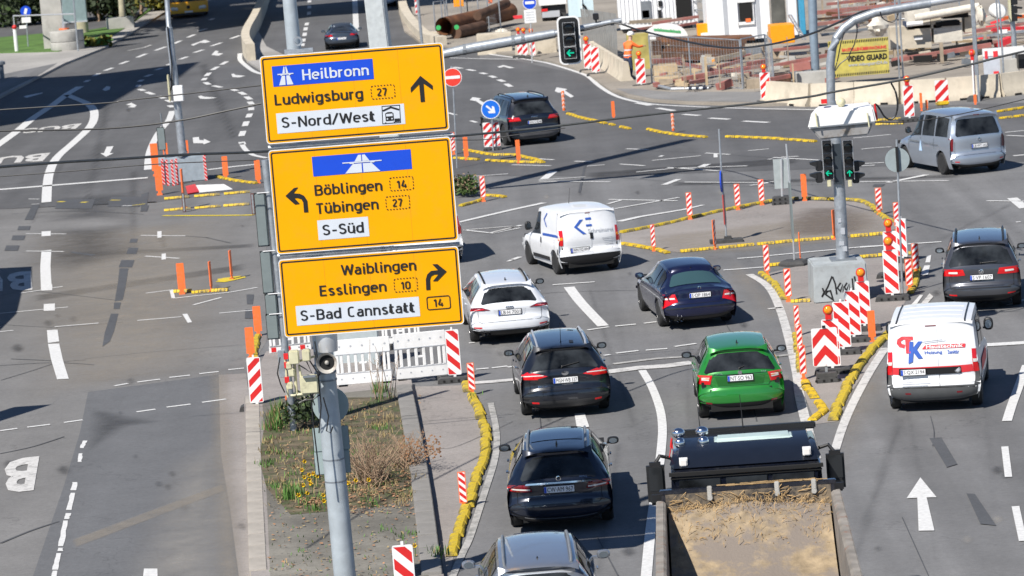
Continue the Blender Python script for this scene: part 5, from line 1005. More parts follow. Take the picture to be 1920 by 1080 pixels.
for k in range(3):
    z = cz + (1 - k) * hh; mb = MB(); mb.box((cx, ya - .38, z), (hw, .14, hh - .03)); fr = part('signal_chamber', mb, 'black', t, world=True, bevel=.015)
    mb = MB(); n = 18; r = hw * .44; vis = [(math.cos(a), math.sin(a)) for a in [math.radians(-20 + 220 * j / n) for j in range(n + 1)]]
    mb.grid([[(cx + r * c_, ya - .45, z + r * s) for c_, s in vis], [(cx + r * c_ * 1.02, ya - .45 - .2 * (.4 + .6 * max(0, s)), z + r * s * 1.02) for c_, s in vis]]); part('visor', mb, 'black', t, world=True)
    mb = MB(); mb.lathe([(r * .95, 0), (0, -.03)], c=(cx, ya - .455, z), axis='Y', n=20, cap=False); part('lens', mb, 'lensoff', t, world=True, smooth=True)
    mb = MB(); e = hh / 2 - .012
    for q in [((cx - hw / 2, z + e), (cx + hw / 2, z + e)), ((cx - hw / 2, z - e), (cx + hw / 2, z - e)), ((cx - hw / 2, z + e), (cx - hw / 2, z - e)), ((cx + hw / 2, z + e), (cx + hw / 2, z - e))]: mb.tube([(q[0][0], ya - .452, q[0][1]), (q[1][0], ya - .452, q[1][1])], .008, 4)
    part('bright_edge', mb, 'alu', t, world=True, kind='stuff')
    if k == 2: part('lit_arrow', arrow_mesh((cx, 0, z), r * .95, ya - .50, PI), 'litgreen', t, world=True)
mb = MB(); mb.tube([V(1062, 60, ya), V(1062, 60, ya - .3)], .04, 6); part('bracket', mb, 'galv_dark', t, world=True)
def cable(label, pts, r, Yf, sag=False, m='black', cat='cable', kind='overhead_cable', group='overhead cables'):
    P = smooth_line([V(x, y, Yf(x)) for x, y in pts], 6); t = MB(); t.tube(P, r, 6); o = part(kind, t, m); return tag(o, label, cat, group)
heavy = lambda x: 60 + (x - 320) * .0172 if x < 955 else 70.9 + (x - 955) * .0075
K['cablegrey'] = mat('cable_grey', (.085, .088, .085), .6, var=.2)
hv = [(-40, 317), (0, 313), (120, 304), (240, 297), (345, 290), (480, 285), (600, 276), (700, 268), (845, 256), (955, 246), (1055, 235), (1200, 217), (1320, 204), (1440, 191), (1520, 181), (1565, 172), (1690, 150), (1815, 122), (1870, 108), (1930, 94)]
cable('thick grey cable crossing the whole picture just below its upper third', hv, .026, heavy, m='cablegrey')
cable('thin wire high on the left, upper one', [(-30, 209), (0, 206), (200, 193), (230, 189), (340, 177), (490, 160)], .014, lambda x: 66); cable('thin wire on the left, lower one ending at the sign edge', [(-30, 247), (0, 245.5), (200, 241), (330, 227), (420, 209), (490, 194)], .019, lambda x: 66)
cable('black cable drooping from the signal arm tip towards the curved lamp arm', [(1100, 55), (1150, 43), (1200, 57), (1270, 74), (1330, 86), (1380, 90), (1440, 84), (1500, 70), (1545, 54), (1590, 34), (1620, 21), (1650, 18)], .03, lambda x: ya - .1 if x < 1180 else ya - (x - 1180) * .055)
cable('faint thin wire crossing left of the middle sign', [(-30, 333), (120, 322), (290, 308), (480, 300)], .012, lambda x: 70)
cable('thin wire between heavy cable and no-entry sign', [(835, 262), (905, 262), (960, 254), (1060, 240)], .010, lambda x: 74)
cable('slack cable loop between thick cable and white lamp', [(1671, 156), (1680, 175), (1683, 200), (1678, 218), (1668, 224), (1658, 218), (1650, 205), (1644, 197), (1640, 195)], .022, lambda x: 76.3)
cable('thin wire right of the white lamp', [(1640, 229), (1700, 229), (1800, 214), (1930, 184)], .012, lambda x: 76.3)
# right-hand block, signal pole, lamp
a, b = G(1530, 566), G(1640, 577); a = G(1527, 570); b = G(1643, 577); hb2 = 1.0; bc = (a + b) / 2
t = thing('graffiti_block', 'pale grey concrete block with black graffiti carrying the right signal pole', 'concrete block', tuple(a)); dd = Vector((b.x - a.x, 0, 0)); nn = Vector((0, 1.5, 0)); A = [a, a + dd, a + dd + nn, a + nn]
ins = .03; Bq = [p + Vector((0, 0, .92)) for p in (a + Vector((ins, ins, 0)), a + dd + Vector((-ins, ins, 0)), a + dd + nn - Vector((ins, ins, 0)), a + nn + Vector((ins, -ins, 0)))]
mb = MB(); mb.hexa(A, Bq); part('block', mb, mat('block_concrete', (.36, .39, .40), .8, var=.12, dirt=(.25, .26, .26), dscale=3, bump=.2), t, world=True, bevel=.03)
gm = MB(); gy = a.y + .004
def gz(x, y): 
    p = V(x, y, a.y + .02); return (p.x, p.z)
for st in [[(1541, 557), (1552, 538), (1560, 518)], [(1549, 547), (1557, 545), (1562, 562), (1548, 552), (1552, 545)], [(1561, 519), (1566, 532), (1569, 552)], [(1576, 530), (1570, 540), (1576, 546), (1580, 532), (1581, 548)], [(1588, 530), (1583, 538), (1587, 545), (1592, 532), (1594, 546)], [(1598, 522), (1600, 545)], [(1602, 518), (1606, 540)], [(1542, 540), (1545, 548), (1541, 556)]]:
    for q in stroke_quads([gz(*p) for p in st], .02): gm.poly([(u, a.y + .03 * (v / .92) - .004, v) for u, v in q])
part('graffiti', gm, 'sign_k', t, world=True)
pp = G(1581, 545); pp = Vector((V(1581, 500, a.y + .75).x, a.y + .75, .92)); Yp = pp.y
pole = thing('signal_pole', 'grey pole on the graffiti block carrying two signals and a curved arm', 'signal pole', tuple(pp))
mb = MB(); mb.tube([pp, V(1574, 355, Yp), V(1567, 260, Yp), V(1558, 190, Yp)], [.155, .14, .125, .115], 18); mb.tube([V(1558, 192, Yp), V(1557.5, 150, Yp), V(1557, 118, Yp), V(1560, 95, Yp), V(1568, 72, Yp), V(1582, 53, Yp), V(1602, 38, Yp), V(1640, 24, Yp), V(1700, 13, Yp), V(1744, 6, Yp)], .105, 14); part('pole', mb, 'galv', pole, smooth=True, world=True)
mb = MB(); mb.tube([V(1742, 6, Yp), V(1800, -4, Yp), V(1850, -14, Yp)], .085, 12); part('arm_end', mb, 'alu', pole, smooth=True, world=True)
mb = MB(); mb.box((pp.x, pp.y, pp.z + .02), (.6, .6, .04)); part('flange', mb, 'galv_dark', pole, world=True)
mb = MB(); q = V(1580, 420, Yp); 
for x, y, w2, h2 in [(1579, 432, .1, .16), (1577, 455, .12, .1), (1583, 465, .1, .12), (1573, 412, .08, .1)]: q = V(x, y, Yp); mb.box((q.x, q.y - .15, q.z), (w2, .02, h2))
part('sticker', mb, 'greyp', pole, world=True, kind='stuff')
mb = MB(); q0, q1 = V(1563, 270, Yp - .15), V(1577, 345, Yp - .15); mb.box(((q0.x + q1.x) / 2, Yp - .15, (q0.z + q1.z) / 2), (.19, .1, q0.z - q1.z)); part('mounting_plate', mb, mat('dark_blue_steel', (.03, .04, .05), .5), pole, world=True)
for (x0, x1, ang, lab) in [(1540, 1562, PI - .15, 'left traffic signal on the right pole showing a green left arrow'), (1579, 1601, PI / 2, 'right traffic signal on the right pole showing a green straight-on arrow')]:
    P0, P1 = V(x0, 264, Yp - .25), V(x1 + 2, 336, Yp - .25); cx = (P0.x + P1.x) / 2; w_ = P1.x - P0.x - .02; h = P0.z - P1.z
    t = thing('traffic_signal', lab, 'traffic light', (cx, Yp - .25, P1.z), 0, 'traffic signals on the right pole')
    for k in range(3):
        z = P0.z - h * (k + .5) / 3; mb = MB(); mb.box((cx, Yp - .2, z), (w_, .14, h / 3 - .015)); part('signal_chamber', mb, 'black', t, world=True, bevel=.01); r = w_ * .46
        mb = MB(); vis = [(math.cos(a_), math.sin(a_)) for a_ in [math.radians(-20 + 220 * j / 16) for j in range(17)]]; mb.grid([[(cx + r * c_, Yp - .27, z + r * s) for c_, s in vis], [(cx + r * c_, Yp - .27 - .18 * (.4 + .6 * max(0, s)), z + r * s) for c_, s in vis]]); part('visor', mb, 'black', t, world=True)
        mb = MB(); mb.lathe([(r * .95, 0), (0, -.02)], c=(cx, Yp - .275, z), axis='Y', n=18, cap=False); part('lens', mb, 'lensoff', t, world=True, smooth=True)
        if k == 2: part('lit_arrow', arrow_mesh((cx, 0, z), r * .95, Yp - .31, ang), 'litgreen', t, world=True)
    mb = MB(); mb.tube([(cx - w_ / 2, Yp - .275, P1.z), (cx - w_ / 2, Yp - .275, P0.z), (cx + w_ / 2, Yp - .275, P0.z), (cx + w_ / 2, Yp - .275, P1.z)], .009, 4); part('bright_edge', mb, 'alu', t, world=True, kind='stuff'); mb = MB(); mb.box((cx, Yp - .24, P1.z - .09), (.09, .1, .16)); part('cream_bracket', mb, 'cream', t, world=True, bevel=.01)
for s, xs in ((-1, (1522, 1540)), (1, (1600, 1618))):
    t = thing('pedestrian_signal', 'black sideways signal with hood %s of the right pole' % ('left' if s < 0 else 'right'), 'traffic light', tuple(V(xs[0], 345, Yp)), 0, 'sideways signals on the right pole')
    for k, y in enumerate((311, 333)):
        p, q = V(xs[0], y - 9, Yp), V(xs[1], y + 9, Yp); mb = MB(); cx = (p.x + q.x) / 2; mb.box((cx - s * .06, Yp + .02, (p.z + q.z) / 2), (.16, .2, p.z - q.z)); part('signal_chamber', mb, 'black', t, world=True, bevel=.02)
        mb = MB(); mb.hexa([(cx, Yp - .1, q.z + .1), (cx, Yp + .12, q.z + .1), (cx, Yp + .12, p.z), (cx, Yp - .1, p.z)], [(cx + s * .16, Yp - .08, p.z - .08), (cx + s * .16, Yp + .1, p.z - .08), (cx + s * .16, Yp + .1, p.z - .03), (cx + s * .16, Yp - .08, p.z - .03)]); part('visor', mb, 'black', t, world=True)
yl = 76.2; t = thing('street_lamp', 'big white hooded street lamp in front of the right signal pole', 'lamp', tuple(V(1580, 200, yl)))
def lq(pts, y): return [V(x, yy, y) for x, yy in pts]
mb = MB(); f_ = lq([(1514, 242), (1644, 230), (1637, 200), (1521, 211)], yl - .30); bk = lq([(1516, 236), (1643, 225), (1630, 191), (1532, 199)], yl + .28)
mb.hexa(f_, bk); part('white_hood', mb, mat('lamp_enamel', (.80, .80, .79), .35, var=.02, coat=.3), t, world=True, bevel=.035)
mb = MB(); f_ = lq([(1538, 262), (1628, 253), (1637, 231), (1519, 241)], yl - .22); bk = lq([(1540, 260), (1628, 251), (1636, 229), (1520, 239)], yl + .22); mb.hexa(f_, bk); part('lamp_trough', mb, mat('lamp_trough_grey', (.33, .32, .31), .5, .3, var=.12, dirt=(.2, .15, .1), dscale=4), t, world=True, bevel=.03)
for x in (1529, 1626): mb = MB(); mb.tube(lq([(x, 212), (x + 4, 238)], yl - .36), .02, 5); part('latch', mb, 'cream', t, world=True)
mb = MB(); mb.sphere(V(1577, 192, yl), .10, 12); part('cap', mb, 'cream', t, world=True, smooth=True); mb = MB(); mb.box(V(1545, 190, yl), (.12, .1, .09)); part('clamp', mb, 'red', t, world=True)
mb = MB(); mb.tube(lq([(1640, 195), (1642, 210), (1644, 225)], yl - .1), .025, 5); part('red_clip', mb, 'red', t, world=True)
for lab, pts in [('thin cable loop under the bend of the curved arm', [(1606, 45), (1607, 60), (1603, 80), (1596, 95), (1590, 108), (1575, 120), (1566, 133)]), ('second thin cable under the bend of the curved arm', [(1583, 60), (1576, 85), (1571, 110), (1565, 132)]), ('short drooping cable under the straight part of the curved arm', [(1650, 22), (1655, 34), (1665, 40), (1675, 41), (1682, 32), (1684, 24)])]:
    cable(lab, pts, .014, lambda x: Yp - .12)
ps = G(1906, 150); t = thing('far_signal', 'black signal with cream edge on a grey post at the top right corner', 'traffic light', tuple(ps)); mb = MB(); mb.tube([V(1893, -30, ps.y), V(1900, 60, ps.y), ps], [.09, .1, .13], 10); part('post', mb, 'galv', t, world=True, smooth=True)
p, q = V(1889, -20, ps.y - .2), V(1896, 40, ps.y - .2); mb = MB(); mb.box(((p.x + q.x) / 2, ps.y - .2, (p.z + q.z) / 2), (q.x - p.x, .3, p.z - q.z)); part('cream_edge', mb, 'cream', t, world=True)
for y in (2, 18, 33): p = V(1901, y, ps.y - .2); mb = MB(); mb.box((p.x, p.y, p.z), (.26, .22, .28)); mb.box((p.x + .2, p.y, p.z + .06), (.26, .2, .08), ry=.15); part('signal_chamber', mb, 'black', t, world=True, bevel=.02)
# unseen blockers added outside the frame, outlines traced back from their shadows
def caster(name, label, cat, shadow_px, h, z0=0., m='conc'):
    P = [(p.x - SX * h, p.y - SY * h) for p in gp(shadow_px)]; mb = MB(); mb.prism(P, z0, h); return tag(part(name, mb, m), label, cat)
caster('unseen_block', 'unseen tall block left of the picture, added to shade the bus lane', 'building', [(375, 116), (330, 150), (268, 160), (190, 205), (0, 231), (-300, 262), (-300, 176), (0, 151), (180, 140)], 24)  # unseen block, roof outline cut to the shade on the bus lane
caster('unseen_box', 'unseen tall box left of the picture, added to shade the painted letters', 'lorry', [(60, 500), (60, 541), (42, 546), (32, 588), (0, 620), (-160, 640), (-160, 515), (0, 503)], 4.2)  # made-up box, cut to the shade over the letters
mb = MB(); P = [p - Vector((SX * 6, SY * 6, 0)) for p in gp([(0, 790), (96, 759), (25, 764), (0, 772), (-60, 790), (-60, 812)])]; mb.prism([(p.x, p.y) for p in P], 5.95, 6.05); mb.tube([(P[4].x, P[4].y, 0), (P[4].x, P[4].y, 6)], .12, 8); tag(part('unseen_sign', mb, 'signback'), 'unseen sign on a post left of the picture, shaped to throw its shadow into the road', 'road sign')  # unseen flat panel, cut to the shadow it throws
fb = [(490, 16), (560, 11), (640, 4), (760, -6), (960, -22), (960, -2), (770, 16), (690, 24), (600, 30), (495, 43), (380, 60), (380, 30)]
mb = MB(); P = [(p.x - SX * 9, p.y - SY * 9) for p in gp(fb)]; mb.prism(P, 8.6, 9.1); fbt = thing('unseen_deck', 'footbridge above the top edge, added so its shade crosses the road by the sports car', 'bridge', (P[0][0], P[0][1], 0)); part('deck', mb, 'conc', fbt, world=True)  # made-up deck, placed only for its band of shade on the road
mb = MB(); mb.box((P[-2][0] - 3, P[-2][1], 4.3), (1.2, 1.2, 8.6)); part('pier', mb, 'conc', fbt, world=True)
# road vehicles
def paint(name, col, metal=.0, rough=.28, coat=1.):
    return mat('car_paint_' + name, col, rough, metal, var=.02, coat=coat, dirt=[x * .8 + .02 for x in col], dscale=1.6, dcut=(.45, .95))
def interp(tbl, x):
    if x <= tbl[0][0]: return tbl[0][1:]
    for a, b in zip(tbl, tbl[1:]):
        if x <= b[0]:
            t = (x - a[0]) / max(1e-6, b[0] - a[0]); return tuple(p + (q - p) * t for p, q in zip(a[1:], b[1:]))
    return tbl[-1][1:]
class Car:
    """origin: rear axle centre on the road, +y ahead; body lofted along its side profile"""
    def __init__(c, kind, label, cat, rl, rr_, yaw, pnt, W=1.8, H=1.48, wb=2.65, ro=.95, fo=.9, zb=.95, ybelt=.07, ytop=.42, zw=1.34, hr=.56, lip=.05, cow=1.0, yws=None, ycw=None, sedan=None, tyre_r=.32, rim='rim', crn=.2, vanx=0., zc_=1.0, group='cars and vans on the junction', rails=None, roofmat=None, slope=0.):
        A, B = G(*rl), G(*rr_); mid = (A + B) / 2; mid.z = 0
        c.root = thing(kind, label, cat, (mid.x, mid.y, 0), math.radians(yaw), group)
        c.W, c.H, c.wb, c.ro, c.fo, c.zb = W, H, wb, ro, fo, zb; W2 = W / 2; y0 = -ro; fe = wb + fo; c.y0 = y0; c.fe = fe; c.hr = hr; c.tr = tyre_r; c.paint = pnt
        yws = wb - .75 if yws is None else yws; ycw = wb - .05 if ycw is None else ycw
        R = [(y0 + .12, .24, W2 - .07, crn * .8, 4), (y0 + .02, .34, W2 - .03, crn, 4), (y0, .50, W2 - .005, crn * 1.1, 4), (y0 + .03, .64, W2, crn * 1.1, 4), (y0 + .07, .70, W2 - .01, crn, 4)]
        if sedan:
            zd, yd = sedan
            R += [(y0 + .08, zd - .06, W2 - .06, crn, 4), (y0 + .12, zd, W2 - .10, crn * .7, 3.5), (y0 + yd, zd + .035, W2 - .12, .10, 3), (y0 + ytop, zw, hr + .02, .12, 2.5), (y0 + ytop + .14, H - .05, hr, .07, 2.5)]
            c.zwin0 = zd + .035
        else:
            R += [(y0 + ybelt, zb, W2 - .045, crn * .85, 4), (y0 + ytop, zw, hr + .035, .12, 4), (y0 + ytop - lip, H - .075, hr + .02, .09, 4), (y0 + ytop + .10, H - .04, hr, .06, 3)]
            c.zwin0 = zb
        c.zw = zw; y1 = R[-1][0]
        R += [(y1 + .6, H - .008, hr, .05, 2.6), ((y1 + yws) / 2 + .3, H, hr, .045, 2.6), (yws, H - .055 - slope, hr - .01, .06, 2.6), (ycw, zc_ + .02, W2 - .15, .17, 2.2), (ycw + (fe - ycw) * .5, zc_ - .08, W2 - .12, .12, 3), (fe - .22, .80, W2 - .08, .2, 3), (fe - .03, .62, W2 - .02, .3, 3), (fe, .42, W2 - .03, .3, 3), (fe - .1, .24, W2 - .08, .25, 3)]
        c.R = R; c.nrear = 8 if sedan else 6
        c.iws = len(R) - 7
        # resampled rows
        c.rows = []
        for i in range(len(R) - 1):
            a, b, d, e = R[max(i - 1, 0)], R[i], R[i + 1], R[min(i + 2, len(R) - 1)]
            for j in range(3):
                t = j / 3; lin = [b[k] + (d[k] - b[k]) * t for k in range(5)]
                cr = [.5 * ((2 * b[k]) + (d[k] - a[k]) * t + (2 * a[k] - 5 * b[k] + 4 * d[k] - e[k]) * t * t + (3 * b[k] - a[k] - 3 * d[k] + e[k]) * t ** 3) for k in range(5)]
                c.rows.append((i + t, [lin[k] * .45 + cr[k] * .55 for k in range(5)]))
        c.rows.append((len(R) - 1., list(R[-1])))
        ts = [0, .2, .42, .6, .74, .84, .91, .96, 1]; ts = [-t for t in ts[:0:-1]] + ts
        mb = MB(); mb.grid([[c.surf(r, t) for t in ts] for r, _ in c.rows])
        # upper side edge, by y
        E = []; 
        for r, _ in c.rows:
            p = c.surf(r, 1.)
            if r >= (5 if not sedan else 6) and r <= len(R) - 4 and (not E or p.y > E[-1][0] + .004): E.append((p.y, p.x, p.z))
        c.E = E; c.ystart = y0 + crn * .9; c.yend = fe - .22
        zbelt = lambda y: zb - .02 + (zc_ - .10 - zb) * max(0, min(1, (y - y0) / (fe - y0))) ** 1.5
        c.zbelt = zbelt; ys = []; y = c.ystart
        while y < c.yend: ys.append(y); y += .055
        ys.append(c.yend)
        for s in (-1, 1):
            cols = []
            for y in ys:
                tp = 1 - .14 * max(0, (y - (fe - .9)) / .9) ** 2; Ey = interp(E, y); zt = min(zbelt(y), Ey[1] - .012); arch = 0
                for yc in (0, wb):
                    if abs(y - yc) < tyre_r + .065: arch = max(arch, tyre_r + math.sqrt((tyre_r + .065) ** 2 - (y - yc) ** 2))
                if sedan and y < y0 + sedan[1]: pass
                colp = [(W2 - .07, .2), (W2 - .02, .36), (W2 + .0, .52), (W2 + .0, .70), (W2 - .012, zt - .06), (W2 - .045, zt)]
                pts = [Vector((s * x * tp, y, max(z, arch))) for x, z in colp]
                q0 = pts[-1]; q1 = Vector((s * Ey[0], y, Ey[1]))
                pts += [q0.lerp(q1, k) + Vector((s * .018 * math.sin(PI * k), 0, 0)) for k in (.33, .66, 1)]
                cols.append(pts)
            mb.grid(cols)
        c.body = part('body', mb, pnt, c.root, smooth=42)
        ub = MB(); ub.box((0, (wb) / 2, .42), (W - .5, wb + ro + fo - .35, .44)); ub.box((0, wb / 2, .74), (W - .18, wb + ro + fo - .5, .1)); ub.box((0, y0 + .3, .33), (W - .5, .3, .2))
        part('underbody', ub, 'blackmat', c.root)
        # wheels
        me = None
        for s in (-1, 1):
            for yc in (0, wb):
                t = MB(); r = tyre_r; t.lathe([(r * .62, 0), (r * .9, -.006), (r * .985, .02), (r, .05), (r, .16), (r * .98, .2), (r * .6, .21)], axis='X', n=26)
                o = part('wheel', t, 'tyre', c.root, smooth=True, at=(s * (W2 - .015), yc, r)); o.rotation_euler.z = 0 if s < 0 else PI
                q = MB(); q.lathe([(.0, .018), (.05, .014), (.055, .03)], axis='X', n=10); q.lathe([(r * .66, -.002), (r * .64, .02), (r * .60, .05)], axis='X', n=24, cap=False); q.lathe([(r * .6, .06), (.001, .065)], axis='X', n=16, cap=False, mi=1)
                for k in range(5):
                    a = 2 * PI * k / 5; M = Matrix.Rotation(a, 3, 'X')
                    for da in (-.12, .12) if rim == 'rim' else (0,):
                        M2 = Matrix.Rotation(a + da, 3, 'X'); w_ = .022 if rim == 'rim' else .055
                        vs = [M2 @ Vector((x, y_ * w_, z)) for z in (.03, r * .63) for x, y_ in ((.012, -1), (.012, 1), (.035, 1), (.035, -1))]
                        q.hexa(vs[:4], vs[4:])
                part('rim', q, [rim, 'blackmat'], o, smooth=True)
    def surf(c, r, t, off=0.):
        r = max(0, min(len(c.R) - 1, r)); i = int(r * 3 + 1e-6)
        if i >= len(c.rows) - 1: i = len(c.rows) - 2
        (ra, a), (rb, b) = c.rows[i], c.rows[i + 1]; k = (r - ra) / (rb - ra); y, z, hw, cr, e = [p + (q - p) * k for p, q in zip(a, b)]
        n = Vector((0, b[1] - a[1], -(b[0] - a[0]))).normalized()  # inward: right of travel
        tt = min(1, abs(t)); p = Vector((hw * tt * (1 if t >= 0 else -1), y, z)) + n * (cr * tt ** e)
        if abs(t) > 1: p = p + Vector((0, (abs(t) - 1) * c.W / 2, 0))
        if off: 
            out = -n; sx = (1 if t >= 0 else -1) * min(1, (tt ** (e - 1)) * e * cr / hw if tt < 1 else 1.2)
            p = p + (out + Vector((sx, 0, 0))).normalized() * off
        return p
    def rz(c, z):                        # row parameter of a height on the tail
        n = c.nrear * 3 + 3
        for i in range(n):
            (ra, a), (rb, b) = c.rows[i], c.rows[i + 1]
            if a[1] <= z <= b[1] and b[1] > a[1]: return ra + (rb - ra) * (z - a[1]) / (b[1] - a[1])
        return 0 if z < c.rows[0][1][1] else c.rows[n][0]
    def tail(c, name, quad, mt, off=.006, nu=8, nv=6, both=False, rnd=0., par=None, label=None):
        """quad: four (t, z) corners bl br tr tl on the tail surface"""
        for s in ((1, -1) if both else (1,)):
            bl, br, tr, tl = quad; P = []
            for j in range(nv + 1):
                v = j / nv; row = []
                for i in range(nu + 1):
                    u = i / nu
                    if rnd:
                        e = max(0, abs(2 * v - 1) - (1 - rnd)) / rnd; uu = .5 + (u - .5) * (1 - .12 * rnd * e * e * 2)
                    else: uu = u
                    t = (bl[0] * (1 - uu) + br[0] * uu) * (1 - v) + (tl[0] * (1 - uu) + tr[0] * uu) * v; z = (bl[1] * (1 - u) + br[1] * u) * (1 - v) + (tl[1] * (1 - u) + tr[1] * u) * v
                    row.append(c.surf(c.rz(z), t * s, off))
                P.append(row)
            mb = MB(); mb.grid(P); o = part(name, mb, mt, par or c.root, smooth=60, label=label)
        return o
    def side(c, name, quad, mt, off=.008, sides=(-1, 1), n=8, par=None, both=True):
        """quad: (y, v) corners; v 0 at the belt line, 1 at the roof edge, negative below (metres)"""
        for s in sides:
            bl, br, tr, tl = quad; P = []
            for j in range(n + 1):
                row = []
                for i in range(n + 1):
                    u, v = i / n, j / n
                    y = (bl[0] * (1 - u) + br[0] * u) * (1 - v) + (tl[0] * (1 - u) + tr[0] * u) * v; q = (bl[1] * (1 - u) + br[1] * u) * (1 - v) + (tl[1] * (1 - u) + tr[1] * u) * v
                    Ey = interp(c.E, y); zt = min(c.zbelt(y), Ey[1] - .012); tp = 1 - .14 * max(0, (y - (c.fe - .9)) / .9) ** 2
                    if q >= 0:
                        p = Vector((s * (c.W / 2 - .045) * tp, y, zt)).lerp(Vector((s * Ey[0], y, Ey[1])), q) + Vector((s * (.018 * math.sin(PI * q) + off), 0, off * .5))
                    else: p = Vector((s * (c.W / 2 + off + (-.012 if q > -.06 else 0) - (.0 if q > -.45 else .03)) * tp, y, zt + q))
                    row.append(p)
                P.append(row)
            mb = MB(); mb.grid(P); part(name, mb, mt, par or c.root, smooth=60)
    def top(c, name, quad, mt, off=.006, n=6, label=None):      # quad: (x fraction, row)
        P = [[c.surf(quad[0][1] * (1 - v) + quad[1][1] * v, quad[0][0] * (1 - u) + quad[1][0] * u, off) for u in [k / n for k in range(n + 1)]] for v in [k / n for k in range(n + 1)]]
        mb = MB(); mb.grid(P); return part(name, mb, mt, c.root, smooth=60, label=label)
    def glaze(c, wide=.86, widetop=.84, zt=None, z0=None, gm='glass', panes=None, seam=True):
        z0 = (z0 or c.zwin0 + .03); zt = zt or c.zw - .015
        c.tail('rear_window', [(-wide, z0), (wide, z0), (widetop, zt), (-widetop, zt)], gm, .007, 14, 8, rnd=.3)
        ws = c.iws; c.top('windscreen', [(-.9, ws + .06), (.9, ws + .93)], 'glass', .006, 10)
        for a, b, tb, ta in (panes or [(c.y0 + .55, .62, .58, c.y0 + .85), (.68, c.wb * .52, c.wb * .52, .66), (c.wb * .52 + .06, c.wb - .35, c.wb - .85, c.wb * .52 + .06)]):
            c.side('side_window', [(a, .06), (b, .06), (tb, .88), (ta, .88)], 'glass', .010)
    def mirrors(c, y=None, z=.98, out=.075, sz=(.21, .12, .135), m='black'):
        y = c.wb - .62 if y is None else y
        for s in (-1, 1):
            x = s * (c.W / 2 + out); mb = MB(); mb.sphere((0, 0, 0), .5, 16, sc=(sz[0], sz[1] * 1.3, sz[2])); sq = lambda a: math.copysign(abs(a) ** .72, a); mb.v = [(sq(v[0] / sz[0] * 2) * sz[0] / 2, max(v[1], -.045), sq(v[2] / sz[2] * 2) * sz[2] / 2) for v in mb.v]
            mb.box((-s * (out * .6 + .03), .01, -sz[2] * .3), (out * 1.1, .05, .035))
            o = part('door_mirror', mb, m, c.root, smooth=True, at=(x, y, z))
            q = MB(); q.lathe([(sz[2] * .34, 0), (sz[2] * .34, -.004)], axis='Y', n=16); q.v = [(v[0] * sz[0] / sz[2], v[1] - .048, v[2]) for v in q.v]
            part('mirror_glass', q, 'mirror', o)
    def plate(c, txt, z=.78, w_=.5, x=0., proud=.022):
        p = c.surf(c.rz(z), x / (c.W / 2)); h = .11; y = p.y - proud
        mb = MB(); mb.box((0, 0, 0), (w_, .012, h)); o = part('number_plate', mb, 'plate', c.root, at=(x, y, z), bevel=.003)
        fr = MB(); fr.box((0, .009, 0), (w_ + .03, .012, h + .026)); part('plate_frame', fr, 'black', o)
        b = MB(); b.box((-w_ / 2 + .022, -.0065, 0), (.04, .003, h - .006)); part('blue_strip', b, 'euro', o)
        lettering(txt, lambda u, v: (-w_ / 2 + .055 + u * (w_ - .075), -.0085, -.04 + v * .08), 'sign_k', o, 'plate_lettering', bold=.0)
        return o
    def badge(c, z, r=.045, mt='chrome', x=0., oval=1., ring=False):
        p = c.surf(c.rz(z), x / (c.W / 2), .01); mb = MB(); mb.lathe([(r * .7 if ring else .001, -.012), (r, -.010), (r, .01)], axis='Y', n=20, cap=not ring)
        mb.v = [(v[0] * oval, v[1], v[2]) for v in mb.v]; part('badge', mb, mt, c.root, at=tuple(p), smooth=True)
    def tailtext(c, s, t0, t1, z, h, mt='chrome', off=.012, par=None, name='lettering', bold=0.):
        return lettering(s, lambda u, v: c.surf(c.rz(z + v * h), t0 + (t1 - t0) * u, off), mt, par or c.root, name, bold)
    def sidetext(c, s, y0, y1, z, h, mt, side=-1, name='side_lettering'):
        return lettering(s, lambda u, v: (side * (c.W / 2 + .012), y0 + (y1 - y0) * u, z + v * h), mt, c.root, name, .01)
    def rail(c, mt='alu', x=.86, y0=None, y1=None, up=.045):
        r0 = (9 if c.nrear == 8 else 8) + .1; r1 = c.iws - .1
        for s in (-1, 1):
            P = [c.surf(r0 + (r1 - r0) * k / 8, s * x, .0 if k in (0, 8) else up) for k in range(9)]
            mb = MB(); mb.tube(P, .022, 8); part('roof_rail', mb, mt, c.root, smooth=True)
    def antenna(c, row=None, L=.25, fin=False, t=0.):
        r = (8.5 if c.nrear == 6 else 9.5) if row is None else row
        p = c.surf(r, t); mb = MB()
        if fin: mb.hexa([p + Vector(q) for q in ((-.02, -.07, -.01), (.02, -.07, -.01), (.015, .1, -.01), (-.015, .1, -.01))], [p + Vector(q) for q in ((-.006, -.06, .065), (.006, -.06, .065), (.006, -.02, .065), (-.006, -.02, .065))])
        else: mb.tube([p, p + Vector((0, -.02, .03)), p + Vector((0, -L * .5, L))], [.014, .007, .004], 6)
        part('antenna', mb, 'black', c.root, smooth=True)
    def wiper(c, x0=-.05, x1=.3, z=None, dz=.06):
        z = z or c.zwin0 + .06; t0 = x0 / (c.W / 2); t1 = x1 / (c.W / 2)
        P = [c.surf(c.rz(z + dz * k / 5 * (1 if k < 5 else 1)), t0 + (t1 - t0) * k / 5, .022) for k in range(6)]
        mb = MB(); mb.tube(P, .011, 6); mb.sphere(P[0], .025, 8); part('rear_wiper', mb, 'black', c.root, smooth=True)
    def seam(c, pts, w_=.008, mt='blackmat', name='panel_gap'):   # polyline of (t,z) on the tail
        n = 6; Q = []
        for a, b in zip(pts, pts[1:]):
            Q += [(a[0] + (b[0] - a[0]) * k / n, a[1] + (b[1] - a[1]) * k / n) for k in range(n)]
        Q.append(pts[-1]); P = [c.surf(c.rz(z), t, .003) for t, z in Q]
        mb = MB(); mb.tube(P, w_ / 2, 4); part(name, mb, mt, c.root)
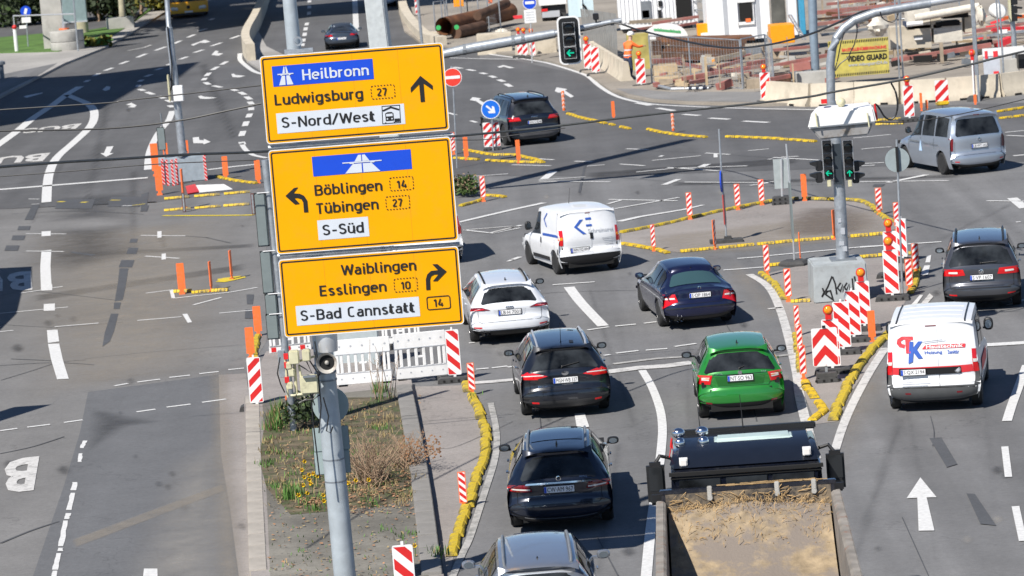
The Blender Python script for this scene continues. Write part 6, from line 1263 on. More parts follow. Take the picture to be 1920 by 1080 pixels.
    def gate(c, t=.84, z0=.62, z1=None):
        z1 = z1 or c.zb; c.seam([(-t - .02, z1), (-t, z0 + .05), (-t + .06, z0), (t - .06, z0), (t, z0 + .05), (t + .02, z1)])
    def doors(c, ys=None, handles=True):
        for y in (ys or [.45, c.wb * .52 + .03, c.wb - .12]):
            c.side('door_gap', [(y - .005, -.62), (y + .005, -.62), (y + .005, -.01), (y - .005, -.01)], 'blackmat', .002, n=4)
        if handles:
            for y in (.62, c.wb * .52 + .2):
                for s in (-1, 1):
                    mb = MB(); mb.box((s * (c.W / 2 + .012), y, c.zb - .11), (.03, .16, .026)); part('door_handle', mb, c.paint, c.root, bevel=.005)
    def exhaust(c, xs, z=.27, r=.035):
        for x in xs:
            mb = MB(); mb.lathe([(r, -.03), (r, .1), (r * .8, .1), (r * .8, -.028)], axis='Y', n=12, cap=False); mb.lathe([(r * .8, .03), (.001, .03)], axis='Y', n=12, cap=False, mi=1)
            part('exhaust_pipe', mb, ['chrome', 'blackmat'], c.root, at=(x, c.y0 + .03, z), smooth=True)
    def reflectors(c, z=.45, t=.62, w_=.12, mt='lampred'): c.tail('reflector', [(t, z - .018), (t + w_, z - .018), (t + w_, z + .018), (t, z + .018)], mt, .006, 4, 2, both=True)
    def lip_light(c, z=None, w_=.14): 
        z = z or c.H - .088; c.tail('high_brake_light', [(-w_, z), (w_, z), (w_, z + .02), (-w_, z + .02)], 'lampdark', .008, 4, 1)
    def lower(c, z1=.44, mt='black', z0=.245, t=1.1): c.tail('bumper_insert', [(-t, z0), (t, z0), (t, z1), (-t, z1)], mt, .006, 22, 3)
GRP = 'cars and vans on the junction'
# black estate car, Ford-like: centre of the picture
c = Car('estate_car', 'black estate car with silver roof rails and long aerial, right of the barrier boards', 'car', (985, 777), (1135, 764), 2.5, paint('black', (.006, .008, .014)), W=1.82, H=1.50, wb=2.65, ro=.98, zb=1.0, ybelt=.08, ytop=.40, zw=1.36, hr=.57, group=GRP)
c.glaze(.84, .80); c.mirrors(m='black'); c.rail('alu'); c.antenna(L=.42, t=0.); c.doors(); c.wiper(-.05, .35)
c.tail('tail_lamp', [(.62, .84), (1.22, .84), (1.22, 1.02), (.9, 1.06)], 'lampred', .010, 10, 6, both=True); c.tail('tail_lamp', [(.40, .90), (.66, .85), (.86, 1.02), (.55, .94)], 'lampred', .010, 6, 4, both=True)
c.tail('lamp_stripe', [(.5, .915), (1.1, .925), (1.1, .945), (.5, .93)], 'lampwhite', .014, 6, 2, both=True)
c.plate('MGH·WB 337', .80); c.badge(.94, .045, oval=1.6); c.gate(.80, .60, .86); c.lower(.40, mat('bumper_dark_grey', (.03, .03, .032), .6, var=.1)); c.reflectors(.36, .64, .16); c.tailtext('Titanium', -.10, .16, .70, .04, 'chrome'); c.tailtext('Edition', -.62, -.42, .68, .04); c.seam([(-1, .60), (-.8, .585), (.8, .585), (1, .60)])
c.top('roof_aerial_base', [(.30, 8.2), (.44, 8.6)], 'black', .01, 3)
# green hatchback
c = Car('hatchback', 'bright green hatchback waiting left of the red and white chevron board', 'car', (1318, 781), (1463, 772), -1.5, paint('green', (.018, .215, .028), .25, .3), W=1.73, H=1.47, wb=2.47, ro=.70, zb=.97, ybelt=.06, ytop=.36, zw=1.33, hr=.56, group=GRP)
c.glaze(.90, .90); c.mirrors(m='black', out=.11); c.antenna(L=.0, fin=True); c.doors(); c.wiper(0, .1, dz=.03)
c.tail('tail_lamp', [(.70, .74), (1.16, .74), (1.18, .96), (.66, .93)], 'lampred', .010, 8, 6, both=True); c.tail('lamp_centre', [(.73, .82), (.90, .82), (.90, .895), (.72, .89)], 'lampwhite', .015, 4, 3, both=True); c.tail('lamp_centre', [(.73, .85), (.90, .855), (.90, .875), (.72, .87)], 'amber', .018, 3, 1, both=True)
c.plate('NT·SO 963', .85); c.badge(.955, .042); c.lower(.36); c.gate(.70, .68, .74); c.seam([(-.66, .925), (.66, .925)], .012); c.tailtext('KUDA', -.62, -.42, .935, .028); c.tailtext('TSI', .50, .62, .935, .028); c.tail('plate_recess', [(-.52, .70), (.52, .70), (.60, .90), (-.60, .90)], mat('car_paint_green_shade', (.012, .15, .02), .3, .2, coat=1, var=.02), .004, 8, 4); c.reflectors(.36, .7, .14, 'lampdark')  # flat patch; its darker green paints the shade in the plate recess
# dark blue estate, front middle
c = Car('estate_car', 'dark blue estate car with sunroof and chrome tailgate bar, left of the tipper truck', 'car', (968, 987), (1142, 972), -1.5, paint('midnight', (.006, .011, .026), .3), W=1.81, H=1.46, wb=2.84, ro=1.07, zb=.96, ybelt=.06, ytop=.48, zw=1.32, hr=.57, yws=1.6, ycw=2.4, group=GRP)
c.glaze(.80, .84); c.mirrors(m='black'); c.rail('galv_dark', .88, up=.03); c.doors(); c.antenna(fin=True)
c.tail('tail_lamp', [(.52, .78), (1.16, .76), (1.18, .93), (.58, .90)], 'lampdark', .010, 10, 6, both=True); c.tail('lamp_stripe', [(.56, .80), (1.0, .80), (1.0, .825), (.56, .825)], 'lampwhite', .014, 5, 2, both=True); c.tail('lamp_stripe', [(.9, .78), (1.12, .78), (1.12, .90), (.9, .88)], 'lampred', .014, 5, 2, both=True)
c.tail('chrome_bar', [(-.66, .895), (.66, .895), (.64, .925), (-.64, .925)], 'chrome', .018, 12, 2); c.plate('CW·AM 967', .80, .52); c.badge(.975, .045, ring=True); c.lower(.33); c.gate(.8, .55, .8); c.seam([(-.72, .31), (-.3, .30), (.3, .30), (.72, .31)], .02, 'chrome', 'bumper_trim')
c.top('sunroof', [(-.78, 9.0), (.78, c.iws - .15)], mat('roof_glass', (.02, .035, .07), .06, var=0), .008, 8); c.top('roof_vent', [(.45, c.iws - .5), (.66, c.iws - .25)], 'blackmat', .013, 3); c.tailtext('AMG', .42, .58, .97, .03)
# silver estate, bottom edge
c = Car('estate_car', 'silver estate car cut off by the bottom edge', 'car', (918, 1232), (1124, 1217), .5, paint('silverblue', (.36, .39, .44), .7, .3), W=1.82, H=1.50, wb=2.65, ro=.95, zb=.99, ybelt=.07, ytop=.42, zw=1.33, hr=.57, group=GRP)
c.glaze(.80, .82); c.mirrors(m=paint('silverblue', (.36, .39, .44), .7, .3), out=.13); c.rail('galv_dark', .86); c.doors(); c.antenna(L=.02)
c.tail('window_trim', [(-.88, c.zw - .01), (.88, c.zw - .01), (.88, c.zw + .03), (-.88, c.zw + .03)], 'alu', .012, 12, 2); c.tail('tail_lamp', [(.7, .80), (1.16, .78), (1.18, 1.0), (.74, .99)], 'lampred', .010, 8, 6, both=True); c.plate('S·MK 2207', .80); c.lower(.36)
# white estate near the sign
c = Car('estate_car', 'white estate car with twin exhausts just right of the lowest yellow sign', 'car', (888, 641), (1021, 627), 4, paint('white', (.74, .76, .79), .0, .3), W=1.84, H=1.43, wb=2.82, ro=1.02, zb=.93, ybelt=.06, ytop=.50, zw=1.30, hr=.56, group=GRP)
c.glaze(.80, .84, z0=.99); c.mirrors(m='black'); c.rail('blackmat', .88, up=.03); c.doors(); c.antenna(fin=True)
c.tail('tail_lamp', [(.50, .84), (1.18, .79), (1.20, .93), (.74, .92)], 'lampdark', .010, 10, 6, both=True); c.tail('lamp_stripe', [(.66, .86), (1.08, .84), (1.08, .87), (.68, .885)], 'lampred', .015, 5, 2, both=True)
c.plate('LB·H 7001', .76, .52); c.badge(.875, .028, ring=True, x=-.065); c.badge(.875, .028, ring=True, x=-.022); c.badge(.875, .028, ring=True, x=.022); c.badge(.875, .028, ring=True, x=.065)
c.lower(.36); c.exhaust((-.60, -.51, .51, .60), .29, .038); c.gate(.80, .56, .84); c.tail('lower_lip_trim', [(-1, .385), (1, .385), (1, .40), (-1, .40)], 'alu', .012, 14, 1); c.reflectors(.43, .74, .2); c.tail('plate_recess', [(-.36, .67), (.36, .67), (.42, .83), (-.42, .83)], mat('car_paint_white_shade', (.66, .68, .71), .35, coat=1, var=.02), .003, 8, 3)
# dark blue coupe
c = Car('coupe', 'dark blue coupe with twin left exhausts crossing in front of the white delivery van', 'car', (1238, 611), (1368, 600), 6.5, paint('blue', (.006, .009, .042), .3), W=1.74, H=1.40, wb=2.69, ro=1.05, zb=.93, ytop=1.05, zw=1.25, hr=.52, sedan=(.96, .50), cow=.96, zc_=.95, yws=1.75, ycw=2.45, group=GRP)
c.glaze(.86, .86, z0=1.01, gm='glass_g', panes=[(-.35, .55, .50, .05), (.62, 2.05, 1.55, .60)]); c.mirrors(y=1.95, z=.98, m=paint('blue', (.006, .009, .042), .3)); c.doors([.62, 2.2], False); c.antenna(L=.0, fin=False, row=8.5)
c.tail('tail_lamp', [(.60, .68), (1.14, .66), (1.16, .86), (.70, .86)], 'lampred', .010, 8, 6, both=True); c.tail('lamp_stripe', [(.68, .74), (1.0, .74), (1.0, .775), (.70, .775)], 'lampwhite', .015, 5, 2, both=True); c.tail('lamp_stripe', [(.80, .70), (.84, .70), (.92, .84), (.88, .84)], 'lampdark', .016, 3, 3, both=True)
c.plate('S·OP 1864', .80, .5); c.badge(.955, .04, ring=True); c.gate(.62, .62, .88); c.exhaust((-.56, -.47), .26, .036); c.tail('bumper_strip', [(-1.05, .52), (1.05, .52), (1.05, .545), (-1.05, .545)], 'black', .010, 14, 2); c.lower(.32, 'black')
hs = MB()
for x in (-.36, .36):
    hs.box((x, .95 - c.ro + .35, 1.02), (.26, .12, .16)); hs.box((x, 1.6, 1.0), (.5, .14, .5))
part('head_restraints', hs, 'black', c.root, bevel=.03)
# grey compact MPV right
c = Car('people_carrier', 'dark grey people carrier with black roof rails at the right edge behind the TK van', 'car', (1776, 577), (1912, 570), -8, paint('grey', (.085, .088, .10), .6, .3), W=1.79, H=1.64, wb=2.68, ro=.90, zb=1.06, ybelt=.05, ytop=.32, zw=1.50, hr=.62, group=GRP)
c.glaze(.90, .88); c.mirrors(m='black', z=1.08); c.rail('black', .88, up=.05); c.doors(); c.antenna(L=.07, fin=True); c.wiper(.0, .4, dz=.02)
c.tail('tail_lamp', [(.42, .86), (1.2, .82), (1.2, 1.02), (.48, 1.0)], 'lampred', .010, 10, 6, both=True); c.tail('lamp_centre', [(.62, .90), (.85, .90), (.85, .95), (.62, .95)], 'lampwhite', .015, 4, 2, both=True)
c.plate('S·VP 1607', .80, .52); c.badge(.93, .058, ring=True); c.badge(.93, .03); c.gate(.82, .60, .86); c.lower(.38); c.reflectors(.40, .66, .2); c.tail('bumper_groove', [(-.75, .54), (.75, .54), (.72, .57), (-.72, .57)], 'black', .006, 10, 2)
# black SUV
c = Car('large_suv', 'black large SUV with dark roof rails behind the blue arrow sign', 'car', (944, 270), (1044, 266), 14, paint('bluish_black', (.007, .010, .02), .2), W=1.97, H=1.74, wb=2.99, ro=.98, zb=1.10, ybelt=.07, ytop=.46, zw=1.55, hr=.66, tyre_r=.38, group=GRP)
c.glaze(.84, .84); c.mirrors(m='black', z=1.15); c.rail('black', .86, up=.05); c.doors(); c.antenna(L=.06, fin=True)
c.tail('tail_lamp', [(.52, .92), (1.16, .90), (1.18, 1.08), (.60, 1.05)], 'lampred', .010, 8, 6, both=True); c.plate('WN·S 8248', .84, .52); c.lower(.46, mat('suv_grey_bumper', (.10, .10, .105), .6, var=.1)); c.gate(.84, .60, .92)
for x in (-.09, -.03, .03, .09): c.badge(1.02, .035, ring=True, x=x)
# dark grey sports car at the top
c = Car('sports_car', 'dark grey sports car driving away above the top yellow sign', 'car', (617, 92), (668, 90), 1.5, paint('slate', (.06, .075, .10), .5), W=1.82, H=1.31, wb=2.35, ro=.98, fo=.95, zb=.86, ytop=1.25, zw=1.17, hr=.50, sedan=(.90, .42), zc_=.82, yws=1.2, ycw=1.75, crn=.26, group=GRP)
c.glaze(.82, .84, z0=.95, panes=[(-.15, .35, .25, .0), (.42, 1.6, 1.15, .4)]); c.mirrors(y=1.5, z=.90, m=paint('slate', (.06, .075, .10), .5))
c.tail('tail_lamp', [(.50, .74), (1.1, .72), (1.12, .84), (.62, .84)], 'lampred', .010, 8, 5, both=True); c.plate('S·GT 911', .60, .5); c.lower(.36); c.tail('rear_spoiler', [(-.6, .89), (.6, .89), (.6, .905), (-.6, .905)], 'black', .02, 10, 2)
# white delivery van with blue print
c = Car('delivery_van', 'white delivery van with blue angled logo and the word Schreinerei on its rear doors', 'van', (1046, 514), (1152, 502), 15.5, paint('vanwhite', (.80, .81, .82), 0, .35, .6), W=1.72, H=1.72, wb=2.51, ro=.62, fo=.84, zb=.98, ybelt=.03, ytop=.14, zw=1.58, hr=.74, crn=.13, lip=.0, zc_=1.0, yws=1.55, ycw=2.25, rim='rimgrey', tyre_r=.30, group=GRP)
c.top('windscreen', [(-.9, c.iws + .06), (.9, c.iws + .93)], 'glass', .006, 10)
c.side('side_window', [(1.22, .04), (2.15, .02), (1.62, .86), (1.22, .86)], 'glass', .010); c.mirrors(y=2.0, z=1.12, sz=(.18, .1, .24))
c.tail('tail_lamp', [(.87, .78), (1.12, .78), (1.12, 1.22), (.90, 1.22)], 'lampred', .012, 6, 6, both=True); c.tail('lamp_centre', [(.90, .94), (1.08, .94), (1.08, 1.03), (.90, 1.03)], 'amber', .016, 4, 2, both=True)
c.lower(.52, 'black', t=1.2); c.side('bumper_corner', [(-.45, -.45), (-.36, -.45), (-.40, -.25), (-.45, -.25)], 'black', .01, n=3)
c.plate('WN·YQ 894', .66, .5, x=-.30); c.tail('door_recess', [(-.72, .58), (.04, .58), (.04, .76), (-.72, .76)], mat('van_white_shade', (.60, .62, .63), .5, coat=.3), .004, 6, 2); c.tail('rear_door_handle', [(.0, .92), (.10, .92), (.10, 1.08), (.0, 1.08)], 'black', .016, 3, 4)  # door recess is flat; its greyer white holds the painted shade
c.seam([(.05, .54), (.05, .80), (.05, 1.0), (.05, 1.60)], .006, 'greyp'); c.lip_light(1.59, .09)
c.tail('logo_stroke', [(-.52, 1.26), (-.42, 1.26), (-.18, 1.44), (-.30, 1.44)], 'bluep', .014, 3, 4); c.tail('logo_stroke', [(-.24, 1.06), (-.12, 1.06), (-.42, 1.27), (-.52, 1.27)], 'bluep', .014, 3, 4)
c.tail('logo_stroke', [(-.10, 1.42), (.10, 1.42), (.10, 1.475), (-.10, 1.475)], 'bluep', .014, 3, 2); c.tail('logo_stroke', [(-.10, 1.25), (.10, 1.25), (.10, 1.30), (-.10, 1.30)], 'bluep', .014, 3, 2)
c.tailtext('Schreinerei', -.06, .80, 1.07, .11, 'greyp', .014, bold=.01); [c.tail('text_line', [(.38 + .04 * k, z), (.76, z), (.76, z + .014), (.38 + .04 * k, z + .014)], 'greyp', .012, 3, 1) for k, z in enumerate((.90, .86, .76, .72))]
c.tail('blue_band', [(-1.1, 1.0), (-1.0, 1.0), (-1.0, 1.06), (-1.1, 1.06)], 'bluep', .014, 3, 2)
c.side('blue_band', [(-.35, .06), (1.05, .0), (1.05, .09), (-.35, .16)], 'bluep', .008, sides=(-1,)); c.side('logo_stroke', [(.6, .35), (.68, .35), (.92, .6), (.84, .6)], 'bluep', .012, sides=(-1,), n=4); c.side('logo_stroke', [(.84, .6), (.92, .6), (.68, .85), (.60, .85)], 'bluep', .012, sides=(-1,), n=4)
c.side('rub_strip', [(.42, -.62), (1.98, -.62), (1.98, -.52), (.42, -.52)], 'black', .02); c.side('side_door_handle', [(1.05, -.18), (1.12, -.18), (1.12, -.03), (1.05, -.03)], 'black', .02, n=2)
c.doors([1.16, 2.2, -.1], False); c.antenna(L=.42, row=c.iws - .6)
# white TK van
c = Car('panel_van', 'white TK panel van with red band, grey bumper and red and blue lettering', 'van', (1677, 765), (1838, 757), -10.5, paint('vanwhite', (.80, .81, .82), 0, .35, .6), W=1.83, H=1.85, wb=2.75, ro=.78, fo=.86, zb=1.02, ybelt=.04, ytop=.16, zw=1.68, hr=.79, crn=.14, lip=.0, zc_=1.05, yws=1.8, ycw=2.5, rim='rimgrey', tyre_r=.32, group=GRP)
c.top('windscreen', [(-.9, c.iws + .06), (.9, c.iws + .93)], 'glass', .006, 10); c.side('side_window', [(1.4, .04), (2.35, .02), (1.85, .86), (1.4, .86)], 'glass', .010); c.mirrors(y=2.2, z=1.25, sz=(.2, .12, .26))
c.side('side_window', [(.35, .1), (1.25, .1), (1.25, .82), (.35, .82)], 'glass', .010, sides=(1,))
c.tail('tail_lamp', [(.88, .76), (1.10, .76), (1.10, 1.24), (.90, 1.24)], 'lampred', .012, 6, 6, both=True); c.tail('lamp_centre', [(.90, .96), (1.08, .96), (1.08, 1.04), (.90, 1.04)], 'lampwhite', .017, 4, 2, both=True)
GB = mat('bumper_grey_plastic', (.075, .078, .08), .6, var=.1); c.lower(.54, GB, t=1.30); c.tail('bumper_corner', [(.86, .54), (1.3, .54), (1.2, .78), (.91, .76)], GB, .010, 8, 5, both=True)
c.tail('red_band', [(-.88, .77), (.88, .77), (.88, .92), (-.88, .92)], 'redp', .006, 14, 2); c.tail('handle_bar', [(-.74, .765), (.62, .765), (.62, .90), (-.74, .90)], 'black', .018, 12, 2); c.plate('S·QX 2194', .825, .48, x=-.38, proud=.05)
c.badge(.835, .062, ring=True, x=.50); c.badge(.835, .04, 'greyp', x=.50); c.seam([(.14, .50), (.14, .78)], .010); c.seam([(.14, .9), (.14, 1.66)], .008, 'greyp'); c.seam([(-.88, .52), (.88, .50)], .014); c.lip_light(1.70, .13); c.reflectors(.40, .5, .12, 'lampdark')
def tailpoly(c, pts, mt, name, off=.014):
    # fan out a concave outline on the tail with bmesh triangulation
    mb = MB(); mb.poly([c.surf(c.rz(z), t, off) for t, z in pts]); part(name, mb, mt, c.root)
tailpoly(c, [(-.42, 1.52), (-.68, 1.53), (-.78, 1.48), (-.80, 1.40), (-.74, 1.33), (-.62, 1.30), (-.60, 1.37), (-.68, 1.39), (-.70, 1.44), (-.64, 1.47), (-.60, 1.47), (-.58, 1.20), (-.48, 1.20), (-.48, 1.455), (-.42, 1.45)], 'redp', 'logo_letter')
tailpoly(c, [(-.50, 1.42), (-.41, 1.42), (-.42, 1.30), (-.30, 1.42), (-.20, 1.42), (-.33, 1.27), (-.20, 1.09), (-.31, 1.09), (-.41, 1.21), (-.43, 1.03), (-.53, 1.00)], 'bluep', 'logo_letter', .018)
c.tail('name_band', [(-.22, 1.265), (.76, 1.265), (.78, 1.34), (-.14, 1.34)], 'redp', .012, 10, 2); c.tailtext('Haustechnik', -.12, .72, 1.27, .075, 'white', .018, bold=.02)
c.tailtext('Heizung', -.16, .24, 1.15, .08, 'bluep', .015, bold=.02); c.tailtext('Sanitär', .36, .62, 1.155, .075, 'bluep', .015, bold=.02); c.tailtext('TK Haustechnik', -.66, -.30, .67, .025, 'greyp', .012); [c.tail('text_line', [(-.66, z), (t1, z), (t1, z + .014), (-.66, z + .014)], 'greyp', .010, 4, 1) for z, t1 in ((.63, -.36), (.59, -.06), (.55, -.12))]; c.tail('text_line', [(-.20, 1.40), (.26, 1.43), (.26, 1.443), (-.20, 1.413)], 'greyp', .010, 4, 1); c.tail('text_line', [(-.16, 1.37), (.34, 1.405), (.34, 1.418), (-.16, 1.383)], 'greyp', .010, 4, 1)
for s in (-1, 1):
    P = [c.surf(7.6 + k * .6, s * .84, .012) for k in range(6)]; mb = MB(); mb.tube(P, .016, 6); part('roof_channel', mb, 'black', c.root)
for r in (8.2, 8.8, 9.4, 10.0): 
    P = [c.surf(r, t, .002) for t in (-.75, -.4, 0, .4, .75)]; mb = MB(); mb.tube(P, .008, 6); part('roof_rib', mb, mat('van_roof_rib', (.5, .52, .55), .5), c.root)
c.side('side_print', [(.1, -.35), (1.9, -.35), (1.9, -.1), (.1, -.1)], 'redp', .012, sides=(1,)); c.side('rub_strip', [(.42, -.66), (2.2, -.66), (2.2, -.54), (.42, -.54)], GB, .02); c.doors([1.32, 2.45, .2], False)
# silver van-based car at right
c = Car('compact_van', 'silver compact van with privacy glass turning at the upper right', 'van', (1767, 326), (1868, 318), 17, paint('silver', (.42, .47, .54), .6, .32), W=1.79, H=1.82, wb=2.68, ro=.86, fo=.88, zb=1.12, ybelt=.04, ytop=.20, zw=1.66, hr=.68, zc_=1.05, yws=1.75, ycw=2.4, tyre_r=.33, group=GRP)
c.glaze(.86, .84, z0=1.16, panes=[(-.42, .42, .40, -.38), (.52, 1.35, 1.32, .54), (1.45, 2.25, 1.8, 1.45)]); c.mirrors(y=2.1, z=1.2, m='black', sz=(.18, .1, .2)); c.doors([.46, 1.4, 2.3], False)
c.tail('tail_lamp', [(.89, .72), (1.14, .72), (1.12, 1.10), (.91, 1.10)], 'lampdark', .012, 6, 6, both=True); c.plate('LB·WT 142', .84, .5); c.badge(1.04, .055, ring=True); c.lower(.30); c.gate(.84, .60, 1.0); c.reflectors(.40, .74, .14); c.lip_light()
c.sidetext('Dieter Hoffmann', 1.25, .15, .84, .08, 'galv_dark'); q_ = MB(); q_.poly([(-c.W / 2 - .013, 2.2, .86), (-c.W / 2 - .013, 1.5, .86), (-c.W / 2 - .013, 1.5, .91), (-c.W / 2 - .013, 2.2, .91)]); part('text_line', q_, 'galv_dark', c.root)
c.root.scale = (1.04, 1.04, 1.05)
mb = MB()
mb.poly([(-c.W / 2 - .012, 1.52, .62), (-c.W / 2 - .012, 1.30, .62), (-c.W / 2 - .012, 1.38, .98)]); part('side_print', mb, mat('pale_blue_print', (.5, .68, .9), .4, var=0), c.root)
# van mostly hidden behind the sign
c = Car('panel_van', 'white van almost hidden behind the middle yellow sign, only its right rear lamp showing', 'van', (738, 500), (862, 488), 7, paint('vanwhite', (.80, .81, .82), 0, .35, .6), W=1.95, H=2.0, wb=3.1, ro=.85, zb=1.1, ybelt=.03, ytop=.14, zw=1.75, hr=.78, lip=0., zc_=1.1, yws=2.2, ycw=2.8, rim='rimgrey', group=GRP)
c.tail('tail_lamp', [(.88, .80), (1.08, .80), (1.08, 1.35), (.90, 1.35)], 'lampred', .012, 6, 6, both=True); c.lower(.5); c.top('windscreen', [(-.9, c.iws + .06), (.9, c.iws + .93)], 'glass', .006, 8); c.tail('rear_window', [(-.78, 1.2), (.78, 1.2), (.78, 1.7), (-.78, 1.7)], 'glass', .01); c.plate('S·TR 4410', .9)
# parked white car behind the grey column
c = Car('parked_car', 'small white car behind the top of the grey column', 'car', (692, 14), (742, 12), 6, paint('white', (.74, .76, .79), .0, .3), group='cars and vans on the junction')
c.glaze(); c.tail('tail_lamp', [(.62, .84), (1.2, .84), (1.2, 1.02), (.7, 1.02)], 'lampred', .010, 6, 4, both=True); c.plate('S·AB 310', .8)
# tipper truck
Lf, Rf = G(1240, 945, 2.35), G(1565, 915, 2.35); Lb = G(1237, 1080, 2.4); Rb = G(1601, 1080, 2.4)
Wd = 2.5; fc = (Lf + Rf) / 2; yaw_t = math.radians(-3.0); tk = thing('tipper_truck', 'dirty tipper truck with black cab and empty sandy load bed at the bottom edge', 'truck', (fc.x, fc.y, 0), yaw_t)
K['bedwall'] = mat('bed_wall_dusty', (.235, .215, .19), .85, var=.3, vscale=3, dirt=(.22, .12, .08), dscale=5, dcut=(.55, .7), bump=.4); K['bedfloor'] = mat('bed_floor_sand', (.285, .22, .14), .95, var=.30, vscale=6, dirt=(.195, .165, .14), dscale=1.1, dcut=(.46, .56), bump=.5, bscale=25)
K['cab'] = mat('cab_black', (.006, .008, .016), .22, var=.2, coat=.8, dirt=(.05, .05, .055), dscale=5, dcut=(.5, .8)); K['cabroof'] = mat('cab_roof', (.008, .010, .016), .3, var=.1, coat=.8)
K['straw'] = mat('straw', (.40, .27, .13), .9, var=.3)
hl = 5.6; zt = 2.35; zf = 1.25; W2 = Wd / 2
mb = MB(); mb.box((0, -hl / 2, zf - .04), (Wd - .04, hl, .08)); part('bed_floor', mb, 'bedwall', tk)
mb = MB(); n = 26; rn = random.Random(5)                # sand film: gently heaped
Pz = [[(-W2 + .09 + (Wd - .18) * i / n, -.12 - (hl - .2) * j / n, zf + .05 + 1.0 * math.exp(-((j / n) * 4.2) ** 1.5) * (1 - .25 * abs(i / n - .5)) + .10 * abs(i / n - .5) ** 2 + rn.uniform(-.012, .012)) for i in range(n + 1)] for j in range(n + 1)]
mb.grid(Pz); part('sand_load', mb, 'bedfloor', tk, smooth=80)
for s in (-1, 1):
    mb = MB(); x = s * (W2 - .03); mb.box((x, -hl / 2, (zf + zt) / 2), (.06, hl, zt - zf)); mb.box((s * (W2 + .02), -hl / 2, zt - .03), (.12, hl, .09)); part('bed_side', mb, 'bedwall', tk, bevel=.012)
    mb = MB()
    for k in range(6): mb.box((s * (W2 + .035), -.1 - k * 1.08, (zf + zt) / 2), (.07, .1, zt - zf))
    part('side_rib', mb, 'bedwall', tk, kind='stuff')
mb = MB(); mb.box((0, -.03, (zf + zt + .15) / 2), (Wd, .06, zt - zf + .15)); mb.box((0, -.02, zt + .14), (Wd + .04, .1, .07)); part('headboard', mb, 'cab', tk, bevel=.01)
mb = MB(); rn = random.Random(11)
for k in range(430):
    x = rn.uniform(-W2 + .15, W2 - .15); v = rn.random() ** 2.2; y = -.14 - v * .9; z = zf + .08 + 1.0 * math.exp(-(((-.12 - y) / (hl - .2)) * 4.2) ** 1.5) * (1 - .25 * abs(x / Wd)); L = rn.uniform(.02, .12); a = rn.uniform(0, PI)
    p = Vector((x, y, z)); d = Vector((math.cos(a) * L, math.sin(a) * L * .5, rn.uniform(-.12, .12))); mb.tube([p, p + d * .5 + Vector((0, 0, .03)), p + d], rn.uniform(.002, .006), 3, cap=False)
part('straw', mb, 'straw', tk, kind='stuff')
mb = MB()
for k in range(45): x = rn.uniform(-.3, 1.0); mb.box((x, rn.uniform(-.06, .04), zt + .19), (rn.uniform(.1, .4), .012, .012), rz=rn.uniform(-.2, .2))
part('straw', mb, 'straw', tk, kind='stuff')
mb = MB()
for k in range(330):
    x = rn.uniform(-W2 + .1, W2 - .1); z = zf + .5 + (zt + .1 - zf - .5) * rn.random() ** 1.2; a = rn.uniform(-.9, .9); L = rn.uniform(.03, .2); p = Vector((x, -.075, z)); d = Vector((math.cos(a) * L, -.01, math.sin(a) * L)); mb.tube([p, p + d * .5 + Vector((0, -.02, .01)), p + d], rn.uniform(.003, .008), 3, cap=False)
part('straw', mb, 'straw', tk, kind='stuff')
mb = MB(); mb.box((0, -.066, (zf + zt + .12) / 2), (Wd - .12, .006, zt - zf + .10)); part('dusty_liner', mb, mat('liner_dusty', (.03, .03, .032), .8, var=.3, dirt=(.26, .20, .13), dscale=3.2, dcut=(.40, .62), bump=.3), tk)
for x in (-.55, .42, .95): mb = MB(); mb.box((x, -.08, zt + .10), (.07, .06, .2)); mb.lathe([(.045, -.12), (.045, -.1)], c=(x, 0, zt + .03), axis='Y', n=10); part('shackle', mb, 'conc', tk, bevel=.01)
# cab: rear wall, sloping roof edge, roof
cw = 2.3; y0 = .40; y1 = 2.35; zr = 2.92
mb = MB(); sec = lambda y, z0, z1, w_: [(-w_ / 2, y, z0), (w_ / 2, y, z0), (w_ / 2 - .06, y, z1), (-w_ / 2 + .06, y, z1)]
mb.hexa(sec(y0, .9, 2.70, cw), sec(y1, .9, 2.70, cw)); part('cab', mb, 'cab', tk, bevel=.06)
mb = MB(); mb.hexa([(-cw / 2 + .01, y0 + .03, 2.69), (cw / 2 - .01, y0 + .03, 2.69), (cw / 2 - .12, y0 + .40, 2.90), (-cw / 2 + .12, y0 + .40, 2.90)], [(-cw / 2 + .05, y1 - .02, 2.69), (cw / 2 - .05, y1 - .02, 2.69), (cw / 2 - .14, y1 - .25, zr), (-cw / 2 + .14, y1 - .25, zr)]); part('cab_roof', mb, 'cabroof', tk, bevel=.07)
mb = MB(); mb.box((0, y0 - .02, 2.66), (cw - .06, .07, .05)); mb.box((0, y0 - .01, 2.15), (cw - .2, .03, .04)); mb.box((0, y0 - .015, 2.60), (cw - .1, .03, .02)); part('rear_rib', mb, 'blackmat', tk, kind='stuff')
for x0_, x1_ in ((-.98, -.38), (-.3, .3), (.38, .98)):
    mb = MB(); mb.box(((x0_ + x1_) / 2, y0 - .012, 2.48), (x1_ - x0_, .02, .17)); part('cab_rear_window', mb, 'glass', tk, bevel=.006)
mb = MB(); mb.box((0, y0 - .02, 2.385), (cw - .14, .03, .018)); part('trim_line', mb, 'greyp', tk)
mb = MB(); mb.box((0, y0 - .02, 1.62), (1.3, .03, .35)); part('cab_rear_window', mb, 'glass', tk)
mb = MB(); mb.hexa([(-.45, y0 + .95, zr - .04), (.75, y0 + .95, zr - .04), (.75, y0 + 1.35, zr - .03), (-.45, y0 + 1.35, zr - .03)], [(-.40, y0 + 1.0, zr + .03), (.70, y0 + 1.0, zr + .03), (.70, y0 + 1.30, zr + .04), (-.40, y0 + 1.30, zr + .04)]); part('roof_hatch', mb, mat('hatch_green_glass', (.42, .52, .50), .3, var=.05), tk, bevel=.03)
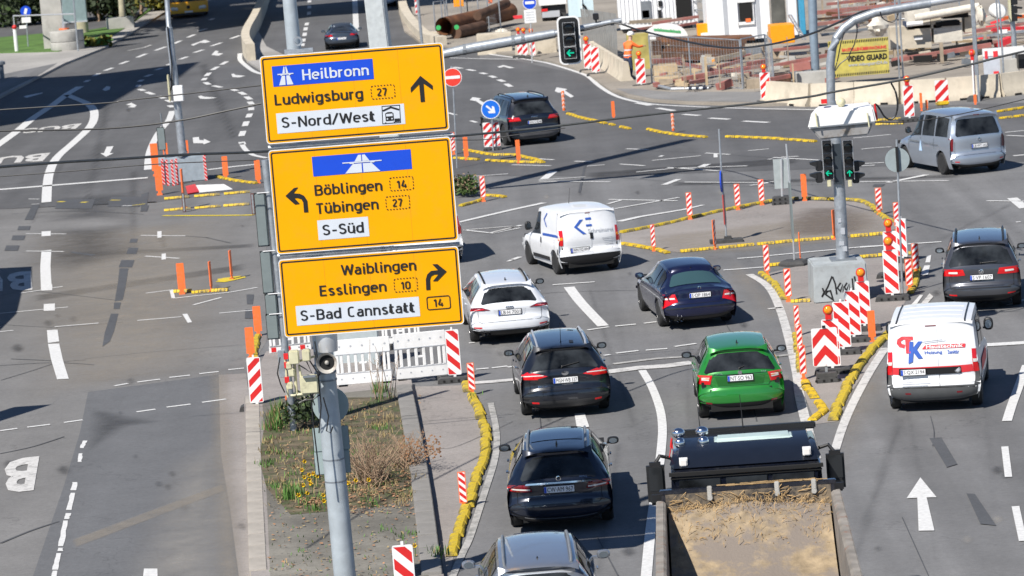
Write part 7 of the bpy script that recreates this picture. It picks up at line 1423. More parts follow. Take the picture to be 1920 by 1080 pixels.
mb = MB(); mb.box((.1, y1 - .25, zr + .02), (cw - .3, .12, .1)); part('roof_beam', mb, 'black', tk, bevel=.02)
for x in (-.95, -.6):
    mb = MB(); mb.tube([(x, y0 + 1.0, zr - .05), (x, y0 + 1.0, zr + .05)], .03, 8)
    mb.sphere((x, y0 + 1.1, zr + .14), .10, 14, sc=(1, .9, .8)); mb.sphere((x + .01, y0 + .95, zr + .02), .085, 14); part('air_horn', mb, 'chrome', tk, smooth=True)
for x, z in ((-.90, 2.80), (.90, 2.84)): mb = MB(); mb.box((x, y0 + .14, z), (.11, .08, .11)); o = part('work_lamp', mb, 'lampwhite', tk, bevel=.015); mb = MB(); mb.box((x, y0 + .19, z), (.12, .05, .12)); part('lamp_case', mb, 'white', o)
mb = MB(); mb.tube([(.02, y1 - .3, zr), (.0, y1 - .25, zr + .55)], [.012, .004], 5); part('aerial', mb, 'black', tk); mb = MB(); mb.tube([(-.62, y1 - .3, zr), (-.64, y1 - .2, zr + .4)], [.01, .004], 5); part('aerial', mb, 'black', tk)
mb = MB(); mb.add([(-1.09, y0 + .9, zr - .02), (-1.06, y0 + .9, zr + .14), (-1.04, y0 + .9, zr - .06)], [(0, 1, 2)]); mb.tube([(-1.1, y0 + .5, zr - .1), (-1.04, y0 + .5, zr + .18)], .008, 4); part('pennant', mb, 'red', tk)
for s in (-1, 1):
    mb = MB(); m_ = MB(); x = s * (cw / 2 + (.22 if s > 0 else .20)); yy = 1.5 if s > 0 else 1.3
    tp_, bt_ = [Matrix.Rotation(-yaw_t, 3, 'Z') @ (V(*q_, fc.y + yy) - Vector((fc.x, fc.y, 0))) for q_ in (((1564, 842), (1569, 918)) if s > 0 else ((1229, 868), (1232, 948)))]; x = (tp_.x + bt_.x) / 2; zc = (tp_.z + bt_.z) / 2; hz = abs(tp_.z - bt_.z)
    mb.box((x, yy, zc), (.27, .16, hz)); o = part('door_mirror', mb, 'black', tk, bevel=.05); m_.box((x, yy - .082, zc + hz * .12), (.20, .005, hz * .55)); m_.box((x, yy - .082, zc - hz * .32), (.20, .005, hz * .2)); part('mirror_glass', m_, mat('mirror_dark', (.05, .055, .06), .1, .6, var=0), o)
    mb = MB(); mb.tube([(s * (cw / 2 - .08), yy + .1, zc + hz * .5 + .02), (s * (cw / 2 + .10), yy + .04, zc + hz * .5 + .08), (x, yy, zc + hz * .45)], .03, 6); part('mirror_arm', mb, 'black', o); mb = MB(); mb.tube([(s * (cw / 2 - .02), yy + .1, zc - hz * .35), (x, yy, zc - hz * .35)], .02, 6); part('mirror_arm', mb, 'black', o)
mb = MB(); mb.box((0, -.8, .75), (.9, 8.0, .3)); part('chassis', mb, 'blackmat', tk)
for y in (1.5, -2.6, -3.9):
    for s in (-1, 1): mb = MB(); mb.lathe([(.25, -.15), (.46, -.15), (.5, -.1), (.5, .1), (.46, .15), (.25, .15)], axis='X', n=24); part('wheel', mb, 'tyre', tk, at=(s * 1.02, y, .5), smooth=True)
for s in (-1, 1): mb = MB(); mb.tube([(s * 1.3, y0 + .1, 1.15), (s * 1.32, y0 + .6, 1.17)], .04, 6); part('fender_bar', mb, 'black', tk); mb = MB(); mb.box((s * 1.28, .2, zt + .02), (.22, .05, .1)); part('side_step', mb, 'black', tk)
# yellow bus at the top
dv = G(196, 130) - G(340, 72); bp = G(355, 34); by = math.atan2(dv.x, -dv.y) * -1; bus = thing('city_bus', 'yellow city bus with dark windscreen coming down the road at the top left', 'bus', (bp.x, bp.y, 0), math.radians(6))
K['busy'] = mat('bus_yellow', (.85, .42, .01), .3, var=.03, coat=.6)
def bsec(y, z0, z1, w_=2.55, r=.0): return [(-w_ / 2, y, z0), (w_ / 2, y, z0), (w_ / 2, y, z1), (-w_ / 2, y, z1)]
mb = MB(); mb.hexa(bsec(0.1, .30, 1.12), bsec(12, .30, 1.12)); mb.hexa([(-1.18, 0, .34), (1.18, 0, .34), (1.15, .0, 1.05), (-1.15, .0, 1.05)], [(-1.275, .5, .30), (1.275, .5, .30), (1.275, .5, 1.12), (-1.275, .5, 1.12)]); part('body', mb, 'busy', bus, bevel=.06)
mb = MB(); mb.hexa([(-1.12, .03, 1.08), (1.12, .03, 1.08), (1.1, .35, 2.6), (-1.1, .35, 2.6)], [(-1.24, .5, 1.08), (1.24, .5, 1.08), (1.2, .6, 2.6), (-1.2, .6, 2.6)]); part('windscreen', mb, 'glass', bus, bevel=.04)
mb = MB(); mb.hexa(bsec(.52, 1.1, 2.55, 2.5), bsec(11.95, 1.1, 2.55, 2.5)); part('side_glazing', mb, 'glass', bus); mb = MB(); mb.hexa(bsec(.3, 2.56, 2.95, 2.45), bsec(12, 2.56, 2.95, 2.45)); part('roof', mb, 'busy', bus, bevel=.08)
for s in (-1, 1):
    mb = MB(); mb.sphere((s * .98, -.01, .66), .17, 14, sc=(1, .35, .75)); part('headlight', mb, 'lampwhite', bus, smooth=True); mb = MB(); mb.sphere((s * .78, -.015, .64), .12, 12, sc=(1, .35, 1)); part('headlight', mb, 'lampwhite', bus, smooth=True)
mb = MB(); mb.box((0, -.02, .42), (.52, .02, .11)); part('number_plate', mb, 'plate', bus); mb = MB(); mb.lathe([(.10, -.03), (.12, .0)], c=(0, 0, .72), axis='Y', n=16); part('badge', mb, 'black', bus); mb = MB(); mb.box((0, .05, .28), (2.2, .2, .12)); part('lower_grille', mb, 'black', bus)
for y in (2.6, 8.6):
    for s in (-1, 1): mb = MB(); mb.lathe([(.2, -.14), (.45, -.14), (.48, 0), (.45, .14), (.2, .14)], axis='X', n=18); part('wheel', mb, 'tyre', bus, at=(s * 1.12, y, .48), smooth=True)
# median wall, top-left furniture
def ribbon_wall(name, label, cat, pts, h, th, m, cap=None):
    P = smooth_line(gp(pts), 5); L, Rr = strip_pts(P, th); mb = MB()
    for i in range(len(P) - 1):
        a, b, c_, d = L[i], L[i + 1], Rr[i + 1], Rr[i]; up = Vector((0, 0, h)); mb.add([a, b, c_, d, a + up, b + up, c_ + up, d + up], [(4, 5, 6, 7), (0, 1, 5, 4), (2, 3, 7, 6)] + ([(0, 3, 7, 4)] if i == 0 else []) + ([(1, 2, 6, 5)] if i == len(P) - 2 else []))
    o = part(name, mb, m); tag(o, label, cat); return o
ribbon_wall('median_wall', 'curved beige parapet wall between the two roads above the sign', 'wall', [(512, -30), (500, 0), (492, 25), (480, 55), (466, 82), (463, 100), (472, 117)], .95, .45, 'conc_warm')
mb = MB(); mb.prism([(p.x, p.y) for p in gp([(455, 98), (462, 116), (492, 136), (520, 140), (560, 120), (500, 90), (484, 60)])], 0, .1); tag(struct('median', mb, 'walk'), 'pale kerbed tip of the median beside the parapet wall', 'median'); 
def simple(name, label, cat, px, builder, m, **k):
    p = G(*px); mb = MB(); builder(mb); o = part(name, mb, m, at=tuple(p), **k); return tag(o, label, cat)
p = G(128, 97); t = thing('concrete_ring', 'round two-part concrete planter ring beside the pale tree trunk', 'planter', tuple(p))
for z in (0, .62): mb = MB(); mb.lathe([(.95, z), (.97, z + .03), (.97, z + .58), (.95, z + .6)], n=28); part('ring', mb, 'conc', t, smooth=True)
p = G(125, 72); p = G(124, 95); t = thing('steel_post', 'grey steel post with black box rising from the concrete ring', 'post', (p.x, p.y, 1.2)); mb = MB(); mb.tube([(0, 0, 0), V(120, 0, p.y) - Vector((p.x, p.y, 1.2)), V(118, -60, p.y) - Vector((p.x, p.y, 1.2))], .13, 10); part('pole', mb, 'galv', t, smooth=True); q = V(122, 29, p.y - .2) - Vector((p.x, p.y, 1.2)); mb = MB(); mb.box(q, (.26, .2, .42)); part('box', mb, 'black', t, bevel=.02); mb = MB(); mb.lathe([(.3, .0), (.3, .1)], n=14); part('red_collar', mb, 'orange', t)
p = G(140, 100); t = thing('info_panel', 'large grey-green panel behind the concrete ring at the top left', 'panel', tuple(p)); a, b = V(110, -60, p.y + 1), V(164, 39, p.y + 1); mb = MB(); mb.box(((a.x + b.x) / 2, p.y + 1, (a.z + b.z) / 2), (b.x - a.x, .15, a.z - b.z)); part('panel', mb, mat('panel_greengrey', (.20, .27, .27), .4, var=.1), t, world=True, bevel=.03); mb = MB(); mb.box(((a.x + b.x) / 2, p.y + .95, b.z), (b.x - a.x, .2, .08)); part('rim', mb, 'alu', t, world=True); mb = MB(); mb.tube([V(135, -30, p.y - .3), V(147, 100, p.y - .3)], .045, 6); part('post', mb, 'galv', t, world=True)
t = thing('railing', 'white tubular railing frame at the pavement corner, top left', 'railing', tuple(G(32, 100))); a, b = G(32, 101), G(146, 100); up = Vector((0, 0, 2.2)); mb = MB(); mb.tube([a, a + up, b + up * 1.02, b, a + Vector((0, 0, .08))], .05, 6); part('frame', mb, 'alu', t, world=True); mb = MB(); mb.tube([a + Vector((0, -.02, .1)), a + Vector((0, -.02, 1.5))], .11, 8); part('white_sleeve', mb, 'white', t, world=True); mb = MB(); mb.sphere(a + Vector((0, -.05, 1.55)), .14, 10); part('red_reflector', mb, 'red', t, world=True, smooth=True)
p = G(53, 92); t = thing('cycle_path_sign', 'round blue sign with white symbol and white plate in the lawn, top left', 'road sign', tuple(p)); c0 = V(48, 21, p.y); r = 10 / S(c0); mb = MB(); mb.lathe([(r, 0), (r, .03)], c=c0, axis='Y', n=24); part('disc', mb, 'sign_b', t, world=True); mb = MB(); mb.box((c0.x, p.y - .005, c0.z), (r * .5, .004, r * 1.1), ry=.3); part('white_symbol', mb, 'white', t, world=True); a, b = V(40, 33, p.y), V(58, 42, p.y); mb = MB(); mb.box(((a.x + b.x) / 2, p.y, (a.z + b.z) / 2), (b.x - a.x, .03, a.z - b.z)); part('plate', mb, 'white', t, world=True); a, b = V(36, 48, p.y), V(50, 53, p.y); mb = MB(); mb.box(((a.x + b.x) / 2, p.y, (a.z + b.z) / 2), (b.x - a.x, .03, a.z - b.z)); part('plate', mb, 'white', t, world=True); mb = MB(); mb.tube([V(48, 14, p.y + .04), p + Vector((0, .04, 0))], .04, 6); part('post', mb, 'galv', t, world=True)
simple('bollard', 'pale rounded concrete bollard on the lawn left of the tree trunk', 'bollard', (91, 76), lambda mb: mb.lathe([(.30, 0), (.28, .85), (.22, 1.0), (.0, 1.04)], n=16, cap=False), 'white', smooth=True)
simple('bollard', 'short dark bollard at the left edge on the pale forecourt', 'bollard', (5, 152), lambda mb: (mb.lathe([(.12, 0), (.12, .85)], n=12), mb.lathe([(.22, .85), (.22, 1.0), (.1, 1.05)], n=12)), 'galv_dark', smooth=True)
simple('concrete_cube', 'grey concrete block lying at the far end of the lawn', 'concrete block', (225, 58), lambda mb: mb.box((0, .5, .4), (1.6, 1.0, .85), rz=.25), 'conc', bevel=.03)
# trees and shrubs
def leaf_cloud(blobs, n, size, rn, squash=1.):
    mb = MB()
    for k in range(n):
        c_, r = rn.choice(blobs); u = Vector((rn.gauss(0, 1), rn.gauss(0, 1), rn.gauss(0, 1))).normalized() * (r * rn.random() ** .38); u.z *= squash; p = Vector(c_) + u
        if p.z < .1: continue
        s = size * rn.uniform(.6, 1.3); a = Vector((rn.gauss(0, 1), rn.gauss(0, 1), rn.gauss(0, .7))).normalized() * s; b = a.orthogonal().normalized() * s * .6; b.rotate(Matrix.Rotation(rn.uniform(0, 6), 3, a.normalized()))
        mb.add([p - a, p - b, p + a, p + b], [(0, 1, 2, 3)], rn.choice((0, 0, 0, 1)) if c_[2] > .0 else 0)
    return mb
def tree(px, h, r, label, seed, mats=('leaf', 'leaf2'), trunk='bark', n=2600, tr=.3, crown0=.45, off=(0, 0)):
    rn = random.Random(seed); p = G(*px) + Vector((off[0], off[1], 0)); t = thing('tree', label, 'tree', tuple(p)); mb = MB(); mb.tube([(0, 0, 0), (.1, 0, h * .3), (0, .1, h * .6), (.1, 0, h * .9)], [tr, tr * .8, tr * .55, .05], 10)
    bl = []
    for k in range(9):
        a = rn.uniform(0, 2 * PI); q = r * rn.uniform(.3, .75); z = h * rn.uniform(crown0 + .12, .92); bl.append(((q * math.cos(a), q * math.sin(a), z), r * rn.uniform(.35, .55))); mb.tube([(0, 0, h * crown0), (q * .5 * math.cos(a), q * .5 * math.sin(a), z * .85), (q * math.cos(a), q * math.sin(a), z)], [tr * .3, tr * .2, .03], 6)
    part('trunk', mb, trunk, t, smooth=True); part('crown', leaf_cloud(bl, n, .32, rn), list(mats), t, kind='stuff'); return t
def shrub(px, w_, h, label, seed, mats=('leafd', 'leaf'), n=1500):
    rn = random.Random(seed); p = G(*px); t = thing('shrub', label, 'shrub', tuple(p), 0); bl = [((rn.uniform(-w_ / 2, w_ / 2), rn.uniform(-.8, .8), rn.uniform(.25, .75) * h), rn.uniform(.3, .5) * h) for k in range(9)]
    part('foliage', leaf_cloud(bl, n, .20, rn, .9), list(mats), t, kind='stuff'); mb = MB(); mb.tube([(0, 0, 0), (.1, 0, h * .6)], [.12, .04], 6); part('stem', mb, 'twig', t); return t
for i, (px, w_, h, lab, ms) in enumerate([((-10, 52), 5, 3.4, 'dark evergreen shrub at the extreme top left corner', ('leafd', 'leafd')), ((45, 48), 5, 3.2, 'dark shrub behind the blue cycle sign', ('leafd', 'leaf')), ((85, 44), 4, 3.6, 'shrub left of the pale tree trunk', ('leafd', 'leaf')), ((185, 40), 4, 3.2, 'dark shrub right of the grey-green panel', ('leafd', 'leafd')), ((220, 33), 4, 2.4, 'yellow-green shrub above the lying concrete block', ('leaf2', 'leaf')), ((265, 26), 5, 2.4, 'yellow-green shrub left of the bus', ('leaf2', 'leafd')), ((300, 12), 4, 2.6, 'dark shrub beside the yellow bus', ('leafd', 'leaf')),
                                          ((20, 24), 7, 4.2, 'tall dark hedge shrub behind the corner shrubs', ('leafd', 'leafd')), ((130, 24), 7, 4.4, 'tall dark hedge shrub behind the tree trunk', ('leafd', 'leaf')), ((240, 8), 7, 3.6, 'dark hedge shrub behind the yellow-green ones', ('leafd', 'leaf2')), ((172, 90), 2.0, .7, 'low bright shrub at the lawn tip right of the concrete ring', ('leaf2', 'grass'))]):
    shrub(px, w_, h, lab, 40 + i, ms, 1600 if i < 10 else 500)
t = thing('plane_tree', 'pale-barked tree trunk rising out of the picture beside the concrete ring', 'tree', tuple(G(110, 84))); p = G(110, 84); a = V(104, 0, p.y); rn = random.Random(2)
mb = MB(); mb.tube([(0, 0, 0), (-.05, 0, 1.2), tuple(a - p), (-1.0, 0, 9)], [.5, .42, .40, .2], 14); part('trunk', mb, 'bark', t, smooth=True); bl = [((rn.uniform(-4, 3), rn.uniform(-4, 4), rn.uniform(9, 14)), rn.uniform(1.2, 2.2)) for k in range(12)]; part('crown', leaf_cloud(bl, 2500, .3, rn), ['leaf', 'leaf2'], t, kind='stuff')
tree((155, 66), 11, 3.2, 'second tree trunk behind the grey-green panel', 5, tr=.4, crown0=.6)
for i, (px, h, r, off) in enumerate([((225, 50), 15, 4.5, (0, 2)), ((275, 28), 16, 5, (-1, 0)), ((205, 10), 16, 5, (-3, 6)), ((300, 2), 17, 5, (-4, 6))]):
    tree(px, h, r, ['tree shading the kerb right of the lying concrete block', 'tree behind the yellow-green shrubs left of the bus', 'tree farther back between hedge and kerb', 'farthest tree beside the bus lane'][i], 60 + i, tr=.22, crown0=.5, n=3000, off=off)
# plants on the island
rn = random.Random(21); mb = MB()
def blade(mb, p, h, lean, w_=.02, mi=0):
    a = rn.uniform(0, 2 * PI); d = Vector((math.cos(a), math.sin(a), 0)) * lean; s = Vector((-d.y, d.x, 0)).normalized() * w_ if lean else Vector((w_, 0, 0)); mb.add([p - s, p + s, p + d * .5 + Vector((0, 0, h * .7)) + s * .6, p + d + Vector((0, 0, h)), p + d * .5 + Vector((0, 0, h * .7)) - s * .6], [(0, 1, 2, 3, 4)], mi)
def scatter(n, quad, f):
    for k in range(n):
        u, v = rn.random(), rn.random(); x = (quad[0][0] * (1 - u) + quad[1][0] * u) * (1 - v) + (quad[3][0] * (1 - u) + quad[2][0] * u) * v; y = (quad[0][1] * (1 - u) + quad[1][1] * u) * (1 - v) + (quad[3][1] * (1 - u) + quad[2][1] * u) * v
        f(G(x, y, .13))
isq = [(500, 770), (752, 735), (785, 935), (498, 950)]
clumps = [(rn.random(), rn.random()) for k in range(85)]
for u, v in clumps:
    x = 498 + (752 + 30 * v - 498) * u; y = 760 + 190 * v; p = G(x, y, .13); mi = rn.choice((0, 0, 1, 1, 1))
    for k in range(rn.randint(14, 34)): blade(mb, p + Vector((rn.gauss(0, .09), rn.gauss(0, .12), 0)), rn.uniform(.04, .14), rn.uniform(.02, .08), .008, mi)
scatter(900, isq, lambda p: blade(mb, p, rn.uniform(.03, .10), rn.uniform(.03, .12), .008, 1)); scatter(160, [(500, 950), (785, 950), (808, 1090), (505, 1090)], lambda p: blade(mb, p, .05, .04, .01, rn.choice((0, 1))))
for cx, cy, n_, h_ in [(527, 792, 150, .55), (515, 805, 60, .4), (712, 735, 60, .3), (714, 748, 30, .18), (590, 955, 50, .12), (545, 935, 70, .38), (757, 1005, 16, .1), (765, 1002, 14, .1), (720, 995, 14, .1), (548, 1060, 12, .08), (570, 1037, 12, .08), (500, 870, 30, .14), (515, 850, 30, .14), (535, 860, 20, .1), (820, 1040, 40, .2), (885, 742, 10, .1)]:
    p = G(cx, cy, .13)
    for k in range(n_): blade(mb, p + Vector((rn.gauss(0, .10), rn.gauss(0, .16), 0)), rn.uniform(.4, 1) * h_, rn.uniform(.1, .35) * h_, .012, 0 if rn.random() < .85 else 1)
tag(part('grass', mb, ['grass', 'dry']), 'green and dry grass tufts on the planted island', 'grass', kind='stuff')
mb = MB()
def bit(p): s = rn.uniform(.015, .045); a = rn.uniform(0, 6); mb.add([p + Vector((s * math.cos(a + k * PI / 2), s * math.sin(a + k * PI / 2) * .8, .01 + rn.uniform(0, .03))) for k in range(4)], [(0, 1, 2, 3)], rn.choice((0, 0, 1)))
scatter(500, [(640, 890), (775, 880), (770, 965), (645, 965)], bit); scatter(700, [(500, 760), (790, 740), (805, 1085), (505, 1085)], bit); scatter(120, [(560, 935), (600, 935), (600, 950), (560, 950)], bit)
tag(part('dead_leaves', mb, ['deadleaf', 'dry']), 'dead leaves and litter strewn over the planted island', 'leaf litter', kind='stuff')
for i, (px, n_, h_, r_, lab) in enumerate([((720, 748), 8, 1.25, .5, 'bare upright twigs in front of the white barrier boards'), ((700, 905), 90, .95, .75, 'bare brown thicket right of the mast'), ((760, 875), 60, .6, .6, 'low bare thicket spilling over the kerb beside the dark strip')]):
    t = thing('bare_shrub', lab, 'shrub', tuple(G(*px, .13))); mb = MB()
    for k in range(n_):
        a = rn.uniform(0, 2 * PI); q = r_ * rn.random() ** .6; st = Vector((rn.gauss(0, .12), rn.gauss(0, .25), 0)); e = st + Vector((q * math.cos(a), q * math.sin(a), h_ * rn.uniform(.5, 1))); m = st.lerp(e, .5) + Vector((rn.uniform(-.08, .08), rn.uniform(-.08, .08), 0)); mb.tube([st, m, e], [.010, .007, .003], 4, cap=False)
        for j in range(3): f = st.lerp(e, rn.uniform(.4, .95)); mb.tube([f, f + Vector((rn.uniform(-.16, .16), rn.uniform(-.16, .16), rn.uniform(.02, .16)))], [.005, .002], 3, cap=False)
    part('twigs', mb, 'twig', t, kind='stuff')
    if i == 2:
        m2 = MB()
        for k in range(160): p = Vector((rn.uniform(-.1, .7), rn.gauss(0, .3), rn.uniform(.15, .55))); s = .022; m2.add([p + Vector((-s, 0, 0)), p + Vector((0, 0, -s)), p + Vector((s, 0, 0)), p + Vector((0, 0, s))], [(0, 1, 2, 3)])
        part('brown_buds', m2, 'deadleaf', t, kind='stuff')
t = thing('dark_bush', 'dark green low bush at the foot of the mast behind the orange lath', 'shrub', tuple(G(575, 800, .13))); part('foliage', leaf_cloud([((rn.uniform(-.25, .35), rn.uniform(-.5, .4), rn.uniform(.15, .45)), .28) for k in range(8)], 900, .055, rn), ['leafd', 'leaf'], t, kind='stuff')
t = thing('weed_patch', 'green and brown weeds on the short kerbed tip right of the middle sign', 'weeds', tuple(G(872, 368))); part('foliage', leaf_cloud([((rn.uniform(-.35, .45), rn.uniform(-.6, .6), rn.uniform(.1, .4)), .35) for k in range(9)], 1100, .07, rn), ['leaf', 'twig'], t, kind='stuff')
for i, (x, y) in enumerate([(571, 870), (568, 886), (580, 895), (590, 893), (595, 898), (572, 900), (581, 905), (571, 915), (586, 912), (561, 934), (576, 930), (607, 934), (609, 945), (654, 884), (656, 911), (667, 906), (692, 905), (779, 1030)]):
    p = G(x, y + 14, .13); hh = .20; t = thing('daffodil', 'yellow flower in the cluster left of the mast' if x < 615 else {654: 'topmost yellow flower touching the right side of the mast', 656: 'yellow flower just below the topmost one right of the mast', 667: 'yellow flower between mast and the thicket', 692: 'yellow flower at the edge of the brown thicket', 779: 'lone yellow flower low beside the grey kerb'}[x], 'flower', tuple(p), rn.uniform(-.6, .6), 'yellow flowers left of the mast' if x < 615 else None); mb = MB(); mb.tube([(0, 0, 0), (.01, 0, hh)], .007, 4); part('stem', mb, 'grass', t); mb = MB()
    for k in range(6): a = PI / 3 * k; mb.add([(0, -.01, hh), (.028 * math.cos(a - .4), -.02, hh + .028 * math.sin(a - .4)), (.052 * math.cos(a), -.015, hh + .052 * math.sin(a)), (.028 * math.cos(a + .4), -.02, hh + .028 * math.sin(a + .4))], [(0, 1, 2, 3)])
    mb.lathe([(.02, -.01), (.032, -.055)], c=(0, 0, hh), axis='Y', n=8, cap=False); part('blossom', mb, 'flower', t)
# building site beyond the junction
def gy_(py, x=1500): return G(x, py).y
def slab(name, label, cat, x0, y0, x1, y1, Y, d, m, group=None, bev=.02):
    a, b = V(x0, y0, Y), V(x1, y1, Y); mb = MB(); mb.box(((a.x + b.x) / 2, Y + d / 2, (a.z + b.z) / 2), (abs(b.x - a.x), d, abs(a.z - b.z))); o = part(name, mb, m, bevel=bev)
    return tag(o, label, cat, group)
def sub(par, name, x0, y0, x1, y1, Y, d, m):
    a, b = V(x0, y0, Y), V(x1, y1, Y); mb = MB(); mb.box(((a.x + b.x) / 2, Y + d / 2, (a.z + b.z) / 2), (abs(b.x - a.x), d, abs(a.z - b.z))); return part(name, mb, m, par, world=True)
def beam(name, label, cat, x0, y0, x1, y1, Y0, Y1, tpx, m, group=None, dep=.3):
    a, b = V(x0, y0, Y0), V(x1, y1, Y1); h = tpx / S(a); up = Vector((0, 0, h / 2)); dp = Vector((0, dep / 2, 0)); q = lambda p: [p - up - dp, p - up + dp, p + up + dp, p + up - dp]
    mb = MB(); mb.hexa(q(a), q(b)); o = part(name, mb, m); return tag(o, label, cat, group)
# concrete barriers, one object each
def jersey(p0, p1, h, label, m='conc_warm', group='concrete barriers along the site edge'):
    a, b = G(*p0), G(*p1); d = b - a; L = d.length; t = thing('concrete_barrier', label, 'barrier', (a.x, a.y, 0), math.atan2(d.y, d.x), group); mb = MB()
    pf = [(-.30, 0), (-.30, .08), (-.16, .28), (-.09, h), (.09, h), (.16, .28), (.30, .08), (.30, 0)]; mb.add([(x, y, z) for x in (.015, L - .015) for y, z in pf], [(i, i + 1, i + 9, i + 8) for i in range(7)] + [tuple(range(8)), tuple(range(8, 16))[::-1]])
    part('barrier_block', mb, m, t, bevel=.02); mb = MB()
    for x in (L * .3, L * .7): mb.box((x, -.29, .04), (.3, .06, .08))
    part('drain_slot', mb, 'blackmat', t); return t
pts = [(1436, 193), (1523, 199), (1605, 196), (1690, 194), (1775, 189), (1875, 181), (1960, 170)]
for i, (a, b) in enumerate(zip(pts, pts[1:])): jersey(a, b, .86, ['leftmost concrete barrier of the right-hand row', 'concrete barrier behind the curved arm pole', 'concrete barrier behind the white street lamp', 'concrete barrier left of the wide striped board', 'concrete barrier behind the silver compact van roof', 'rightmost concrete barrier of the row'][i])
jersey((1176, 156), (1112, 114), .9, 'concrete barrier running back along the grey hoarding', 'conc_warm'); 
for (x0, y0, x1, y1, yb, lab) in [(893, 66, 962, 104, 104, 'beige concrete wall block above the signal arm, left one'), (964, 70, 1046, 108, 108, 'beige concrete wall block behind the three lamp beacons'), (800, 62, 826, 80, 80, 'low beige wall end beside the pipe fence')]:
    slab('wall_block', lab, 'wall', x0, y0, x1, yb, G(x0, yb).y, 1.2, 'conc_warm', bev=.03)
ribbon_wall('low_wall', 'low beige kerb wall curving at the top beside the thin pole', 'wall', [(752, -10), (757, 25), (772, 52), (800, 80), (830, 88)], .55, .5, 'conc_warm')
Yh = G(1130, 122).y; t = thing('grey_hoarding', 'grey corrugated hoarding right of the hanging signal', 'hoarding', tuple(G(1150, 140))); A = [V(1088, 16, Yh + 9), V(1156, 26, Yh - 2), V(1160, 146, Yh - 2), V(1098, 104, Yh + 9)]; a, b = A[0], A[1]; c_, d_ = A[3], A[2]
for k in range(16):
    f0, f1 = k / 16, (k + .9) / 16; off = Vector((0, .06 if k % 2 else 0, 0)); mb = MB(); q = [c_.lerp(d_, f0), c_.lerp(d_, f1), a.lerp(b, f1), a.lerp(b, f0)]; mb.hexa([p + off for p in q], [p + off + Vector((0, .06, 0)) for p in q]); part('hoarding_plank', mb, mat('hoarding_grey', (.27, .27, .26), .7, var=.15, dirt=(.2, .19, .17), dscale=1.5), t, world=True)
# site machine column, truck
t = thing('light_blue_machine', 'pale blue steel housing partly cut off above the hanging signal', 'machine', tuple(G(1080, 60))); Yq = G(1080, 72).y; sub(t, 'housing', 1062, -40, 1114, 30, Yq, 1.5, mat('machine_pale_blue', (.55, .68, .72), .5, var=.06)); sub(t, 'edge_post', 1088, -40, 1093, 32, Yq - .1, .2, 'white'); mb = MB(); mb.tube([V(1092, 8, Yq - .1), V(1098, 14, Yq - .1), V(1102, 24, Yq - .1)], .06, 5); part('handle', mb, 'black', t, world=True)
pt = G(1040, 42); t = thing('site_lorry', 'white flatbed lorry seen from behind at the top of the site', 'truck', tuple(pt)); Yt = pt.y; sub(t, 'white_body', 1008, -30, 1062, 7, Yt, 4, 'white'); sub(t, 'chassis', 1016, 10, 1062, 32, Yt + .2, 4, 'black'); sub(t, 'bumper', 1016, 22, 1050, 31, Yt - .1, .2, 'greyp'); sub(t, 'tail_lamp', 1015, 17, 1027, 22, Yt - .1, .1, 'lampred')
for x in (1027, 1052): mb = MB(); q = V(x, 33, Yt + .6); mb.lathe([(.2, -.3), (.5, -.3), (.52, 0), (.5, .3), (.2, .3)], c=q, axis='X', n=16); part('wheel', mb, 'tyre', t, world=True, smooth=True)
# big rusty pipe
a, b = V(832, 50, G(832, 78).y), V(955, 22, G(955, 50).y); t = thing('rusty_pipe', 'very large rusty steel pipe lying behind the wire fence', 'pipe', tuple(a)); n = (b - a).normalized(); mb = MB(); mb.tube([a, b], .50, 20, cap=False); mb.tube([b, a], .45, 20, cap=False); part('pipe', mb, 'rust', t, world=True, smooth=True)
for x0, y0, x1, y1, r_, lab in [(855, 62, 905, 50, .32, 'second rusty pipe under the large one'), (895, 30, 950, 6, .25, 'thin rusty pipe on top of the large one')]: mb = MB(); mb.tube([V(x0, y0, a.y), V(x1, y1, a.y + 3)], r_, 14); tag(part('rusty_pipe', mb, 'rust2', smooth=True), lab, 'pipe')
for i, x in enumerate((822, 856)): q = V(x, 51 + (i == 0), a.y - 1.2); mb = MB(); mb.lathe([(.13, 0), (.13, .03)], c=q, axis='Y', n=14); t = tag(part('green_disc', mb, 'green'), ['round green disc on the left fence bay', 'round green disc at the end of the rusty pipe'][i], 'sign')
# fences
def fence(pts, h, label, rails=(1.0, .0), wires=True, r=.035):
    P = gp(pts); t = thing('site_fence', label, 'fence', (P[0].x, P[0].y, 0), 0, 'wire site fences')
    for p in P: mb = MB(); mb.tube([p, p + Vector((0, 0, h))], r, 6); part('post', mb, 'galv', t, world=True)
    for q in rails:
        for a, b in zip(P, P[1:]): mb = MB(); mb.tube([a + Vector((0, 0, max(.12, h * q))), b + Vector((0, 0, max(.12, h * q)))], r * .8, 5); part('rail', mb, 'galv', t, world=True)
    if wires:
        mb = MB()
        for a, b in zip(P, P[1:]):
            n = max(2, int((b - a).length / .22))
            for k in range(n): q = a.lerp(b, k / n); mb.tube([q + Vector((0, 0, .12)), q + Vector((0, 0, h))], .006, 3, cap=False)
            for k in range(6): z = .3 + (h - .4) * k / 6; mb.tube([a + Vector((0, 0, z)), b + Vector((0, 0, z))], .006, 3, cap=False)
        part('wire_mesh', mb, 'galv', t, world=True, kind='stuff')
    return t
fence([(1223, 160), (1297, 164), (1393, 172)], 2.1, 'wire fence in front of the rusty piles, left run'); fence([(1395, 170), (1440, 160), (1452, 172)], 2.1, 'short wire fence run left of the blue-grey pole')
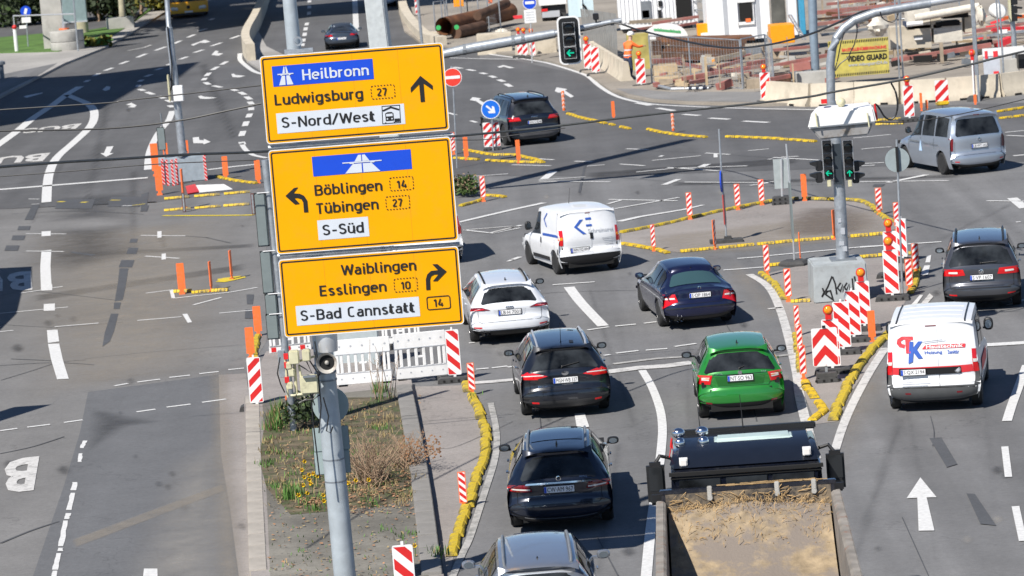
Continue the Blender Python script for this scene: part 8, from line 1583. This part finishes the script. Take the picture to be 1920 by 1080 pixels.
fence([(880, 64), (900, 62), (918, 63), (940, 66)], 2.1, 'wire fence before the large pipe'); fence([(842, 70), (868, 67), (880, 64)], 2.1, 'wire fence bay at the open end of the large pipe'); fence([(818, 74), (832, 72), (838, 70)], 2.0, 'grey fence posts left of the large pipe', wires=False); fence([(1180, 56), (1225, 54), (1300, 56), (1370, 62), (1435, 66)], 1.75, 'fence rail before the white containers', rails=(1., .85, .6)); fence([(1687, 152), (1694, 150)], 4.0, 'pair of tall thin fence posts left of the machine', wires=False); fence([(1575, 60), (1690, 40), (1800, 34)], 1.8, 'upper site fence by the pinkish beams')
fence([(1884, 178), (1876, 140)], 3.4, 'tall fence post pair at the right end of the barriers', wires=False); fence([(1836, 190), (1832, 182)], 4.6, 'tall thin fence post by the edge-on beacon', wires=False, r=.045)
# containers
Yc = G(1230, 62).y
t = thing('site_container', 'white ribbed container with small windows, left of the orange box', 'container', tuple(G(1230, 62))); sub(t, 'wall', 1156, -60, 1308, 44, Yc, 3, 'contw')
for k in range(20):
    x = 1158 + k * 7.6
    sub(t, 'rib', x, -60, x + 2.6, 43, Yc - .07, .07, 'contw')
for r_ in [(1201, 3, 1222, 34, 'galv_dark'), (1234, 2, 1242, 12, 'black'), (1234, 19, 1241, 34, 'black'), (1265, -20, 1298, 34, 'blackmat'), (1204, 20, 1218, 33, 'contw')]: sub(t, 'window' if r_[4] != 'contw' else 'door_panel', *r_[:4], Yc - .14, .06, r_[4])
Yd = G(1380, 88).y
t = thing('site_container', 'bright white container with one dark window and orange cloth', 'container', tuple(G(1380, 88))); sub(t, 'wall', 1318, -80, 1446, 70, Yd, 3, 'contw'); f = sub(t, 'window', 1385, 5, 1412, 43, Yd - .06, .05, 'blackmat')
for r_ in [(1381, 1, 1385, 50), (1412, 1, 1415, 44), (1381, -2, 1415, 3), (1383, 42, 1415, 45)]: sub(f, 'window_frame', *r_, Yd - .10, .1, 'white')
sub(t, 'cloth', 1398, 35, 1408, 41, Yd - .12, .04, 'orange'); 
for x in (1358, 1419): sub(t, 'seam', x, -60, x + 1.2, 70, Yd - .02, .02, 'greyp')
Ye = G(1500, 100).y
slab('blue_cabin', 'blue portable cabin door strip right of the dark tarpaulin', 'cabin', 1497, -20, 1512, 64, Ye, 1.2, mat('cabin_blue', (.05, .30, .48), .5, var=.08)); slab('white_cabin', 'white cabin edge with leaning ladder left of the blue strip', 'cabin', 1476, -20, 1497, 66, Ye + .6, 1.2, 'contw'); slab('dark_tarpaulin', 'dark tarpaulin hanging right of the bright container', 'tarpaulin', 1446, -20, 1475, 58, Ye + 2, .8, mat('tarp_dark', (.09, .09, .08), .8, var=.4, vscale=1.2))
mb = MB(); 
for k in range(2): mb.tube([V(1478 + 5 * k, 28, Ye - 1), V(1506 + 5 * k, 75, Ye - 1)], .04, 5)
for k in range(8): f = k / 8; mb.tube([V(1478 + 28 * f, 28 + 47 * f, Ye - 1), V(1483 + 28 * f, 28 + 47 * f, Ye - 1)], .03, 4)
tag(part('ladder', mb, 'alu'), 'aluminium ladder leaning beside the blue strip', 'ladder')
slab('orange_box', 'orange equipment box with white label beside the bright container', 'box', 1307, 46, 1339, 69, G(1320, 92).y, .7, 'oran2'); slab('label', 'white label on the small orange box', 'label', 1314, 62, 1332, 69, G(1320, 92).y - .03, .02, 'white', bev=0)
slab('orange_skip', 'orange skip in front of the dark tarpaulin', 'skip', 1444, 49, 1491, 80, G(1465, 112).y, 1.5, 'oran2')
# sign arch
Ya = G(1250, 98).y; t = thing('arch_banner', 'white half-round banner with green lettering behind the rusty piles', 'banner', tuple(G(1250, 98))); mb = MB(); c0 = V(1248, 72, Ya); ra = 42 / S(c0); P = [(c0.x + ra * math.cos(PI * k / 16), c0.z + ra * .66 * math.sin(PI * k / 16)) for k in range(17)]; mb.xprism(P, Ya, Ya + .3); part('banner', mb, 'white', t, world=True)
mb = MB(); r_ = random.Random(4); x = 1226.
while x < 1275: w_ = r_.uniform(1.2, 2.6); y = 53 + (x - 1226) * .09; hh_ = r_.choice((4.5, 4.5, 6)); mb.poly([V(x, y + 5, Ya - .02), V(x + w_, y + 5, Ya - .02), V(x + w_, y + 5 - hh_, Ya - .02), V(x, y + 5 - hh_, Ya - .02)]); x += w_ + .7
part('green_lettering', mb, 'green', t, world=True, kind='stuff')
# rusty sheet piles (stack), each a thing in one group
for k in range(7):
    beam('sheet_pile', ['topmost', 'second', 'third', 'fourth', 'fifth', 'sixth', 'lowest'][k] + ' rusty sheet pile of the stack behind the left fence', 'sheet pile', 1232 + k * 2, 74 + k * 5.8, 1400 - k * 3 + (12 if k == 0 else 0), 70 + k * 5.9, Ya - 6 - k * .3, Ya - 7 - k * .3, 5.2, 'rust2' if k % 3 else 'rust', 'rusty sheet piles in one stack', dep=2.0)
slab('gap_shade_slab', 'dark slab coloured as the shaded gap under the sheet piles', 'dark slab', 1222, 78, 1242, 110, Ya - 8, .5, 'rust2')  # solid slab, its dark colour stands in for the shade in the gap
# red primed beams, timbers, posts
names = [((1185, 56, 1228, 50), 4, 'waler'), ((1222, 44, 1310, 31), 5, 'waler'), ((1265, 50, 1308, 42), 4, 'waler'), ((1180, 42, 1260, 36), 6, 'wood2'), ((1223, 115, 1278, 112), 8, 'waler'), ((1268, 117, 1362, 136), 7, 'waler'), ((1278, 148, 1360, 133), 7, 'waler'), ((1360, 134, 1440, 122), 6, 'waler'), ((1292, 155, 1322, 150), 6, 'waler'), ((1340, 112, 1398, 99), 8, 'wood2'), ((1344, 126, 1392, 113), 6, 'waler'), ((1400, 120, 1446, 112), 6, 'waler'),
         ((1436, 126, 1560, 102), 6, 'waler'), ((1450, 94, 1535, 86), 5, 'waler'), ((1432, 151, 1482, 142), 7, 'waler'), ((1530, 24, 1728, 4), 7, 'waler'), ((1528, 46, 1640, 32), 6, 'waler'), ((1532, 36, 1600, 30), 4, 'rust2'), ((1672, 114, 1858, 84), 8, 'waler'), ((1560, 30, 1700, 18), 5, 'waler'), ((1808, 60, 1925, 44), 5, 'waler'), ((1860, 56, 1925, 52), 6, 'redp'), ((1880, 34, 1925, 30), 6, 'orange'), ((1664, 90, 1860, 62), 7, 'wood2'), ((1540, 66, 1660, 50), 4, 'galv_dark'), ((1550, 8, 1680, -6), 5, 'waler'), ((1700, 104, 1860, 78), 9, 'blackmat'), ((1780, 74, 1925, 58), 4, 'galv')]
words = ['far left', 'behind the arch banner', 'beside the small orange box', 'above the worker', 'behind the left fence, upper', 'sloping down behind the left fence', 'rising behind the left fence', 'rising towards the lamp beacon', 'short and low behind the left fence', 'grey-brown, right of the fence post', 'below the grey-brown one', 'beside the second fence run', 'left of the yellow banner', 'below the orange skip', 'low, near the leftmost barrier', 'long and pinkish at the top', 'under the long pinkish one', 'thin and dark near the blue strip', 'long and red right of the yellow banner', 'between the two pinkish ones', 'behind the white machine', 'bright red at the right edge', 'orange at the right edge', 'brown timber below the white machine', 'thin grey above the yellow banner', 'at the very top above the banner', 'dark gap under the brown timber', 'grey rail at the right edge']
for (c4, tpx, m), wd in zip(names, words):
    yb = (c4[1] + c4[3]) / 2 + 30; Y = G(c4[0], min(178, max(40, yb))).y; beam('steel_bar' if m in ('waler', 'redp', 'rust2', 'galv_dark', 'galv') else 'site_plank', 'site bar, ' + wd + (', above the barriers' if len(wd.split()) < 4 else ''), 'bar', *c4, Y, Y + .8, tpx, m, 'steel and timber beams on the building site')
rn = random.Random(8)
posts = [(1279, 103, 168, 6), (1320, 107, 160, 8), (1346, 106, 165, 6), (1252, 84, 112, 5), (1283, 112, 165, 5), (1300, 128, 160, 5), (1410, 92, 170, 5), (1440, 60, 145, 4), (1540, 0, 30, 5), (1572, 0, 26, 5), (1625, -2, 24, 6), (1662, -4, 20, 5), (1675, 90, 112, 6), (1722, 88, 104, 5), (1762, 80, 118, 8), (1793, 78, 96, 4), (1845, 66, 84, 6), (1690, 78, 120, 4), (1475, 70, 125, 5), (1485, 120, 160, 5)]
for i, (x, y0, y1, wpx) in enumerate(posts):
    Y = G(x, min(176, y1 + 8)).y - .6; slab('timber_post', 'upright site timber at the %s' % ['tallest red beam crossing', 'wide gap by the sloping beam', 'right of the orange cases', 'front of the sheet piles', 'left fence post', 'low short beam', 'second fence run', 'orange skip edge', 'top near the blue strip', 'top above the curved arm', 'top right of the curved arm', 'top above the straight arm', 'right edge of the yellow banner', 'dark gap, left part', 'dark gap, broadest one', 'dark gap, thin one', 'right end of the brown timber', 'tall thin fence posts', 'rail below the skip', 'grey slab left of the curved arm'][i], 'post', x, y0, x + wpx, y1, Y, .2, 'wood' if i % 2 else 'wood2', 'upright timbers on the building site', bev=0)
for i, (x0, y0, x1, y1, m, nm) in enumerate([(1225, 125, 1272, 143, 'wood', 'stack of pale planks beside the worker beacon'), (1228, 147, 1275, 160, 'wood', 'low crate of pale boards behind the left fence'), (1175, 66, 1222, 150, 'ply', 'yellow-brown formwork panel behind the worker'), (1300, 108, 1308, 118, 'orange', 'small orange case left of the fence post'), (1325, 112, 1342, 126, 'oran2', 'orange case right of the fence post'), (1316, 106, 1326, 150, 'conc', 'narrow grey concrete piece behind the fence'), (1400, 150, 1440, 168, 'wood2', 'brown planks behind the second fence run'), (1494, 138, 1556, 164, 'conc', 'grey concrete slab left of the curved arm'), (1440, 142, 1484, 160, 'rust2', 'dark iron heap left of the grey slab'), (1398, 92, 1430, 112, 'galv_dark', 'dark grey frame box right of the piles')]):
    slab(['plank_stack', 'board_crate', 'formwork_panel', 'orange_case', 'orange_case', 'concrete_piece', 'plank_stack', 'concrete_slab', 'iron_heap', 'frame_box'][i], nm, nm.split(' ')[1] if i else 'planks', x0, y0, x1, y1, G(x0, min(178, max(y1, 100) + 4)).y + (5 if i == 2 else 0), .8, m)
def heap(label, n, xr, yr, mats_, seed, big=1.):
    r_ = random.Random(seed); mb = MB()
    for i in range(n):
        x = r_.uniform(*xr); y = r_.uniform(*yr); Y = G(x, min(172, y + 16)).y; mb.box(V(x, y, Y), (r_.uniform(.2, .9) * big, r_.uniform(.1, .4), r_.uniform(.06, .32)), rz=r_.uniform(-.5, .5), ry=r_.uniform(-.25, .15), mi=r_.randrange(len(mats_)))
    tag(part('material_pile', mb, mats_), label, 'building material', kind='stuff')
heap('loose boards and scrap behind the left site fence', 26, (1225, 1400), (100, 162), ['wood', 'wood2', 'waler', 'blackmat', 'bagwhite'], 1, .8); heap('loose scrap between the second fence and the grey slab', 22, (1400, 1560), (92, 156), ['wood2', 'conc', 'waler', 'galv_dark', 'rust2'], 2)
heap('stacked material above the curved arm', 26, (1530, 1700), (-8, 64), ['wood', 'conc', 'waler', 'galv_dark', 'bagwhite', 'rust'], 3); heap('scattered material right of the yellow banner', 24, (1672, 1845), (88, 122), ['wood', 'conc_warm', 'galv_dark', 'bagwhite', 'waler', 'blackmat'], 4); heap('crowded material behind the drum at the right edge', 26, (1800, 1930), (30, 96), ['wood', 'conc_warm', 'galv_dark', 'redp', 'waler', 'bagwhite'], 5)
beams2 = random.Random(31); seen_ = set()
for k in range(48):
    x = beams2.uniform(1225, 1880); top_ = 90 if x < 1560 else (-4 if x < 1700 else 40); bot = 156 if x < 1560 else (62 if x < 1700 else 118); y = beams2.uniform(top_, bot); L_ = beams2.uniform(24, 90); sl_ = beams2.uniform(-.22, .06); Y = G(x, min(172, y + 14)).y
    kind_, wd_ = beams2.choice((('waler', 'reddish'), ('waler', 'reddish'), ('wood', 'pale timber'), ('wood2', 'brown timber'), ('galv_dark', 'dark steel')))
    near_ = min([(1250, 'arch banner'), (1330, 'orange case'), (1400, 'bright container'), (1465, 'orange skip'), (1525, 'blue-grey pole'), (1615, 'yellow banner'), (1700, 'sack heap'), (1780, 'long white pipe'), (1870, 'round drum')], key=lambda q: abs(q[0] - x))[1]
    lab_ = (wd_, near_, int((L_ - 24) / 22.1))
    if lab_ in seen_: continue
    seen_.add(lab_)
    beam('steel_bar' if kind_ in ('waler', 'galv_dark') else 'site_plank', '%s bar of the tangle nearest the %s, %s one' % (wd_, near_, ['short', 'medium', 'long'][int((L_ - 24) / 22.1)]), 'bar', x, y, x + L_, y + L_ * sl_, Y, Y + .6, beams2.uniform(2.5, 5.5), kind_, 'steel and timber beams on the building site')
# yellow banner
Yb = 141.0; t = thing('warning_banner', 'yellow banner with striped edges reading VIDEO GUARD behind the curved arm', 'banner', tuple(V(1620, 140, Yb))); F = lambda x, y, d=0: V(x, y, Yb - d)
mb = MB(); P = [F(1552, 78), F(1665, 69), F(1668, 137), F(1560, 146)]; mb.hexa(P, [p + Vector((0, .05, 0)) for p in P]); part('banner', mb, mat('banner_yellow', (.52, .44, .10), .6, var=.15, dirt=(.36, .31, .12), dscale=1.2), t, world=True); qm = quadmap(F(1560, 146, .01), F(1668, 137, .01), F(1665, 69, .01), F(1552, 78, .01))
mb = MB()
for k in range(26):
    u = (k + .15) / 26
    for v0, v1 in ((.02, .09), (.91, .98)): mb.poly([qm(u, v0), qm(u + .018, v0), qm(u + .032, v1), qm(u + .014, v1)])
part('edge_stripe', mb, 'sign_k', t, world=True, kind='stuff'); mb = MB(); mb.poly([qm(.2, .625), qm(.97, .61), qm(.97, .64), qm(.2, .655)]); part('rule', mb, 'sign_k', t, world=True)
sub_ = lambda u0, v0, u1, v1: (lambda u, v: qm(u0 + (u1 - u0) * u, v0 + (v1 - v0) * v) - Vector((0, .01, 0)))
lettering('VIDEO GUARD', sub_(.28, .40, .97, .56), 'sign_k', t, world=True, bold=.04); lettering('www.videoguard24.de', sub_(.30, .24, .97, .36), 'greyp', t, world=True, bold=.02); lettering('BAUSTELLENÜBERWACHUNG', sub_(.22, .69, .96, .80), 'redp', t, world=True, bold=.03)
# pale ramp behind the barriers
mb = MB(); A = [G(1555, 176), G(1700, 172), G(1825, 150), G(1825, 130)]; P = [V(1562, 172, 142), V(1700, 170, 142), V(1822, 160, 142), V(1818, 114, 152), V(1700, 128, 152), V(1566, 148, 152)]; mb.poly(P); mb.poly([p for p in (P[0], P[1], P[2], P[2] - Vector((0, 0, 1.2)), P[1] - Vector((0, 0, 1.2)), P[0] - Vector((0, 0, 1.2)))]); tag(part('pale_ramp', mb, mat('ramp_grey', (.42, .42, .42), .8, var=.06)), 'pale grey ramp slab behind the concrete barriers, below the yellow banner', 'ramp')
# white machine: tanks, pipe, boxes
Ym = G(1780, 112).y; t = thing('site_machine', 'beige and white machine with long pipe and round drum end', 'machine', tuple(G(1780, 112)))
for r_, m in [((1668, 52, 1747, 88), 'conc_warm'), ((1750, 46, 1805, 76), 'bagwhite'), ((1700, 20, 1745, 52), 'bagwhite'), ((1745, 35, 1765, 52), 'conc_warm'), ((1808, 30, 1826, 60), 'conc_warm'), ((1755, 42, 1800, 47), 'blackmat'), ((1697, 42, 1712, 50), 'navy'), ((1768, 24, 1816, 32), 'blackmat')]: sub(t, 'housing' if m != 'blackmat' else 'dark_opening', *r_, Ym - (.1 if m in ('blackmat', 'navy') else 0), .9, m)
mb = MB(); mb.tube([V(1715, 34, Ym - .4), V(1760, 26, Ym - .4), V(1836, 12, Ym - .4)], .17, 12); part('pipe', mb, 'bagwhite', t, world=True, smooth=True); mb = MB(); q = V(1874, 22, Ym - .5); mb.lathe([(.0, -.05), (.26, .0), (.32, .12), (.32, 1.0)], c=q, axis='Y', n=22, cap=False); part('drum', mb, 'white', t, world=True, smooth=True)
mb = MB(); mb.tube([V(1700, 46, Ym - .5), V(1730, 43, Ym - .5)], .1, 8); part('nozzle', mb, 'white', t, world=True); mb = MB(); mb.box(V(1722, 72, Ym - .15), (.35, .02, .12)); mb.box(V(1880, 59, Ym - .15), (.4, .02, .16)); part('white_plate', mb, 'white', t, world=True, kind='stuff')
for i, (x, y, sx, sz, lab) in enumerate([(1645, 50, .45, .5, 'crumpled pale sack heap left of the machine'), (1838, 28, .25, .55, 'crumpled pale sack hanging beside the drum'), (940, 62, .35, .28, 'white sack on the wall block above the signal arm')]):
    Y = Ym - 1 if i < 2 else G(940, 70).y; mb = MB(); mb.sphere((0, 0, 0), 1, 14, sc=(sx * .9, .35, sz * .75)); rr2 = random.Random(i); mb.v = [(a * rr2.uniform(.6, 1.3), b * rr2.uniform(.6, 1.3), c * rr2.uniform(.6, 1.3)) for a, b, c in mb.v]; q = V(x, y, Y); tag(part('sack', mb, 'bagwhite', at=tuple(q), smooth=30), lab, 'sack')
Yr = G(1860, 160).y; t = thing('site_barrier', 'white barrier with red squares behind the rightmost concrete barrier', 'barrier', tuple(G(1860, 160)))
sub(t, 'board', 1842, 92, 1925, 100, Yr, .1, 'white'); sub(t, 'panel', 1843, 100, 1876, 140, Yr + .02, .06, mat('mesh_pale', (.5, .53, .58), .6))
for r_ in [(1846, 96, 1852, 110), (1862, 96, 1871, 107), (1863, 134, 1873, 141)]: sub(t, 'red_square', *r_, Yr - .02, .02, 'redp')
slab('grey_container', 'grey concrete box at the right edge behind the barriers', 'container', 1880, 112, 1912, 140, Yr + 1, 1.5, 'conc'); slab('black_bin', 'black bin at the extreme right edge behind the barriers', 'bin', 1909, 100, 1925, 128, Yr + .5, .8, 'black')
mb = MB(); mb.tube([V(1795, 150, 147), V(1805, 140, 147), V(1815, 138, 147), V(1830, 142, 147), V(1850, 134, 147), V(1870, 116, 147), V(1886, 113, 147)], .05, 6); tag(part('blue_hose', mb, mat('hose_blue', (.04, .09, .2), .5)), 'dark blue hose behind the concrete barriers on the right', 'hose')
pb_ = G(1531, 150); t = thing('site_pole', 'blue-grey pole standing on the site left of the curved arm', 'pole', tuple(pb_)); mb = MB(); mb.tube([V(1522, -30, pb_.y), V(1525, 60, pb_.y), V(1529, 126, pb_.y), pb_], [.19, .18, .17, .08], 14); part('pole', mb, mat('pole_bluegrey', (.26, .33, .40), .5, .3, var=.1), t, world=True, smooth=True)
p = G(1195, 128); pp_ = G(790, 92); t = thing('thin_pole', 'thin grey-blue pole rising above the top right corner of the yellow signs', 'pole', (pp_.x, pp_.y, 0)); mb = MB(); mb.tube([V(781, -20, pp_.y), V(792, 88, pp_.y), pp_], .075, 10); part('pole', mb, 'galv', t, world=True, smooth=True)
for i, (x0, y0, x1, y1, m, nm, lab) in enumerate([(850, 0, 870, 12, 'oran2', 'orange_cover', 'orange cover at the top above the large pipe'), (915, -4, 924, 6, 'orange', 'orange_flag', 'orange flag above the wire fence'), (962, 30, 980, 35, 'redp', 'red_bar', 'short red bar left of the blue round sign')]): slab(nm, lab, 'cover' if i == 0 else 'flag' if i == 1 else 'bar', x0, y0, x1, y1, G(x0, 62).y, .3, m)
mb = MB(); a, b, c_ = G(1228, 169), G(1260, 174), G(1330, 172); mb.tube([a + Vector((0, 0, .15)), G(1235, 172) + Vector((0, 0, .1)), b, c_], .07, 6); tag(part('grey_hose', mb, 'galv', at=(0, 0, .15)), 'pale hose lying on the pavement before the left fence', 'hose')
# worker in orange
def skin_body(name, verts, edges, radii, m, parent, sub_=2):
    me = bpy.data.meshes.new(name); me.from_pydata(verts, edges, []); o = bpy.data.objects.new(name, me); COL.objects.link(o); md = o.modifiers.new('s', 'SKIN'); md.use_smooth_shade = True
    for v, r in zip(me.skin_vertices[0].data, radii): v.radius = (r if isinstance(r, tuple) else (r, r))
    me.skin_vertices[0].data[0].use_root = True
    o.modifiers.new('u', 'SUBSURF').levels = sub_; dg = bpy.context.evaluated_depsgraph_get(); m2 = bpy.data.meshes.new_from_object(o.evaluated_get(dg)); m2.name = name; bpy.data.objects.remove(o); bpy.data.meshes.remove(me)
    m2.materials.clear(); [m2.materials.append(K[x]) for x in (m if isinstance(m, list) else [m])]; m2.polygons.foreach_set('use_smooth', [True] * len(m2.polygons)); return m2
p = G(1180, 153); t = thing('person', 'worker in orange jacket, white helmet and dark trousers leaning over beside the hoarding', 'person', tuple(p), math.radians(-35))
VV = [(0, 0, .95), (0, .04, 1.12), (0, .12, 1.30), (0, .20, 1.46), (0, .26, 1.56), (0, .30, 1.66), (-.18, .16, 1.43), (-.28, .30, 1.24), (-.20, .52, 1.20), (.18, .16, 1.43), (.34, .30, 1.30), (.42, .54, 1.32), (-.10, 0, .90), (-.12, .10, .50), (-.14, -.06, .09), (-.14, .10, .04), (.10, 0, .90), (.13, .02, .50), (.16, -.16, .09), (.16, .0, .04), (0, .32, 1.76)]
EE = [(0, 1), (1, 2), (2, 3), (3, 4), (4, 5), (5, 20), (3, 6), (6, 7), (7, 8), (3, 9), (9, 10), (10, 11), (0, 12), (12, 13), (13, 14), (14, 15), (0, 16), (16, 17), (17, 18), (18, 19)]
RR = [(.15, .12), (.15, .12), (.17, .13), (.15, .11), .055, .09, .08, .055, .042, .08, .055, .042, .10, .07, .05, .045, .10, .07, .05, .045, .075]
me = skin_body('body', VV, EE, RR, ['hivis', 'navy', 'skin', 'black'], t)
for pl in me.polygons:
    z = pl.center.z; y = pl.center.y; pl.material_index = 3 if z < .12 else 1 if z < .93 else 2 if z > 1.56 or (y > .47 and z < 1.4) else 0
part('body', me, None, t)
mb = MB(); mb.sphere((0, .33, 1.80), .14, 16, sc=(1, 1.1, .85)); mb.v = [(a, b, max(c, 1.765)) for a, b, c in mb.v]; mb.box((0, .47, 1.775), (.2, .12, .015)); part('helmet', mb, 'white', t, smooth=True)
for s, q in ((-1, (-.20, .54, 1.20)), (1, (.42, .57, 1.32))):
    mb = MB(); mb.sphere(q, .045, 10, sc=(.9, 1.1, .5))
    for k in range(4): mb.tube([Vector(q) + Vector((-.03 + .02 * k, .03, 0)), Vector(q) + Vector((-.032 + .021 * k, .075, -.01)), Vector(q) + Vector((-.03 + .02 * k, .10, -.035))], [.010, .009, .007], 5)
    mb.tube([Vector(q) + Vector((-s * .04, 0, 0)), Vector(q) + Vector((-s * .065, .04, -.01))], .011, 5); part('hand', mb, 'skin', t, smooth=True)
for z in (1.02, 1.22):
    mb = MB(); mb.lathe([(.165, -.025), (.165, .025)], c=(0, .02 + (z - 1.0) * .4, z), n=20, cap=False); part('reflective_band', mb, 'sign_w', t)
t.scale = (1.12, 1.12, 1.12)
